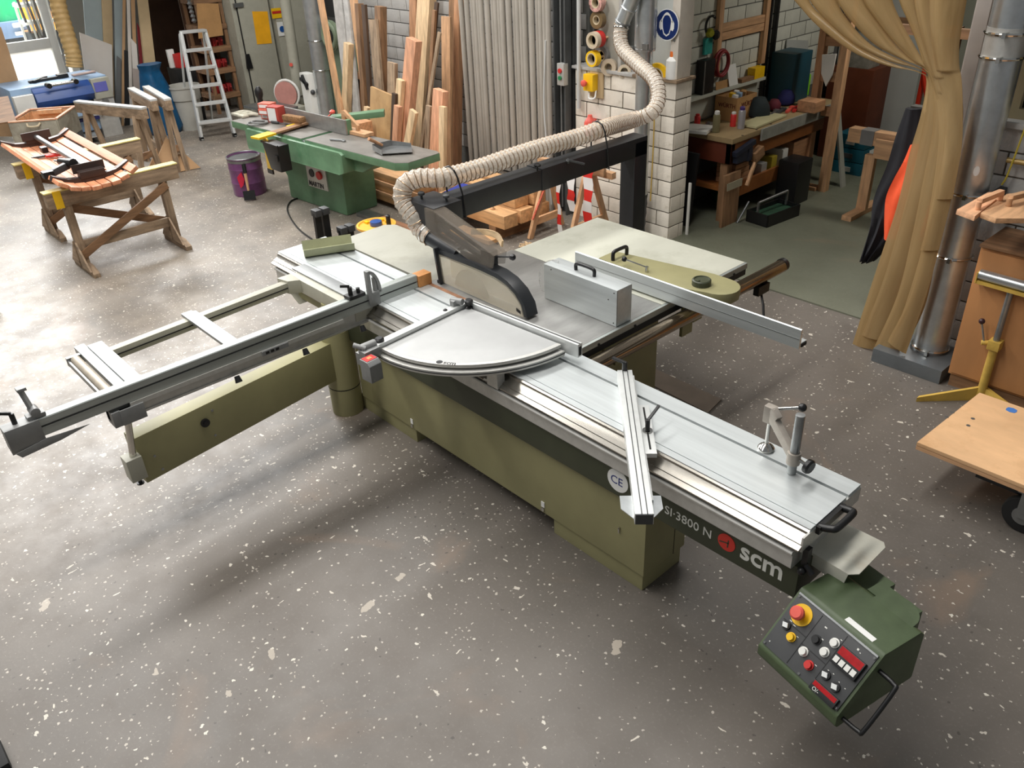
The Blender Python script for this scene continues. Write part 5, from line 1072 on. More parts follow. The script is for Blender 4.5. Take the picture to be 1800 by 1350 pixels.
part('driver_body', B().cyl(q+Vector((.1,.05,.07)), q+Vector((-.12,.0,.06)), .045, .035, n=12), M['black'], dr, bev=.006)
part('driver_grip', B().beam(q+Vector((.02,.02,.05)), q+Vector((.06,-.14,.02)), .05, .06), M['dgrey'], dr, bev=.008)
part('driver_battery', B().cbox(q+Vector((.07,-.18,.02)), (.09,.09,.06)), M['black'], dr, bev=.006)
part('driver_bit', B().cyl(q+Vector((-.12,0,.06)), q+Vector((-.22,-.02,.055)), .01, n=8), M['steel'], dr)
q = sp3(.75, -.10, .874)
pz = thing('pliers', 'red handled pliers lying in the middle of the slatted seat', 'pliers', tuple(q))
part('grip', B().beam(q, q+ex*.05+ey*.16, .022, .022).beam(q+ex*.04, q+ex*.10+ey*.14, .022, .022), M['red'], pz, bev=.004)
part('jaw', B().beam(q, q-ex*.02-ey*.12, .045, .02), M['dgrey'], pz, bev=.003)
q = sp3(.60, .0, .87)
solo('tape_measure', B().cbox(q+Vector((0,-.06,.03)), (.09,.06,.06)), M['black'], 'small black tool beside the pliers on the slatted seat', 'tool', bev=.012)
# rear trestles
def small_trestle(pa, pb, zt, label, gus=False, sp=.06):
    a, b_ = P(*pa, zt), P(*pb, zt); t = thing('saw_trestle', label, 'trestle', ((a.x+b_.x)/2, (a.y+b_.y)/2, 0), 0, 'old wooden trestles')
    d = (b_-a).normalized(); n_ = Vector((-d.y, d.x, 0))
    part('top_beam', B().beam(a-Vector((0,0,.07)), b_-Vector((0,0,.07)), .08, .12), WO['x'], t, bev=.004)
    part('top_edge', B().beam(a, b_, .085, .022), mat('grey_worn_edge', (190,190,186), .6, 0, .1, 14), t, 'pale worn top edge')
    for k in (.12, .86):
        m_ = a.lerp(b_, k)
        for s2 in (1, -1): part('leg', B().beam(m_-Vector((0,0,.10))+n_*s2*.02, Vector((m_.x, m_.y, 0))+n_*s2*sp, .06, .04, d), WO['z'], t, bev=.003)
        part('leg_tie', B().beam(Vector((m_.x, m_.y, .3))+n_*sp*.8, Vector((m_.x, m_.y, .3))-n_*sp*.8, .02, .08), WB['y'], t)
    e = a.lerp(b_, .12); f_ = a.lerp(b_, .86)
    part('stretcher', B().beam(Vector((e.x, e.y, .26)), Vector((f_.x, f_.y, .26)), .03, .08), WO['x'], t)
    if gus:
        m_ = Vector((f_.x, f_.y, 0))
        for k in (0, .16): part('gusset', B().prism([m_+d*(.02+k)-n_*.30+Vector((0,0,.01)), m_+d*(.06+k)+n_*.34+Vector((0,0,.01)), m_+d*(-.05+k)+n_*.04+Vector((0,0,.44))], d*.018), M['mdf'], t, 'brown board gusset')
small_trestle((134,178), (253,190), .88, 'grey topped trestle standing in front of the blue machine', False, .16)
small_trestle((230,155), (270,176), .90, 'left of the two close trestles beside the ladder', True)
small_trestle((256,152), (295,175), .92, 'right of the two close trestles beside the ladder', False)
# wooden crate on a low dolly
k0 = P(30, 258, .35); k1 = P(112, 252, .35)
cd = (k1-k0).normalized(); cn = Vector((-cd.y, cd.x, 0)); cn = cn if cn.x < 0 else -cn; Wc = (k1-k0).length; Dc = .72
def cq(u, v, z): return Vector((k0.x, k0.y, z))+cd*(u*Wc)+cn*v
dol = solo('dolly', B().prism([cq(-.02,0,.25), cq(1.02,0,.25), cq(1.02,Dc,.25), cq(-.02,Dc,.25)], (0,0,.098)).beam(cq(.1,.05,0), cq(.1,.05,.25), .08, .08).beam(cq(.9,.05,0), cq(.9,.05,.25), .08, .08).beam(cq(.1,Dc-.05,0), cq(.1,Dc-.05,.25), .08, .08).beam(cq(.9,Dc-.05,0), cq(.9,Dc-.05,.25), .08, .08), M['steel'], 'low grey stand under the open wooden crate', 'stand')
crt = thing('wooden_crate', 'open worn grey crate with bare wood inside and a rope handle', 'crate', tuple(cq(.5,.25,.352)))
cw = mat('worn_crate_paint', (158,152,136), .75, 0, .14, 8, dirt=(120,108,92)); hc = .30
for nm, a_, b_ in (('side_board', cq(0,0,0), cq(1,0,0)), ('side_board', cq(0,Dc,0), cq(1,Dc,0)), ('end_board', cq(0,0,0), cq(0,Dc,0)), ('end_board', cq(1,0,0), cq(1,Dc,0))):
    part(nm, B().beam(a_+Vector((0,0,.355+hc/2)), b_+Vector((0,0,.355+hc/2)), .025, hc), cw, crt, bev=.002)
part('crate_lining', B().prism([cq(.03,.02,.36), cq(.97,.02,.36), cq(.97,Dc-.02,.36), cq(.03,Dc-.02,.36)], (0,0,.02)).beam(cq(.02,Dc-.03,.5), cq(.98,Dc-.03,.5), .012, .29).beam(cq(.02,.03,.5), cq(.98,.03,.5), .012, .29).beam(cq(.04,.03,.5), cq(.04,Dc-.03,.5), .012, .29).beam(cq(.96,.03,.5), cq(.96,Dc-.03,.5), .012, .29), WL['y'], crt, 'bare brown wooden lining')
part('crate_rim', B().beam(cq(0,0,.662), cq(1,0,.662), .04, .015).beam(cq(0,Dc,.662), cq(1,Dc,.662), .04, .015).beam(cq(0,0,.662), cq(0,Dc,.662), .04, .015).beam(cq(1,0,.662), cq(1,Dc,.662), .04, .015), WR['y'], crt)
part('cross_batten', B().beam(cq(.2,Dc-.06,.63), cq(.75,Dc-.06,.63), .05, .05), WL['y'], crt)
part('rope_handle', B().tube(bez([cq(.38,-.02,.63), cq(.42,-.05,.60), cq(.6,-.05,.60), cq(.66,-.02,.63)], 6), .012, 8), mat('pale_rope', (206,190,160), .9, 0, .1, 20), crt)
part('lid_board', B().beam(cq(-.06,-.02,.66), cq(-.50,Dc*.8,.86), .26, .02), WB['y'], crt, 'open brown lid board')

# blue and white wide belt machine
Xm = -13.45
def mq(px, py, dx=0): return PX(px, py, Xm+dx)
bmc = thing('sanding_machine', 'blue and white wide sanding machine by the bright gate', 'machine', (Xm-.4, 3.4, 0))
yl, yr = mq(12, 150).y, mq(196, 165).y; zt_ = mq(60, 152).z
part('machine_case', B().box((Xm-.75, yl, .12), (Xm, yr, zt_)), M['lblue'], bmc, bev=.03)
part('machine_base', B().box((Xm-.7, yl+.05, 0), (Xm-.02, yr-.05, .14)), M['dgrey'], bmc)
ya_, yb_ = mq(58, 170).y, mq(160, 160).y; zb_ = mq(100, 178).z
part('front_hood', B().prism([(Xm, ya_, zt_-.02), (Xm+.10, ya_, zt_-.08), (Xm+.16, ya_, zb_+.05), (Xm+.02, ya_, zb_-.06)], (0, yb_-ya_, 0)), M['blue'], bmc, 'deep blue sloping front hood', bev=.01)
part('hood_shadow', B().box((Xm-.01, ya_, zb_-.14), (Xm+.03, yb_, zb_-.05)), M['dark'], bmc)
h0, h1 = mq(86, 151, .17), mq(133, 143, .17)
part('hood_handle', B().cyl(h0, h1, .022, n=12), M['chrome'], bmc, smooth=50)
for q in (h0, h1): part('handle_boss', B().cyl(q+Vector((.03,0,0)), q-Vector((.09,0,0)), .035, n=12), M['black'], bmc, smooth=50)
part('left_cheek', B().box((Xm-.02, yl, .42), (Xm+.10, ya_-.01, zt_-.08)), M['white'], bmc, 'pale left housing', bev=.02)
part('right_panel', B().box((Xm-.02, yb_+.01, .55), (Xm+.08, yr, zt_-.02)), M['greyp'], bmc, 'grey control column', bev=.015)
yc_ = (yb_+yr)/2
part('screen', B().box((Xm+.08, yc_-.10, zt_-.20), (Xm+.09, yc_+.08, zt_-.07)), mat('violet_screen', (96,98,168), .2, 0, .08, 6, emit=.15), bmc)
for k in range(3): part('control_knob', B().cyl((Xm+.08, yc_-.10+.09*k, zt_-.50), (Xm+.11, yc_-.10+.09*k, zt_-.50), .026, n=12), M['black'], bmc)
part('gauge', B().cyl((Xm+.08, yc_, zt_-.35), (Xm+.09, yc_, zt_-.35), .05, n=16), M['steel'], bmc)
part('name_strip', B().box((Xm-.01, ya_, zb_-.28), (Xm+.05, yb_, zb_-.14)), M['white'], bmc, bev=.004)
part('strip_mark', B().prism([(Xm+.0505, ya_+.3, zb_-.17), (Xm+.0505, ya_+.38, zb_-.23), (Xm+.0505, ya_+.3, zb_-.23)], (.001,0,0)).prism([(Xm+.0505, ya_+.56, zb_-.17), (Xm+.0505, ya_+.56, zb_-.23), (Xm+.0505, ya_+.48, zb_-.23)], (.001,0,0)).cyl((Xm+.0505, ya_+.43, zb_-.205), (Xm+.052, ya_+.43, zb_-.205), .035, n=14), M['textb'], bmc, kind='stuff')
part('blue_rail', B().box((Xm, ya_, zb_-.33), (Xm+.055, yb_, zb_-.285)).box((Xm, ya_, zb_-.145), (Xm+.055, yb_, zb_-.125)), mat('indigo_trim', (40,44,110), .4, 0, .05, 6), bmc)
part('feed_table', B().box((Xm, ya_+.05, .42), (Xm+.35, yb_-.1, .50)), M['lblue'], bmc, bev=.004)
part('infeed_plate', B().box((Xm+.02, ya_+.05, zb_-.52), (Xm+.30, yb_-.12, zb_-.50)), M['aluw2'], bmc)
part('side_leg', B().box((Xm-.05, yr-.28, 0), (Xm+.05, yr, .56)), M['aluw2'], bmc, bev=.006)
p = mq(50, 136, -.25)
solo('hand_tools', B().beam((Xm-.3, yl+.35, zt_+.02), (Xm-.32, yl+.75, zt_+.02), .06, .03).beam((Xm-.25, yl+.4, zt_+.02), (Xm-.4, yl+.62, zt_+.03), .05, .04).cbox((Xm-.33, yl+.82, zt_+.03), (.12, .14, .05)), M['black'], 'black tools lying on the left top of the blue machine', 'tools', bev=.004)
solo('flat_tool', B().beam((Xm-.30, yl+.95, zt_+.015), (Xm-.34, yl+1.28, zt_+.015), .08, .02), mat('pinkish_tool', (186,160,150), .5, 0, .1, 10), 'long pinkish flat tool on the right top of the blue machine', 'tool', bev=.004)
fh = [mq(131, 118, -.3), mq(128, 95, -.3), mq(116, 55, -.35), mq(104, 15, -.4), mq(96, -30, -.4)]
fp = bez(fh, 16); nb = len(fp)
solo('flexible_hose', B().tube(fp, [.104+(0,.009,.009,0)[i % 4] for i in range(nb)], 18), mat('tan_flex_hose', (190,158,104), .55, 0, .1, 10), 'thick tan ribbed hose rising from the blue machine', 'hose', smooth=80, loc=tuple(fp[0]))
# brown sheet at the left edge and things outside the gate
q = PX(0, 150, -13.9)
solo('fibreboard_sheet', B().prism([PX(-30, 40, -14.2), PX(2, 48, -14.2), PX(32, 140, -14.2), PX(24, 240, -14.2), PX(-30, 240, -14.2)], (-.03, 0, 0)), M['mdf'], 'brown fibreboard sheet at the left picture edge', 'sheet')
van = thing('parked_truck', 'small green and grey blue truck parked outside the gate', 'truck', (-22, 4.0, 0))
def vb(x0, x1, y0, y1, z0, z1, m, nm, lab=None, bev=.03): return part(nm, B().box((x0, y0, z0), (x1, y1, z1)), m, van, lab, bev=bev)
yv = PX(44, 40, -21.1).y
vb(-24.5, -21.2, yv-2.0, yv, .95, 2.1, mat('bright_green_paint', (60,206,140), .4, 0, .04, 3), 'cab', 'bright green cab')
vb(-24.4, -21.1, yv-2.05, yv+.08, .62, .95, mat('grey_blue_paint', (128,152,186), .45, 0, .05, 3), 'front', 'grey blue front')
vb(-24.3, -21.15, yv-2.0, yv+.08, .36, .62, M['dgrey'], 'bumper')
vb(-21.14, -21.05, yv-.26, yv-.02, .82, .91, M['white'], 'headlamp'); vb(-21.14, -21.04, yv-.26, yv-.08, .67, .74, M['paper'], 'headlamp', bev=.02); vb(-21.14, -21.03, yv-.08, yv+.05, .67, .75, mat('orange_lens', (230,150,100), .3, 0, .03, 4), 'indicator', bev=.02)
vb(-21.22, -21.14, yv-1.8, yv-.40, 1.1, 1.7, mat('grey_windscreen', (130,160,170), .1, 0, .05, 3), 'windscreen', bev=.02)
for y in (yv-.15, yv-1.9): part('wheel', B().cyl((-22.2, y-.15, .28), (-22.2, y+.15, .28), .33, n=20), M['rubber'], van, smooth=40)
yo = PX(55, 5, -24).y
sk = thing('orange_skip', 'orange waste skip outside the gate behind the truck', 'skip', (-25, yo+1, 0))
part('skip_body', B().prism([(-26, yo-.6, 0.3), (-26, yo+2.2, .3), (-26, yo+3.0, 2.6), (-26, yo-.9, 2.6)], (1.6, 0, 0)), mat('skip_orange', (240,150,50), .6, 0, .1, 4), sk); part('skip_rim', B().box((-26.1, yo-1.0, 2.5), (-24.3, yo+3.1, 2.65)), MATS['skip_orange'], sk)
part('skip_skid', B().box((-26, yo, 0), (-24.5, yo+.3, .3)).box((-26, yo+1.6, 0), (-24.5, yo+1.9, .3)), M['dgrey'], sk)
yk = PX(75, 45, -20).y
yk = PX(74, 45, -19.5).y
rk = thing('scrap_rack', 'grey rack of pipes and scrap outside the gate', 'rack', (-19.7, yk, 0))
for i in range(9): part('pipe', B().cyl((-19.6+.1*(i % 3), yk-.20+.055*i, .4), (-19.5+.12*(i % 2), yk-.30+.07*i, 1.5+.1*(i % 3)), .025, n=8), M['steel'] if i % 2 else M['dgrey'], rk)
part('rack_shelf', B().box((-19.9, yk-.28, 1.0), (-19.5, yk+.28, 1.05)).box((-19.9, yk-.32, 1.32), (-19.5, yk+.2, 1.38)).box((-19.9, yk-.3, 0), (-19.86, yk-.26, 1.4)).box((-19.9, yk+.26, 0), (-19.86, yk+.3, 1.4)), M['white'], rk); part('rack_box', B().box((-19.9, yk-.25, .0), (-19.5, yk+.25, .85)), M['dgrey'], rk)
# stored sheet goods
def sheet(px, X, m, lab, t=.022):
    v = [PX(a, b_, X) for a, b_ in px]; zmin = min(q.z for q in v); 
    lo = sorted(range(4), key=lambda i: v[i].z)[:2]
    for i in lo:
        j = [k for k in (3, 0) if i == 3 and k == 0] or ([1] if i == 2 else [0]); a_ = v[j[0]]; d = v[i]-a_
        if abs(d.z) > .2: v[i] = a_+d*((a_.z-.0)/(-d.z))
    solo('board_sheet', B().prism(v, (-t, 0, 0)), m, lab, 'sheet', group='sheet goods leaning left of the ladder', loc=((v[2].x), (v[2].y+v[3].y)/2, 0))
gb_ = mat('grey_blue_sheet', (146,158,160), .6, 0, .04, 3); dg_ = mat('slate_sheet', (96,98,98), .6, 0, .05, 4); wt_ = mat('off_white_sheet', (206,200,192), .6, 0, .03, 3); rd_ = mat('dark_red_sheet', (120,30,38), .6, 0, .05, 4)
sheet([(142,-60),(177,-60),(182,120),(155,120)], -14.30, gb_, 'grey blue sheet leaning leftmost behind the pale low board')
sheet([(176,-60),(196,-60),(204,150),(186,150)], -14.24, M['board'], 'beige sheet beside the grey blue one')
sheet([(140,57),(197,79),(200,200),(158,190)], -14.12, wt_, 'low pale sheet in front of the tall sheets')
sheet([(196,-60),(200,-60),(208,200),(203,200)], -14.18, dg_, 'dark narrow sheet edge right of the beige sheet')
sheet([(200,-60),(217,-60),(213,210),(205,210)], -14.06, gb_, 'tall grey sheet left of the beige edges')
sheet([(206,98),(213,104),(211,212),(203,212)], -14.0, dg_, 'short slate sheet in front of the tall grey one')
sheet([(217,-60),(222,-60),(218,215),(214,215)], -13.94, M['mdf'], 'thin light brown sheet edge')
sheet([(219,88),(226,90),(229,210),(220,212)], -13.9, M['rubber'], 'black narrow sheet between the pale edges')
sheet([(222,-60),(227,-60),(234,205),(229,205)], -13.86, wt_, 'thin white sheet edge')
sheet([(228,-60),(235,-60),(241,120),(236,120)], -13.82, M['mdf'], 'second thin light brown sheet edge')
sheet([(231,68),(240,78),(250,200),(238,205)], -13.78, wt_, 'grey white offcut with a broken upper corner')
sheet([(241,40),(247,52),(256,190),(250,190)], -13.84, rd_, 'dark red narrow sheet')
sheet([(233,120),(246,122),(249,205),(238,208)], -13.68, mat('grey_offcut', (160,148,140), .6, 0, .05, 4), 'short grey offcut with a red edge')
sheet([(237,-60),(253,-60),(283,190),(262,196)], -13.74, M['board'], 'broad beige sheet leaning rightmost towards the dark corner', .05)
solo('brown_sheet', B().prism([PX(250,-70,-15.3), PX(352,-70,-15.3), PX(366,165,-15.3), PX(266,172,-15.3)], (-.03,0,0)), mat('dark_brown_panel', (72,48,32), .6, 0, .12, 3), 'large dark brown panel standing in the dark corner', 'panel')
# shelf with red clamps
Xs = -13.35
shf = thing('timber_shelf', 'rough timber shelf with red clamps beside the grey cabinet', 'shelf', (Xs-.25, 5.85, 0))
for z in (.22, .60, .92, 1.24, 1.62, 2.0): part('shelf_board', B().box((Xs-.5, 5.72, z), (Xs, 6.165, z+.075)), WB['y'], shf)
for x in (Xs-.48, Xs-.04):
    for y in (5.76, 6.14): part('post', B().box((x-.02, y-.025, 0), (x+.02, y+.025, 2.3)), WB['z'], shf)
part('shade_panel', B().box((Xs-.53, 5.70, .1), (Xs-.505, 6.165, 2.3)), mat('dark_brown_panel', (72,48,32), .6, 0, .12, 3), shf)  # dark back added to put shade into the shelf bays
redm = mat('dark_red_tool', (150,34,34), .5, 0, .15, 8)
for k, (y, z) in enumerate(((5.84,.675),(5.95,.675),(6.06,.675),(5.84,.995),(5.95,.995),(6.06,.995),(5.84,.295),(5.95,.295),(6.06,.295))):
    t = thing('bar_clamp', ['left','middle','right'][k % 3]+' red clamp on the '+['third','second','lowest'][[2,1,0][0] if False else (1 if k < 3 else 0 if k < 6 else 2)]+' visible shelf board beside the cabinet', 'clamp', (Xs-.2, y, z+.002), random.uniform(-.2,.2), 'red clamps on the timber shelf')
    part('clamp_jaw', B().box((-.05,-.035,0), (.10,.035,.12)).beam((.10,0,.02), (.17,0,.09), .03, .03), redm, t, local=True, bev=.004); part('clamp_bar', B().box((-.22,-.012,.02), (.12,.012,.05)), M['dgrey'], t, local=True)
v = [PX(345,6,Xs+.03), PX(383,6,Xs+.03), PX(392,62,Xs+.03), PX(349,68,Xs+.03)]
solo('cardboard_sheet', B().prism(v, (.012,0,0)), M['card'], 'flat cardboard sheet hanging on the timber shelf above the ladder', 'cardboard')
solo('hanging_chain', B().tube(bez([PX(328,-20,Xs+.06), PX(334,10,Xs+.06), PX(342,40,Xs+.06)], 8), [.02+.02*(i % 2) for i in range(17)], 6), M['steel'], 'bright chain hanging at the shelf corner', 'chain')
v = PX(322, 98, -13.0)
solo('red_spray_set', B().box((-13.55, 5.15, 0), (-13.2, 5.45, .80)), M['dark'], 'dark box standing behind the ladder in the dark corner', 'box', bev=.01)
solo('red_package', B().cbox((-13.3, 5.3, .90), (.14,.16,.2), Euler((0,0,.3))), M['red'], 'red package on the dark box left of the ladder', 'package', bev=.01)
solo('white_package', B().cbox((-13.4, 5.2, .93), (.06,.10,.26)), M['white'], 'white package on the dark box left of the ladder', 'package', bev=.006)
# ladder
ld = thing('step_ladder', 'narrow aluminium step ladder leaning in front of the timber shelf', 'ladder', (-11.95, 5.0, 0))
lb0, lb1, lt0, lt1 = P(355,247,.0), P(413,240,.0), PX(318,57,-12.5), PX(360,53,-12.5)
part('rail', B().beam(lb0, lt0, .035, .06, (1,0,0)), M['aluw'], ld, bev=.002); part('rail', B().beam(lb1, lt1, .035, .06, (1,0,0)), M['aluw'], ld, bev=.002)
for k in (.165, .335, .50, .665, .83, 1.0): part('step', B().beam(lb0.lerp(lt0, k), lb1.lerp(lt1, k), .11, .035), M['aluw'], ld, bev=.002)
for q in (lb0, lb1): part('foot', B().cbox(q+Vector((0,0,.025)), (.05,.05,.05)), M['black'], ld)
rl0, rl1 = Vector((-13.05, lt0.y+.0, 0)), Vector((-13.0, lt1.y+.02, 0))
part('rear_leg', B().beam(rl0, lt0-Vector((.06,0,.03)), .025, .025), M['aluw'], ld); part('rear_leg', B().beam(rl1, lt1-Vector((.06,0,.03)), .025, .025), M['aluw'], ld)
# blue sack and grey bin
p = P(308, 240, 0)
sk2 = B(); n_ = 16; prof = [(.02,0),(.24,.0),(.27,.10),(.26,.35),(.22,.65),(.17,.85),(.16,.9),(.20,.98)]
vs = []
bsk = B().lathe((p.x-.35, p.y+.02, 0), [(r*.85, z) for r, z in prof for _ in (0,)], 22)
for v in bsk.v:
    nv = noise.noise(Vector((v.x*7, v.y*7, v.z*2.5)))*.07; v.x += nv; v.y += nv*.6
solo('blue_sack', bsk, M['bluep'], 'blue plastic rubbish sack standing left of the ladder', 'sack', smooth=70)
p = P(340, 240, 0)
gbn = thing('grey_bin', 'pale grey plastic bin standing behind the ladder', 'bin', (p.x-.50, p.y+.22, 0))
part('bin_body', B().lathe((0,0,0), [(.17, 0), (.20, .42), (.22, .44), (.225, .60), (.24, .61), (.24, .63), (.21, .63), (.20, .5), (.01, .5)], 22), mat('pale_grey_plastic', (176,174,166), .5, 0, .05, 6), gbn, local=True, smooth=40)
# steel cabinets
def cabinet(y0, y1, X, label, doors=True):
    t = thing('steel_cabinet', label, 'cabinet', (X-.25, (y0+y1)/2, 0), 0, 'grey steel cabinets')
    part('carcass', B().box((X-.5, y0, 0), (X-.005, y1, 2.3)), M['greyp'], t, bev=.004); return t
cb1 = cabinet(6.18, 6.80, -13.1, 'beige steel cabinet with a black handle right of the shelf')
part('door', B().box((-13.105, 6.27, .06), (-13.08, 6.79, 2.25)), M['greyp'], cb1, bev=.003); part('door_edge', B().box((-13.105, 6.255, .06), (-13.084, 6.266, 2.25)), M['dark'], cb1)
q = PX(437, 108, -13.06)
part('door_handle', B().prism([(-13.075, q.y-.03, q.z+.11), (-13.075, q.y+.03, q.z+.11), (-13.075, q.y+.05, q.z-.11), (-13.075, q.y-.05, q.z-.11)], (.03,0,0)), M['black'], cb1, 'black handle', bev=.004)
q = PX(419, 9, -13.06); part('hinge', B().box((-13.08, q.y-.08, q.z-.03), (-13.05, q.y+.08, q.z+.03)), M['steel'], cb1)
def sheet_on(px, X, m, nm, par, lab=None): part(nm, B().prism([PX(a, b_, X) for a, b_ in px], (.004,0,0)), m, par, lab)
sheet_on([(443,20),(470,20),(478,76),(452,78)], -13.078, mat('orange_yellow_sheet', (246,176,24), .6, 0, .06, 6), 'notice_sheet', cb1, 'orange yellow notice sheet')
cb2 = cabinet(6.84, 7.62, -13.0, 'second beige cabinet with a yellow warning label behind the ducts')
sheet_on([(476,15),(499,13),(503,30),(479,33)], -12.995, M['yel'], 'warning_label', cb2, 'yellow warning label')
sheet_on([(478,20),(499,18),(500,22),(479,24.5)], -12.988, M['red'], 'label_line', cb2)
sheet_on([(486,39),(500,38),(504,62),(490,64)], -12.995, M['paper'], 'safety_sheet', cb2, 'white sheet with a blue round sign')
q = PX(496, 51, -12.985); part('blue_round', B().cyl(q, q+Vector((.004,0,0)), .045, n=18), mat('mandatory_blue', (24,80,150), .5, 0, .03, 5), cb2)
# ducts, disc sander, band saw behind the planer
d1_ = thing('beige_duct', 'slim beige extraction duct rising left of the thick grey duct', 'duct', (-11.4, 6.15, 0))
part('duct_pipe', B().cyl((-11.40, 6.15, .36), (-11.28, 6.15, 3.2), .075, n=20), M['greyp'], d1_, smooth=50)
part('duct_clamp', B().torus((-11.395, 6.15, .48), .078, .01, (0,0,1), 20, 6), M['chrome'], d1_)
part('flex_end', B().tube([(-11.40+.002*i, 6.15-.004*i, .36-.036*i) for i in range(11)], [.08 if i % 2 else .072 for i in range(11)], 16), mat('beige_flex', (186,166,128), .6, 0, .06, 8), d1_, smooth=70)
part('red_dot', B().cyl((-11.33, 6.07, .92), (-11.32, 6.062, .92), .025, n=10), M['redp'], d1_)
d2_ = thing('grey_duct', 'thick grey galvanised duct rising behind the planer fence', 'duct', (-10.5, 6.05, 0))
part('duct_pipe', B().cyl((-10.5, 6.05, 0.0), (-10.44, 6.05, 3.2), .115, n=24), M['galv'], d2_, smooth=50)
for z in (1.32, .95): part('duct_band', B().torus((-10.48, 6.05, z), .118, .009, (0,0,1), 24, 6), M['chrome'], d2_)
ds = thing('disc_sander', 'disc sander with a pinkish disc behind the planer', 'sander', (-11.6, 5.9, 0))
c = PY(503, 165, 5.92)
part('disc', B().lathe(c, [(.17, 0), (.17, .02)], 28, (.55,-.8,0)), mat('pinkish_disc', (188,132,122), .8, 0, .08, 8), ds, 'pinkish sanding disc'); part('disc_guard', B().torus(c+Vector((-.01,.02,0)), .185, .02, (.55,-.8,0), 24, 8), M['white'], ds, smooth=60)
part('sander_table', B().cbox((c.x+.05, c.y-.30, c.z-.12), (.75,.4,.03), Euler((0,0,.1))), M['steel'], ds); part('sander_base', B().box((c.x-.25, c.y-.3, 0), (c.x+.35, c.y+.1, c.z-.14)), M['greyp'], ds)
bs_ = thing('band_saw', 'green band saw with round wheel covers behind the leaning timber', 'band saw', (-10.1, 6.1, 0))
q = PY(586, 62, 6.10)
part('frame', B().box((q.x-.28, 6.13, 0), (q.x+.16, 6.34, 1.28)), mat('sage_green_paint', (122,136,112), .5, 0, .06, 6), bs_, bev=.02)
part('wheel_cover', B().lathe(q, [(.18, 0), (.19, .03), (.19, .06)], 28, (0,-1,0)).torus(q+Vector((0,-.06,0)), .15, .03, (0,-1,0), 24, 8), MATS['sage_green_paint'], bs_, smooth=50)
part('wheel_hole', B().cyl(q+Vector((0,-.062,0)), q+Vector((0,-.068,0)), .09, n=20), M['dark'], bs_); part('upper_recess', B().box((q.x-.2, 6.10, q.z+.22), (q.x+.15, 6.14, q.z+.55)), M['dark'], bs_)
q = PY(543, 145, 5.9)
wt2 = thing('mitre_unit', 'white machine head with black levers beside the grey duct', 'machine', (q.x, 5.9, 0))
part('unit_body', B().box((q.x-.16, 5.86, 0), (q.x+.06, 5.98, q.z+.12)), M['white'], wt2, bev=.02); part('lever', B().beam((q.x-.12, 5.845, q.z+.05), (q.x+.05, 5.845, q.z-.02), .03, .04).beam((q.x-.06, 5.845, q.z+.1), (q.x+.03, 5.845, q.z-.08), .03, .03), M['black'], wt2, bev=.003); part('knob', B().ball((q.x+.06, 5.9, q.z-.12), .035, 10), M['dgrey'], wt2, smooth=60)
lean((558,-30), (598,190), .07, .03, WL['z'], 'long pale board leaning beside the thick grey duct', .42)
solo('castor', B().cyl((-7.97, .98, .06), (-7.91, 1.0, .06), .06, n=16).box((-8.0, .95, .09), (-7.9, 1.03, .16)), M['black'], 'black castor at the left picture edge', 'castor', bev=.003)
q = P(2, 1345, 0.04)
solo('rubber_bumper', B().box((q.x-.16, q.y-.10, 0), (q.x+.03, q.y+.03, .06)), M['rubber'], 'black rubber bumper in the bottom left picture corner', 'bumper', bev=.02)

# ================================================================ right: room behind the strip curtain
wbch = thing('work_bench', 'brown wooden work bench full of tools along the block wall', 'work bench', (-4.75, 7.5, 0))
bw = mat('worn_bench_top', (150,128,92), .6, 0, .14, 6, stretch=(1,.3,1)); bf = mat('orange_brown_apron', (142,86,40), .55, 0, .12, 8)
part('bench_top', B().box((-5.08, 6.78, .80), (-4.42, 8.75, .85)), bw, wbch, bev=.006)
part('top_edge', B().box((-4.42, 7.25, .74), (-4.40, 8.60, .852)), mat('grey_dirty_edge', (138,138,130), .6, 0, .14, 10), wbch, 'grey metal edge along the front')
part('apron', B().box((-4.50, 6.80, .60), (-4.44, 8.5, .80)), bf, wbch, bev=.003); part('end_apron', B().box((-5.06, 6.80, .60), (-4.44, 6.86, .80)), mat('red_brown_apron', (98,44,26), .55, 0, .12, 8), wbch, bev=.003)
for x in (-5.0, -4.52):
    for y in (6.86, 8.40): part('leg', B().box((x-.04, y-.04, 0), (x+.04, y+.04, .60)), WB['z'], wbch, bev=.003)
part('shelf', B().box((-5.0, 6.86, .30), (-4.46, 8.4, .34)), bf, wbch); part('shelf_edge', B().box((-4.47, 6.86, .24), (-4.44, 7.7, .38)), bf, wbch)
for k, (px, py) in enumerate(((1305,238),(1330,228),(1355,218))): q = P(px, py, .851); part('dog_hole', B().cyl((q.x, q.y, .8505), (q.x, q.y, .852), .012, n=10), M['dark'], wbch)
def ob(px, py, z=.852): return P(px, py, z)
# card box with lettering
q0, q1, q2 = ob(1280,213), ob(1318,200), ob(1245,200)
bxx = thing('card_box', 'open brown cardboard box with dark lettering on the bench', 'box', (q0.x, q0.y, .852))
d1v = (q1-q0); d2v = (q2-q0); d1v.z = d2v.z = 0
L1 = .34; L2 = .25; e1 = Vector((0,1,0)); e2_ = Vector((-1,0,0)); o_ = Vector((q0.x+.08, q0.y, .853)); hb_ = .23
for a_, b_ in ((o_, o_+e1*L1), (o_+e2_*L2, o_+e2_*L2+e1*L1), (o_, o_+e2_*L2), (o_+e1*L1, o_+e2_*L2+e1*L1)): part('box_wall', B().beam(a_+Vector((0,0,hb_/2)), b_+Vector((0,0,hb_/2)), .008, hb_), M['card'], bxx)
part('box_bottom', B().prism([o_, o_+e1*L1, o_+e1*L1+e2_*L2, o_+e2_*L2], (0,0,.006)), M['card'], bxx)
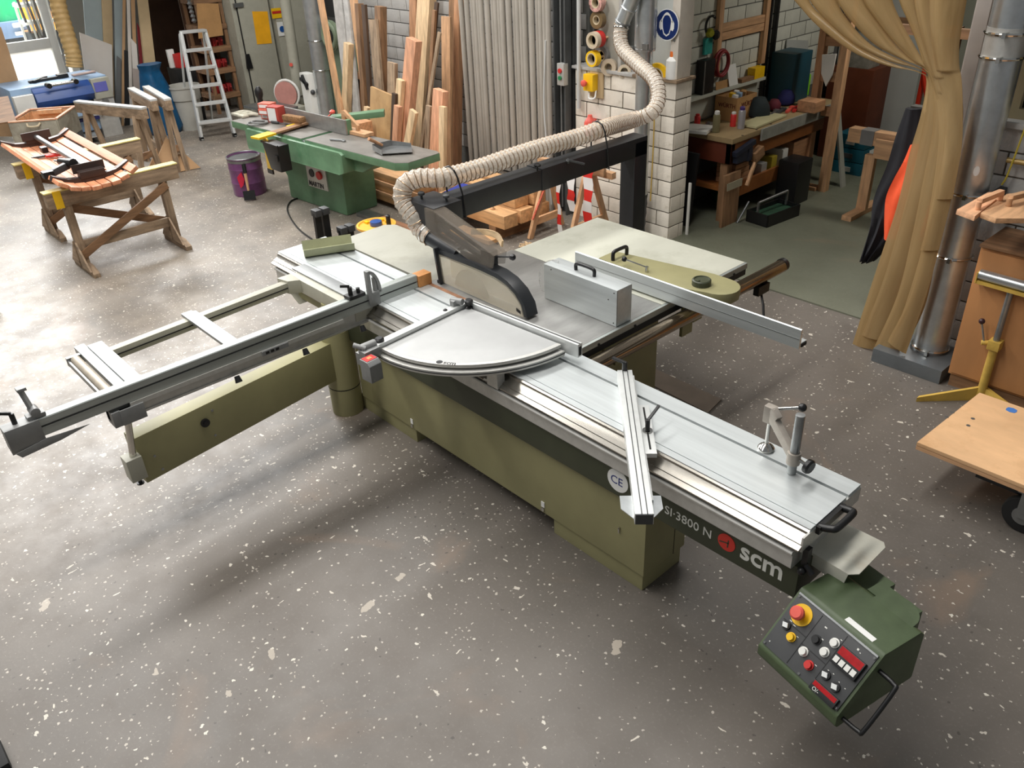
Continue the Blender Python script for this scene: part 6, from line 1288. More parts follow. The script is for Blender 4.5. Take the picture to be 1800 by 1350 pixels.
part('flap', B().prism([o_+e2_*L2+Vector((0,0,hb_)), o_+e2_*L2+e1*L1+Vector((0,0,hb_)), o_+e2_*(L2+.02)+e1*L1+Vector((0,0,hb_+.12)), o_+e2_*(L2+.02)+Vector((0,0,hb_+.12))], (.006,0,0)), M['card'], bxx)
part('lettering', B().text('WÜRTH', .062, o_+Vector((.0052,.08,.13)), (0,1,0), (0,0,1), .0006, True), mat('dark_red_print', (92,30,22), .6, 0, .05, 6), bxx, 'dark red lettering', kind='stuff')
part('lettering', B().text('WÜRTH', .055, o_+e2_*L2+Vector((.04,-.0052,.13)), (1,0,0), (0,0,1), .0006, True), MATS['dark_red_print'], bxx, 'dark red lettering', kind='stuff')
for k in range(5): solo('packet', B().cbox(o_+e2_*(.06+.075*(k % 2)+.03*(k//2))+e1*(.05+.06*k)+Vector((0,0,.20)), (.05,.04,.10), Euler((.1*k,.1,.1*k))), [M['paper'],M['yel'],M['lblue'],M['paper'],M['card']][k], ['white packet at the front of the cardboard box','yellow packet in the cardboard box','pale blue packet in the cardboard box','second white packet in the cardboard box','brown packet at the back of the cardboard box'][k], 'packet', bev=.004)
def bag(px, py, s, m, lab, nm='tool_bag', cat='bag', z=.853):
    q = ob(px, py); b = B().lathe((q.x, q.y, z), [(.02,0),(.9*s,.01),(s,.3*s),(.9*s,.9*s),(.55*s,1.5*s),(.2*s,1.6*s)], 12)
    for v in b.v: n = noise.noise(v*9)*.25; v.x += (v.x-q.x)*n; v.y += (v.y-q.y)*n; v.z += (v.z-z)*n*.5
    solo(nm, b, m, lab, cat, smooth=60, loc=(q.x, q.y, z))
bag(1332,205,.12, mat('dark_teal_cloth', (22,34,36), .8, 0, .2, 12), 'dark teal tool bag right of the cardboard box')
bag(1360,194,.07, mat('wine_red_cloth', (92,22,36), .8, 0, .2, 12), 'wine red cloth bundle on the bench', 'cloth_bundle', 'cloth')
bag(1380,184,.09, mat('navy_cloth', (28,30,88), .8, 0, .2, 12), 'navy blue cloth bundle at the back of the bench', 'cloth_bundle', 'cloth')
bag(1368,172,.075, mat('blue_black_cloth', (30,36,62), .8, 0, .2, 12), 'blue black bag against the wall on the bench')
def can(px, py, r, h, m, lab, nm='spray_can', cat='spray can', cap=None):
    q = ob(px, py); t = thing(nm, lab, cat, (q.x, q.y, .853)); part('can_body', B().lathe((0,0,0), [(r, 0), (r, h*.78), (r*.8, h*.84)], 16), m, t, local=True, smooth=40)
    part('cap', B().lathe((0,0,h*.84), [(r*.7, 0), (r*.72, h*.12), (r*.5, h*.16)], 14), cap or M['white'], t, local=True, smooth=40)
can(1258,232,.035,.20, mat('olive_can', (120,112,80), .4, 0, .06, 6), 'olive spray can with a white cap at the near bench end')
can(1302,226,.035,.21, mat('silver_grey_can', (160,156,158), .35, .3, .06, 6), 'silver grey spray can with a violet cap on the bench', cap=mat('violet_cap', (72,48,110), .5, 0, .05, 6))
can(1413,166,.05,.26, mat('lime_green_bottle', (120,196,30), .35, 0, .05, 6), 'lime green spray bottle at the back of the bench', 'spray_bottle', 'spray bottle')
can(1225,222,.03,.12, M['red'], 'small red can beside the pier on the bench', 'small_can', 'can', M['red'])
can(1288,222,.03,.14, M['red'], 'red capped glue bottle between the spray cans', 'glue_bottle', 'bottle', M['white'])
q = ob(1345,215); solo('pale_board', B().beam((q.x-.02, q.y-.28, .866), (q.x-.05, q.y+.30, .866), .20, .02), mat('pale_bench_board', (186,180,140), .6, 0, .06, 6), 'pale flat board lying on the front of the bench', 'board', bev=.002)
q = ob(1222,238); solo('white_tray', B().cbox((q.x-.08, q.y+.15, .87), (.26,.26,.03), Euler((0,0,.3))), M['white'], 'flat white tray at the near bench corner', 'tray', bev=.004)
q = ob(1423,195); solo('wood_offcut', B().box((q.x-.10, q.y-.08, .853), (q.x+.10, q.y+.12, .96)), WD['y'], 'squared wooden offcut at the far bench end', 'wood block', bev=.003)
for k, (px, py, m, lab) in enumerate(((1372,200,M['dgrey'],'dark chisel lying on the bench'),(1388,197,M['redp'],'orange pliers lying on the bench'),(1400,196,M['red'],'red handled tool by the wooden offcut'),(1360,203,M['steel'],'bright spanner on the bench'),(1240,226,M['steel'],'grey tin at the near bench end'))):
    q = ob(px, py); solo('hand_tool', B().beam((q.x, q.y-.06, .866), (q.x-.04, q.y+.10, .866), .03, .024).cbox((q.x-.045, q.y+.12, .87), (.05,.05,.03)), m, lab, 'tool', bev=.003)
# ledge on the wall and what hangs there
led = solo('wall_ledge', B().box((-5.095, 6.5, 1.10), (-4.98, 8.15, 1.13)).box((-5.095, 6.5, .87), (-5.07, 8.15, 1.10)), mat('pale_ledge_board', (186,188,176), .6, 0, .05, 6), 'long pale ledge board along the wall above the bench', 'ledge', bev=.003)
Xw = -5.07
q = PX(1235,128,-5.06)
bf_ = thing('black_folder', 'black file box standing on the ledge near the pier', 'file', (-5.02, q.y, 1.132)); part('folder', B().box((-5.08, q.y-.08, 1.133), (-4.99, q.y+.10, 1.45)), M['black'], bf_, bev=.004); part('folder_spine', B().box((-4.99, q.y-.075, 1.14), (-4.985, q.y-.06, 1.44)), M['steel'], bf_)
q = PX(1250,45,-5.05)
em = thing('ear_muffs', 'black and yellow ear muffs hanging on the block wall', 'ear muffs', (-5.06, q.y, q.z-.1))
part('head_band', B().torus((-5.05, q.y, q.z), .085, .012, (1,0,0), 20, 6, 0, PI*1.4), M['black'], em); part('ear_cup', B().lathe((-5.05, q.y+.06, q.z-.09), [(.04, 0), (.05, .02), (.03, .05)], 14, (1,.3,0)), M['black'], em, smooth=50); part('ear_cup', B().lathe((-5.05, q.y-.03, q.z-.06), [(.04, 0), (.045, .02), (.03, .05)], 14, (1,-.3,0)), mat('yellow_black_cup', (150,150,30), .5, 0, .1, 8), em, smooth=50); part('hook', B().cyl((-5.10, q.y+.02, q.z+.08), (-5.03, q.y+.02, q.z+.08), .006, n=6), M['steel'], em)
q = PX(1246,78,-5.06); solo('teal_packet', B().box((-5.085, q.y-.06, q.z-.09), (-5.06, q.y+.06, q.z+.06)), mat('teal_packet', (40,150,140), .5, 0, .2, 14), 'small teal blister packet hanging on the wall', 'packet')
q = PX(1262,112,-5.05); solo('red_hose_coil', B().torus((-5.05, q.y+.05, q.z), .12, .016, (1,0,0), 24, 8).torus((-5.03, q.y+.06, q.z-.01), .115, .014, (1,.1,0), 24, 8), mat('dark_red_hose', (130,28,32), .5, 0, .08, 8), 'dark red coiled hose hanging on the wall', 'hose', smooth=60)
wf = thing('wall_rack', 'wooden wall frame of two posts and rails above the bench', 'frame', (-5.06, 7.2, .9))
y1_, y2_ = PX(1265,60,-5.06).y, PX(1345,60,-5.06).y
for y in (y1_, y2_): part('upright', B().box((-5.095, y-.035, 1.25), (-5.05, y+.035, 2.5)), WL['z'], wf, bev=.002)
z3 = PX(1305,42,-5.06).z
for z in (z3, 1.62): part('cross_rail', B().box((-5.09, y1_, z-.04), (-5.06, y2_, z+.04)), WL['y'], wf, bev=.002)
for px in (1349, 1360):
    y = PX(px, 100, -5.05).y; solo('black_rail', B().box((-5.095, y-.015, .86), (-5.05, y+.015, 2.0)), M['black'], ['left upright black rail behind the bench', 'right upright black rail behind the bench'][px == 1360], 'rail')
q = PX(1330,116,-5.03); solo('yellow_box', B().box((-5.08, q.y-.08, 1.132), (-4.99, q.y+.10, 1.24)), M['yel'], 'yellow box on the wall ledge', 'box', bev=.003)
q = PX(1286,132,-5.03); solo('white_leaflet', B().prism([(-5.0, q.y-.07, 1.133), (-5.0, q.y+.08, 1.133), (-5.05, q.y+.08, 1.33), (-5.05, q.y-.07, 1.33)], (.004,0,0)), M['paper'], 'white leaflet leaning on the wall above the ledge', 'leaflet')
q = PX(1312,146,-5.0); solo('small_plane', B().box((-5.06, q.y-.1, 1.132), (-4.99, q.y+.12, 1.17)), WB['y'], 'small brown tool lying on the ledge between leaflet and yellow box', 'tool', bev=.006)
q = ob(1398,165); solo('grey_sheet', B().prism([(-5.02, q.y-.15, .853), (-5.02, q.y+.35, .853), (-5.09, q.y+.35, 1.35), (-5.09, q.y-.10, 1.42)], (.01,0,0)), mat('light_grey_panel', (170,172,168), .5, 0, .04, 4), 'light grey panel leaning on the wall at the back of the bench', 'panel')
solo('green_case', B().box((-5.03, 8.30, .853), (-4.75, 8.64, 1.35)), mat('dark_teal_case', (18,64,78), .5, 0, .08, 6), 'dark teal case standing at the far bench end', 'case', bev=.01)
# under and around the bench
solo('dark_panel', B().prism([(-5.02, 6.50, 0), (-4.66, 6.50, 0), (-4.68, 6.62, .70), (-5.04, 6.62, .70)], (0, .03, 0)), mat('black_board', (26,25,25), .7, 0, .1, 6), 'black board leaning on the near bench end', 'board', bev=.002)
a_, b_ = P(1247,396,0), PX(1262,300,-4.5)
solo('brown_shelf_board', B().prism([(-4.42, a_.y-.02, 0), (-4.42, a_.y+.24, 0), (-4.44, a_.y+.26, .52), (-4.44, a_.y+.0, .52)], (.03,0,0)), WB['z'], 'brown board leaning on the front leg of the bench', 'board', bev=.002)
solo('grey_offcut_board', B().prism([(-4.38, a_.y-.0, .38), (-4.38, a_.y+.24, .38), (-4.385, a_.y+.25, .45), (-4.385, a_.y+.0, .45)], (.006,0,0)), mat('grey_beige_patch', (150,142,120), .7, 0, .05, 6), 'grey beige strip at the top of the leaning brown board', 'strip')
for k in range(4): solo('brick_pack', B().box((-4.72, 7.0+.0*k, .342+.05*k), (-4.5, 7.28-.02*k, .388+.05*k)), WD['y'], ['lowest wooden offcut stacked on the bench shelf','second wooden offcut on the bench shelf','third wooden offcut on the bench shelf','topmost wooden offcut on the bench shelf'][k], 'offcut', bev=.002)
for k, (y, m, lab) in enumerate(((7.42, M['aluw2'], 'grey tin on the bench shelf'), (7.6, mat('yellow_cloth', (170,150,40), .8, 0, .1, 8), 'yellow cloth on the bench shelf edge'), (7.8, M['white'], 'white jar on the bench shelf'), (8.0, WD['y'], 'wooden drawer under the far bench end'))): solo(['tin','cloth','jar','drawer'][k], B().box((-4.7, y, .342), (-4.47, y+(.1 if k < 3 else .3), .46+.03*k)), m, lab, ['tin','cloth','jar','drawer'][k], bev=.01)
q = PX(1328,275,-4.39)
hm = thing('mallet', 'wooden mallet hanging on the front of the bench', 'mallet', (-4.40, q.y, q.z-.2)); part('mallet_head', B().cbox((-4.39, q.y+.03, q.z+.02), (.07,.14,.10), Euler((.4,0,0))), WB['y'], hm, bev=.006); part('mallet_handle', B().beam((-4.39, q.y+.02, q.z-.02), (-4.38, q.y-.12, q.z-.26), .03, .03), WL['z'], hm, bev=.003)
q = PX(1312,262,-4.40); solo('clamp_bundle', B().beam((-4.41, q.y-.18, q.z-.02), (-4.40, q.y+.12, q.z+.05), .05, .05).cbox((-4.42, q.y-.05, q.z-.06), (.06,.2,.10)).cbox((-4.41, q.y+.06, q.z-.06), (.05,.07,.13)), mat('blue_black_metal', (40,44,60), .5, .2, .1, 8), 'blue black clamps hanging below the bench apron', 'clamp', bev=.004)
a_ = P(1358,350,0)
solo('black_case', B().box((-4.43, a_.y-.10, 0), (-4.20, a_.y+.18, .46)), M['black'], 'tall black case standing under the bench', 'case', bev=.02)
a_ = P(1306,390,0)+Vector((.16,.14,0)); tx_ = thing('tool_box', 'open black tool box on the pale floor before the bench', 'tool box', (a_.x+.02, a_.y+.1, 0), -.1)
for lo, hi in (((-.13,-.25,0),(.13,-.235,.13)),((-.13,.235,0),(.13,.25,.13)),((-.13,-.25,0),(-.115,.25,.13)),((.115,-.25,0),(.13,.25,.13)),((-.13,-.25,0),(.13,.25,.02))): part('box_wall', B().box(lo, hi), M['black'], tx_, local=True)
part('handle', B().cyl((-.02,-.22,.22), (-.02,.22,.24), .014, n=10).beam((-.02,-.22,.1), (-.02,-.22,.22), .02, .02).beam((-.02,.22,.1), (-.02,.22,.24), .02, .02), M['steel'], tx_, local=True, smooth=40); part('box_tray', B().box((-.11,-.23,.05), (.11,.23,.09)), mat('dark_green_tray', (36,70,50), .6, 0, .2, 14), tx_, local=True)
a_ = P(1262,372,0); bag_ = B().lathe((a_.x-.12, a_.y+.30, .0), [(.02,0),(.13,.01),(.16,.1),(.13,.2),(.06,.28)], 10); solo('green_net', bag_, mat('green_net', (24,96,56), .7, 0, .25, 16, bump=.5), 'green net bundle under the bench', 'net', smooth=60)
solo('metal_rod', B().cyl((-4.36, 6.90, .015), (-4.34, 7.04, .20), .011, n=8), M['steel'], 'thin metal rod leaning beside the green net', 'rod')
solo('thin_strip', B().box((-4.555, 6.32, 0), (-4.53, 6.335, .52)), M['white'], 'thin white strip leaning at the pier edge', 'strip')
# wooden rack posts in front of the bench end
rp = thing('wooden_rack', 'tall timber rack of two posts and rungs beside the far bench end', 'rack', (-4.2, 8.3, 0))
def pst(pa, pb, X0, X1, w_, t_, m, nm='post'):
    f = P(*pa, 0); tp = PY(*pb, f.y+.12); part(nm, B().beam(f, tp, w_, t_, (1,0,0)), m, rp, bev=.003); return f, tp
fA, tA_ = pst((1412,330), (1458,0), 0, 0, .09, .07, WD['z']); fB, tB_ = pst((1446,337), (1500,0), 0, 0, .09, .08, WL['z'])
for k in (.80, .62, .44): part('rung', B().beam(fA.lerp(tA_, k), fB.lerp(tB_, k), .05, .09), WD['x'], rp)
q = fB.lerp(tB_, .7); solo('white_shield', B().prism([q+Vector((-.20,-.08,.06)), q+Vector((-.05,-.08,.08)), q+Vector((-.06,-.08,-.12)), q+Vector((-.11,-.08,-.24)), q+Vector((-.18,-.08,-.12))], (0,.02,0)), M['white'], 'white pointed guard plate hanging between the rack posts', 'plate', bev=.003)
fc = P(1395,325,0); solo('pale_lath', B().beam(fc+Vector((.08,0,.004)), (fc.x+.06, fc.y+.1, .72), .05, .03, (1,0,0)), WL['z'], 'pale lath standing left of the rack posts', 'lath')
fc = P(1482,330,0); solo('white_board_leg', B().beam(fc, (fc.x-.28, fc.y+.1, .9), .09, .02, (1,0,0)), mat('grey_white_lath', (150,150,140), .6, 0, .05, 6), 'grey white board leaning right of the rack posts', 'board')
for k, (px, py) in enumerate(((1392,332),(1428,334))): q = P(px, py, 0); solo('wedge_block', B().box((q.x-.08, q.y-.06, 0), (q.x+.06, q.y+.06, .05)), WL['x'], ['small wooden block at the foot of the pale lath', 'small wooden block between the rack posts'][k], 'wood block', bev=.004)
q = ob(1440,205, .76); solo('corner_shelf', B().prism([q+Vector((0,0,0)), q+Vector((.16,.10,0)), q+Vector((-.04,.30,0))], (0,0,.03)), mat('olive_wood', (104,92,54), .7, 0, .1, 8), 'small triangular olive shelf at the bench end', 'shelf')
# teal cases
tc0 = P(1515,310,0)-Vector((0,.06,0))
tl = mat('teal_plastic_case', (14,84,100), .45, 0, .06, 6)
for k in range(3):
    t = thing('tool_case', ['lowest teal tool case of the stack', 'middle teal tool case of the stack', 'topmost teal tool case of the stack'][k], 'tool case', (tc0.x-.0, tc0.y, .002+.15*k), 0, 'teal tool cases stacked in the side room')
    part('case_shell', B().box((-.34, 0, 0), (0, .34, .145)), tl, t, local=True, bev=.01); part('latch', B().box((-.22, -.012, .04), (-.12, .0, .09)), M['aluw2'] if k != 1 else M['dgrey'], t, local=True)
    if k == 1: part('label_sheet', B().box((.001, .14, .02), (.004, .24, .12)), M['paper'], t, local=True)
# wooden sawhorse right of the cases
f0 = P(1518,398,0)
sh = thing('pine_sawhorse', 'pine sawhorse with grey tape standing before the hanging jackets', 'sawhorse', (f0.x, f0.y, 0))
zt2 = .74; bA = PY(1497,228,f0.y+.3); zt2 = bA.z
part('beam', B().box((bA.x, f0.y+.24, zt2-.10), (f0.x+.75, f0.y+.36, zt2+.03)), WL['x'], sh, bev=.004)
part('beam_cap', B().box((bA.x+.3, f0.y+.2, zt2-.2), (bA.x+.9, f0.y+.4, zt2-.02)), WL['x'], sh, bev=.004)
part('tape_wrap', B().box((bA.x+.13, f0.y+.235, zt2-.105), (bA.x+.26, f0.y+.365, zt2+.034)), MATS['grey_tape'], sh, 'grey tape wrap')
for x in (bA.x+.24, bA.x+.72):
    part('leg', B().box((x-.05, f0.y+.27, .06), (x+.05, f0.y+.33, zt2-.2)), WL['z'], sh, bev=.003); part('foot', B().box((x-.05, f0.y+.0, 0), (x+.05, f0.y+.60, .06)), WL['y'], sh, bev=.003)
tp_ = thing('taped_beam', 'pine beam wrapped with grey and yellow tape lying behind the sawhorse', 'beam', (bA.x+.6, f0.y+1.0, .6))
for k in range(5): part('beam_piece', B().box((bA.x+.25+.16*k, f0.y+.95, zt2-.02), (bA.x+.41+.16*k, f0.y+1.05, zt2+.14)), WL['x'] if k % 2 else MATS['grey_tape'], tp_)
part('support', B().box((bA.x+.3, f0.y+.97, 0), (bA.x+.36, f0.y+1.03, zt2-.02)).box((bA.x+.95, f0.y+.97, 0), (bA.x+1.0, f0.y+1.03, zt2-.02)), WL['z'], tp_)
# back of the room
solo('red_brown_cupboard', B().box((-4.95, 9.42, 0), (-4.42, 9.83, 1.05)), mat('red_brown_wood', (98,46,22), .55, 0, .12, 5), 'red brown wooden cupboard behind the rack posts', 'cupboard', bev=.006)
solo('carton', B().box((-4.85, 9.44, 1.052), (-4.5, 9.7, 1.30)), mat('grey_carton', (134,130,120), .7, 0, .2, 14), 'grey printed carton on the red brown cupboard', 'carton', bev=.004)
wd_ = thing('white_slatted_door', 'pale slatted panel with grey posts standing at the back of the side room', 'panel', (-4.6, 10.2, 0))
for x in (-4.84, -4.36): part('upright', B().box((x-.05, 10.15, 0), (x+.05, 10.27, 1.12)), mat('grey_upright', (128,134,136), .5, .2, .05, 6), wd_)
for k in range(5): part('slat', B().box((-4.80, 10.17+.01*(k % 2), .30+.155*k), (-4.40, 10.2+.01*(k % 2), .44+.155*k)), mat('pale_slat', (176,170,146), .6, 0, .06, 6), wd_)
solo('red_bar', B().cyl((-4.78, 10.1, .82), (-4.30, 9.9, .02), .018, n=8), M['red'], 'thin red bar crossing the pale slatted panel', 'bar', smooth=50)
solo('red_lever', B().beam((-4.28, 10.2, 1.12), (-4.05, 10.1, .65), .05, .03).box((-4.2,10.14,0),(-4.16,10.2,.9)), mat('bright_red_bar', (226,58,34), .5, 0, .05, 6), 'bright red bar right of the slatted panel', 'bar', bev=.003)
solo('steel_rack', B().box((-2.9, 10.3, 0), (-2.75, 10.5, 2.2)).box((-2.9, 10.3, .95), (-1.8, 10.7, 1.0)).box((-2.9, 10.3, 1.5), (-1.8, 10.7, 1.55)).box((-1.9, 10.3, 0), (-1.8, 10.5, 2.2)), M['galv'], 'grey steel rack at the back of the side room', 'rack')
for k in range(4): solo('rack_bin', B().box((-2.72+.2*k, 10.32, 1.002), (-2.56+.2*k, 10.6, 1.2)), [M['aluw2'],M['dgrey'],M['card'],M['blue']][k], ['grey bin on the steel rack','dark bin on the steel rack','brown bin on the steel rack','blue bin on the steel rack'][k], 'bin', bev=.004)
solo('wall_batten', B().box((-5.06, 9.76, 1.45), (-4.3, 9.82, 1.55)).box((-4.75, 9.77, 1.5), (-4.68, 9.82, 2.6)), WB['x'], 'brown timber battens on the far corner of the wall', 'batten')
solo('pale_boarding', B().box((-5.09, 9.84, 0), (-4.1, 9.9, 2.7)), MATS['light_grey_panel'], 'pale upright boarding at the far end of the block wall', 'boarding')
# jackets behind the curtain
def jacket(pts_l, pts_r, Y, m, lab, nm, t=.07):
    A_ = bez([PY(*q, Y) for q in pts_l], 8); B_ = bez([PY(*q, Y) for q in pts_r], 8); n = min(len(A_), len(B_)); b = B()
    rows = []
    for i in range(n):
        row = []
        for k in range(13):
            f = k/12; q = A_[i].lerp(B_[i], f); q.y += -t*math.sin(PI*f)-.02*math.sin(f*19+i*.15)*(i/n+.2); row.append(q)
        rows.append(row)
    vs = [q for r in rows for q in r]; fs = [(i*13+k, i*13+k+1, (i+1)*13+k+1, (i+1)*13+k) for i in range(n-1) for k in range(12)]
    N_ = len(vs); vs2 = [q+Vector((0, .05, 0)) for q in vs]
    fs2 = [tuple(N_+j for j in f[::-1]) for f in fs]
    edge = [(k, k+1, N_+k+1, N_+k) for k in range(12)]+[((n-1)*13+k, N_+(n-1)*13+k, N_+(n-1)*13+k+1, (n-1)*13+k+1) for k in range(12)]+[(i*13, N_+i*13, N_+(i+1)*13, (i+1)*13) for i in range(n-1)]+[(i*13+12, (i+1)*13+12, N_+(i+1)*13+12, N_+i*13+12) for i in range(n-1)]
    b.add(vs+vs2, fs+fs2+edge); return solo(nm, b, m, lab, 'jacket', smooth=70, loc=tuple(rows[0][6]))
bj = mat('black_work_cloth', (24,24,30), .85, 0, .2, 10)
jacket([(1592,190),(1575,240),(1560,290),(1535,350),(1527,400),(1513,458)], [(1630,190),(1640,240),(1640,300),(1600,360),(1570,420),(1535,460)], 6.02, bj, 'black work jacket hanging behind the strip curtain', 'black_jacket', .06)
jacket([(1600,255),(1588,285),(1570,318),(1556,350),(1552,390),(1553,420)], [(1690,255),(1690,285),(1680,320),(1668,350),(1655,390),(1640,422)], 5.88, M['orange'], 'orange hi-vis jacket hanging behind the strip curtain', 'hi_vis_jacket', .05)
solo('coat_rail', B().box((-2.75, 6.05, 2.0), (-1.85, 6.10, 2.06)).box((-1.9, 6.05, 2.0), (-1.84, 6.3, 2.06)), WB['x'], 'wooden coat rail behind the strip curtain', 'coat rail')
solo('coat_post', B().box((-2.42, 6.1, 0), (-2.34, 6.18, 2.06)), WB['z'], 'wooden post carrying the coat rail', 'post')

# ================================================================ strip curtain
pvc = bpy.data.materials.new('amber_pvc'); pvc.use_nodes = True; nt = pvc.node_tree; pr_ = nt.nodes['Principled BSDF']; pr_.inputs['Base Color'].default_value = srgb(206,180,132); pr_.inputs['Roughness'].default_value = .22
tb_ = nt.nodes.new('ShaderNodeBsdfTransparent'); tb_.inputs[0].default_value = srgb(214,186,136); tl_ = nt.nodes.new('ShaderNodeBsdfTranslucent'); tl_.inputs[0].default_value = srgb(214,190,140)
m1 = nt.nodes.new('ShaderNodeMixShader'); m1.inputs[0].default_value = .35; nt.links.new(pr_.outputs[0], m1.inputs[1]); nt.links.new(tl_.outputs[0], m1.inputs[2])
m2 = nt.nodes.new('ShaderNodeMixShader'); nt.links.new(m1.outputs[0], m2.inputs[1]); nt.links.new(tb_.outputs[0], m2.inputs[2])
nz = nt.nodes.new('ShaderNodeTexNoise'); nz.inputs['Scale'].default_value = 2.2; nz.inputs['Detail'].default_value = 5; mr_ = nt.nodes.new('ShaderNodeMapRange'); nt.links.new(nz.outputs[0], mr_.inputs[0]); mr_.inputs[1].default_value = .35; mr_.inputs[2].default_value = .7; mr_.inputs[3].default_value = .28; mr_.inputs[4].default_value = .58; nt.links.new(mr_.outputs[0], m2.inputs[0]); nt.links.new(m2.outputs[0], nt.nodes['Material Output'].inputs[0])
cur = thing('strip_curtain', 'amber plastic strip curtain gathered to the right of the doorway', 'curtain', (-2.4, 5.5, 0))
def strip(L_, R_, Y, dY=0):
    A_ = bez([PY(*q, Y+dY*i/len(L_)) for i, q in enumerate(L_)], 8); B_ = bez([PY(*q, Y+dY*i/len(L_)) for i, q in enumerate(R_)], 8)
    n = min(len(A_), len(B_)); b = B(); rows = []
    for i in range(n):
        w_ = (B_[i]-A_[i]).length; rows.append([A_[i].lerp(B_[i], k/6)+Vector((0, -math.sin(PI*k/6)*((.20 if i < len(L_)*4 else .07)*w_+.004), 0)) for k in range(7)])
    vs = [q for r in rows for q in r]; N_ = len(vs)
    fs = [(i*7+k, i*7+k+1, (i+1)*7+k+1, (i+1)*7+k) for i in range(n-1) for k in range(6)]
    b.add(vs+[q+Vector((0, .003, 0)) for q in vs], fs+[tuple(N_+j for j in f[::-1]) for f in fs]+[(i*7, N_+i*7, N_+(i+1)*7, (i+1)*7) for i in range(n-1)]+[(i*7+6, (i+1)*7+6, N_+(i+1)*7+6, N_+i*7+6) for i in range(n-1)])
    part('strip', b, pvc, cur, smooth=70)
YC = 5.36
gx = [(1628,140),(1619,200),(1600,265),(1590,310),(1576,365),(1560,415),(1532,500),(1498,606)]
strip([(1352,-50),(1400,5),(1440,48),(1500,92),(1560,116),(1612,126)]+gx, [(1408,-50),(1424,5),(1460,40),(1515,85),(1570,112),(1620,128)]+[(1640,150),(1650,210),(1646,265),(1638,310),(1622,365),(1602,420),(1577,505),(1546,615)], YC+.02)
strip([(1402,-50),(1423,0),(1455,38),(1505,80),(1565,108),(1618,122)]+[(1632,140),(1626,200),(1606,300),(1580,400),(1550,500),(1515,590)], [(1452,-50),(1470,0),(1490,35),(1530,78),(1580,104),(1624,124)]+[(1650,150),(1662,210),(1650,300),(1620,400),(1590,510),(1560,600)], YC)
strip([(1452,-50),(1470,0),(1500,42),(1540,80),(1585,104),(1622,120)]+[(1638,150),(1640,220),(1622,320),(1602,420),(1577,520),(1537,610)], [(1505,-50),(1518,0),(1545,40),(1575,80),(1602,104),(1630,122)]+[(1668,150),(1680,220),(1668,320),(1645,420),(1618,520),(1578,624)], YC-.03)
strip([(1505,-50),(1517,0),(1545,42),(1578,82),(1606,108),(1628,122)]+[(1650,160),(1656,240),(1640,340),(1620,440),(1590,540),(1565,600)], [(1560,-50),(1568,0),(1585,40),(1606,78),(1622,104),(1638,122)]+[(1678,160),(1684,240),(1672,340),(1648,440),(1625,540),(1590,612)], YC-.05)
strip([(1570,-50),(1580,0),(1597,40),(1612,78),(1622,108),(1632,128)]+[(1645,170),(1650,240),(1640,330),(1622,430),(1600,520),(1560,600)], [(1610,-50),(1616,0),(1626,40),(1636,78),(1648,108),(1660,130)]+[(1690,170),(1690,240),(1676,330),(1652,430),(1628,520),(1592,622)], YC-.07)
strip([(1602,-50),(1605,0),(1612,40),(1622,80),(1632,115),(1640,140)]+[(1655,190),(1655,260),(1640,350),(1618,440)], [(1650,-50),(1652,0),(1656,40),(1660,80),(1668,115),(1680,140)]+[(1692,190),(1688,260),(1672,350),(1650,440)], YC-.085)
strip([(1634,-50),(1630,0),(1630,40),(1634,80),(1640,115),(1648,140)]+[(1660,190),(1660,260),(1645,350)], [(1706,-50),(1699,0),(1692,40),(1686,80),(1686,115),(1690,140)]+[(1692,190),(1690,260),(1674,350)], YC-.10)
part('curtain_rail', B().box((-3.9, 5.26, 2.56), (-1.95, 5.40, 2.64)), M['steel'], cur)
# door jamb right of the curtain
structure('trim_4', B().box((-2.02, 5.74, 0), (-1.87, 5.88, 3.2)), WB['z'], bev=.003)
structure('trim_5', B().box((-2.10, 5.66, 1.2), (-2.02, 5.76, 3.2)).box((-2.13, 5.72, 1.2), (-2.10, 5.76, 3.2)), mat('pinkish_white_trim', (186,178,172), .5, 0, .05, 6), bev=.003)

# ================================================================ right edge: duct, cupboard, roller stand, cart
px0, py0 = P(1618, 625, .06), None
dcx, dcy = P(1632, 620, .06).x, P(1632, 620, .06).y
rd_ = thing('large_duct', 'large galvanised extraction duct rising at the right of the curtain', 'duct', (dcx, dcy, .1))
tpd = PX(1768, 25, dcx+.02); tdir = Vector((0, 0, 1))
dR = .112
part('duct_pipe', B().cyl((dcx, dcy, .10), (dcx, dcy, 2.02), dR, n=32), M['galv'], rd_, smooth=50)
part('duct_pipe', B().cyl((dcx, dcy, 2.16), (dcx, dcy, 3.3), dR*.97, n=32), M['galv'], rd_, smooth=50)
part('duct_sleeve', B().cyl((dcx, dcy, 2.0), (dcx, dcy, 2.18), dR*.99, n=32), M['aluw2'], rd_, smooth=50)
for z in (2.02, 2.15, 1.22, .80, .12): part('duct_band', B().torus((dcx, dcy, z), dR+.004, .009, (0,0,1), 32, 6).box((dcx+dR*.2, dcy-dR-.035, z-.015), (dcx+dR*.2+.02, dcy-dR+.01, z+.015)), M['chrome'], rd_)
ls_ = B().prism([(dcx+dR*1.004*math.cos(a), dcy+dR*1.004*math.sin(a), 1.38+.03*math.sin(b_)) for a, b_ in [(-1.1+.16*math.cos(t), t) for t in [2*PI*i/14 for i in range(14)]]], (.001,-.002,0))
part('oval_label', ls_, M['paper'], rd_, 'small oval white label')
fbx = [P(1533,632,.0), P(1657,676,.0)]
solo('floor_channel', B().box((fbx[0].x, fbx[0].y-.02, 0), (fbx[1].x-.02, 5.62, .10)), mat('grey_steel_box', (128,134,138), .4, .7, .08, 6), 'grey steel floor box under the large duct', 'steel box', bev=.004)
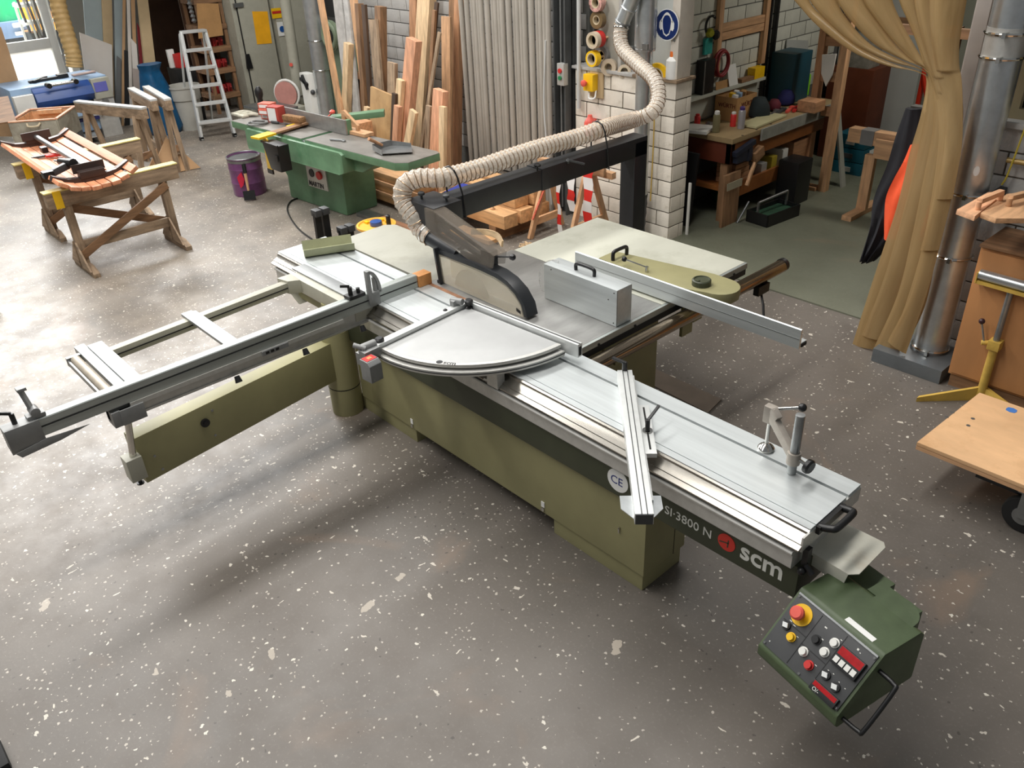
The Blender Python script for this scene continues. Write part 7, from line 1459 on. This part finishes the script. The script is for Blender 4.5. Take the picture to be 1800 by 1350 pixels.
solo('yellow_cable', B().tube(bez([(-1.62, 5.585, 2.2), (-1.64, 5.585, 1.7), (-1.67, 5.585, 1.35), (-1.69, 5.59, 1.27)], 10), .006, 6), mat('yellow_cable', (196,176,60), .5, 0, .05, 6), 'thin yellow cable hanging on the wall right of the large duct', 'cable')
solo('yellow_pipe', B().tube([(-1.70, 5.60, 1.42), (-.6, 5.60, 1.42)], .016, 10).cyl((-1.2,5.66,1.42), (-1.2,5.60,1.42), .01, n=8), mat('old_yellow_pipe', (170,142,84), .4, .2, .06, 8), 'horizontal dull yellow pipe on the block wall', 'pipe', smooth=50)
cbk = thing('plywood_cupboard', 'tall plywood cupboard against the right block wall', 'cupboard', (-1.2, 5.4, 0))
plym = mat('amber_plywood', (186,132,84), .5, 0, .1, 4, stretch=(1,1,.3))
part('carcass', B().box((-1.615, 5.27, .09), (-.5, 5.64, .985)), plym, cbk, bev=.003); part('plinth', B().box((-1.60, 5.28, 0), (-.5, 5.6, .09)), WB['x'], cbk); part('door', B().box((-1.60, 5.255, .11), (-1.05, 5.272, .965)), plym, cbk, bev=.002); part('door', B().box((-1.04, 5.255, .11), (-.52, 5.272, .965)), plym, cbk, bev=.002)
part('counter_top', B().box((-1.62, 5.25, .985), (-.5, 5.645, 1.0)), WB['x'], cbk)
# push boards on brackets
pbm = WL['y']; z0_ = 1.25
bkt = thing('wall_bracket', 'black steel bracket under the push boards', 'bracket', (-1.72, 5.6, 1.0)); part('bracket_arm', B().box((-1.71, 5.02, 1.225), (-1.67, 5.645, 1.245)), M['blackp'], bkt); part('bracket_stay', B().beam((-1.69, 5.635, 1.03), (-1.69, 5.34, 1.22), .04, .02).box((-1.71, 5.625, 1.02), (-1.67, 5.645, 1.225)), M['blackp'], bkt)
bkt2 = thing('wall_bracket', 'second black steel bracket farther right under the push boards', 'bracket', (-1.2, 5.6, 1.0)); part('bracket_arm', B().box((-1.22, 5.02, 1.225), (-1.18, 5.645, 1.245)), M['blackp'], bkt2); part('bracket_stay', B().box((-1.22, 5.625, 1.02), (-1.18, 5.645, 1.225)), M['blackp'], bkt2)
def pboard(poly, h0, h1, lab, m):
    v = [P(a, b_, z0_+.0) for a, b_ in poly]; t = thing('push_board', lab, 'push board', (v[0].x, v[0].y, z0_-.003), 0, 'wooden push boards on the wall bracket')
    part('board', B().plate([(q.x, q.y, 1.247) for q in v], .03), m, t, bev=.003); a_, b_ = P(*h0, 1.278), P(*h1, 1.278); b = B()
    for q in (a_, b_): b.cyl((q.x, q.y, 1.277), (q.x, q.y, 1.325), .017, n=10)
    part('handle', b.beam(Vector((a_.x, a_.y, 1.328)), Vector((b_.x, b_.y, 1.328)), .034, .03), m, t, bev=.006)
pboard([(1680,376),(1712,388),(1765,345),(1735,345)], (1718,368), (1757,352), 'small pinkish wooden push board on the left end of the bracket', wood('pinkish_beech', (214,164,126), 'y'))
pboard([(1722,382),(1749,392),(1830,392),(1830,345),(1768,348)], (1772,362), (1812,352), 'larger orange wooden push board beside the pinkish one', pbm)
# roller stand
rs = thing('roller_stand', 'mustard roller stand with a grey roller before the plywood cupboard', 'roller stand', (-1.05, 4.75, 0))
ps0 = P(1722, 706, .0); 
zr = .86; r0_, r1_ = P(1729, 486, zr), P(1820, 540, zr); mid_ = (P(1775, 525, zr-.05))
base_ = P(1722, 700, .03); bx_, by_ = mid_.x, mid_.y
q = P(1724, 692, .05); bx_, by_ = q.x, q.y
topz = PX(1769, 530, bx_).z; tq = PX(1769, 530, bx_)
part('lower_post', B().cyl((bx_, by_, .02), (bx_, by_, .42), .026, n=14), M['olivey'], rs, smooth=50)
part('upper_post', B().cyl((bx_, by_, .40), (bx_, by_, .78), .019, n=14), M['steel'], rs, smooth=50)
part('clamp_collar', B().box((bx_-.035, by_-.035, .38), (bx_+.035, by_+.035, .44)).cyl((bx_-.035, by_, .41), (bx_-.075, by_-.02, .405), .016, n=10), M['olivey'], rs, bev=.003)
part('clamp_lever', B().cyl((bx_-.06, by_-.015, .41), (bx_-.10, by_-.02, .53), .006, n=8), M['steel'], rs); part('lever_ball', B().ball((bx_-.103, by_-.021, .545), .019, 12), mat('dark_red_ball', (52,22,28), .4, 0, .05, 6), rs, smooth=60)
rA = PX(1729, 490, bx_-.16); rA = Vector((bx_-.19, by_-.0, .83)); rB = Vector((bx_+.45, by_-.03, .83))
part('roller', B().cyl(rA, rB, .032, n=20), M['galv'], rs, 'grey steel roller', smooth=50)
part('roller_frame', B().beam(rA+Vector((-.01,0,-.045)), rB+Vector((0,0,-.045)), .05, .02).box((rA.x-.012, rA.y-.03, rA.z-.05), (rA.x-.004, rA.y+.03, rA.z+.015)), M['olivey'], rs)
ft = P(1610, 706, 0); ft2 = P(1690, 716, 0)
part('foot', B().prism([ft+Vector((0,0,.0)), ft+Vector((0,0,.03)), Vector((bx_, by_+.0, .10)), Vector((bx_, by_, .0))], (0,.035,0)), M['olivey'], rs); part('foot', B().prism([(bx_+.5, by_-.2, 0), (bx_+.5, by_-.2, .03), (bx_, by_, .10), (bx_, by_, 0)], (0,.035,0)), M['olivey'], rs)
# platform cart
kz = .31; k0_, k1_ = P(1612, 777, kz), P(1722, 690, kz)
ct = thing('platform_cart', 'plywood platform cart with black wheels at the right picture edge', 'cart', (-.9, 4.6, 0))
xL = (k0_.x+k1_.x)/2; yN = k0_.y; yF = k1_.y
cpm = mat('worn_plywood_top', (224,180,134), .6, 0, .1, 5, stretch=(.4,1,1), dirt=(206,160,114))
part('platform', B().prism([(k0_.x, k0_.y, kz-.022), (k1_.x, k1_.y, kz-.022), (k1_.x+1.2, k1_.y+.0, kz-.022), (k0_.x+1.2, k0_.y-.0, kz-.022)], (0,0,.022)), cpm, ct, bev=.002)
part('lower_board', B().prism([(k0_.x+.0, k0_.y+.002, kz-.048), (k1_.x, k1_.y, kz-.048), (k1_.x+1.2, k1_.y, kz-.048), (k0_.x+1.2, k0_.y+.002, kz-.048)], (0,0,.024)), WL['x'], ct, bev=.002)
for a_, b_ in ((1710,736),(1702,748),(1664,733),(1674,725)): q = P(a_, b_, kz); part('screw_hole', B().cyl((q.x, q.y, kz), (q.x, q.y, kz+.0012), .011, n=12), M['steel'], ct)
q = P(1778, 721, kz); part('blue_patch', B().plate([(q.x+.028*math.cos(i*PI/4)*(1+.2*(i % 2)), q.y+.028*math.sin(i*PI/4), kz) for i in range(8)], .0012), mat('blue_patch', (70,120,190), .6, 0, .05, 6), ct)
part('under_frame', B().box((k0_.x+.3, yN+.08, kz-.12), (k0_.x+1.15, yF-.08, kz-.05)), M['blackp'], ct)
wq = P(1800, 905, .10); 
for x, y in ((wq.x, wq.y), (wq.x, yF-.12), (wq.x+.75, yN+.12)):
    w_ = part('wheel', B().lathe((x, y-.025, .105), [(.02,-.0),(.07,.0),(.10,.004),(.105,.015),(.105,.035),(.10,.046),(.07,.05),(.02,.05)], 28, (0,1,0)), M['rubber'], ct, smooth=40); part('hub', B().cyl((x, y-.03, .105), (x, y+.03, .105), .05, n=18), M['steel'], w_, smooth=40)
    part('wheel_fork', B().box((x-.03, y-.045, .10), (x+.03, y-.035, kz-.05)).box((x-.03, y+.035, .10), (x+.03, y+.045, kz-.05)).box((x-.05, y-.05, kz-.06), (x+.05, y+.05, kz-.046)), M['steel'], ct)
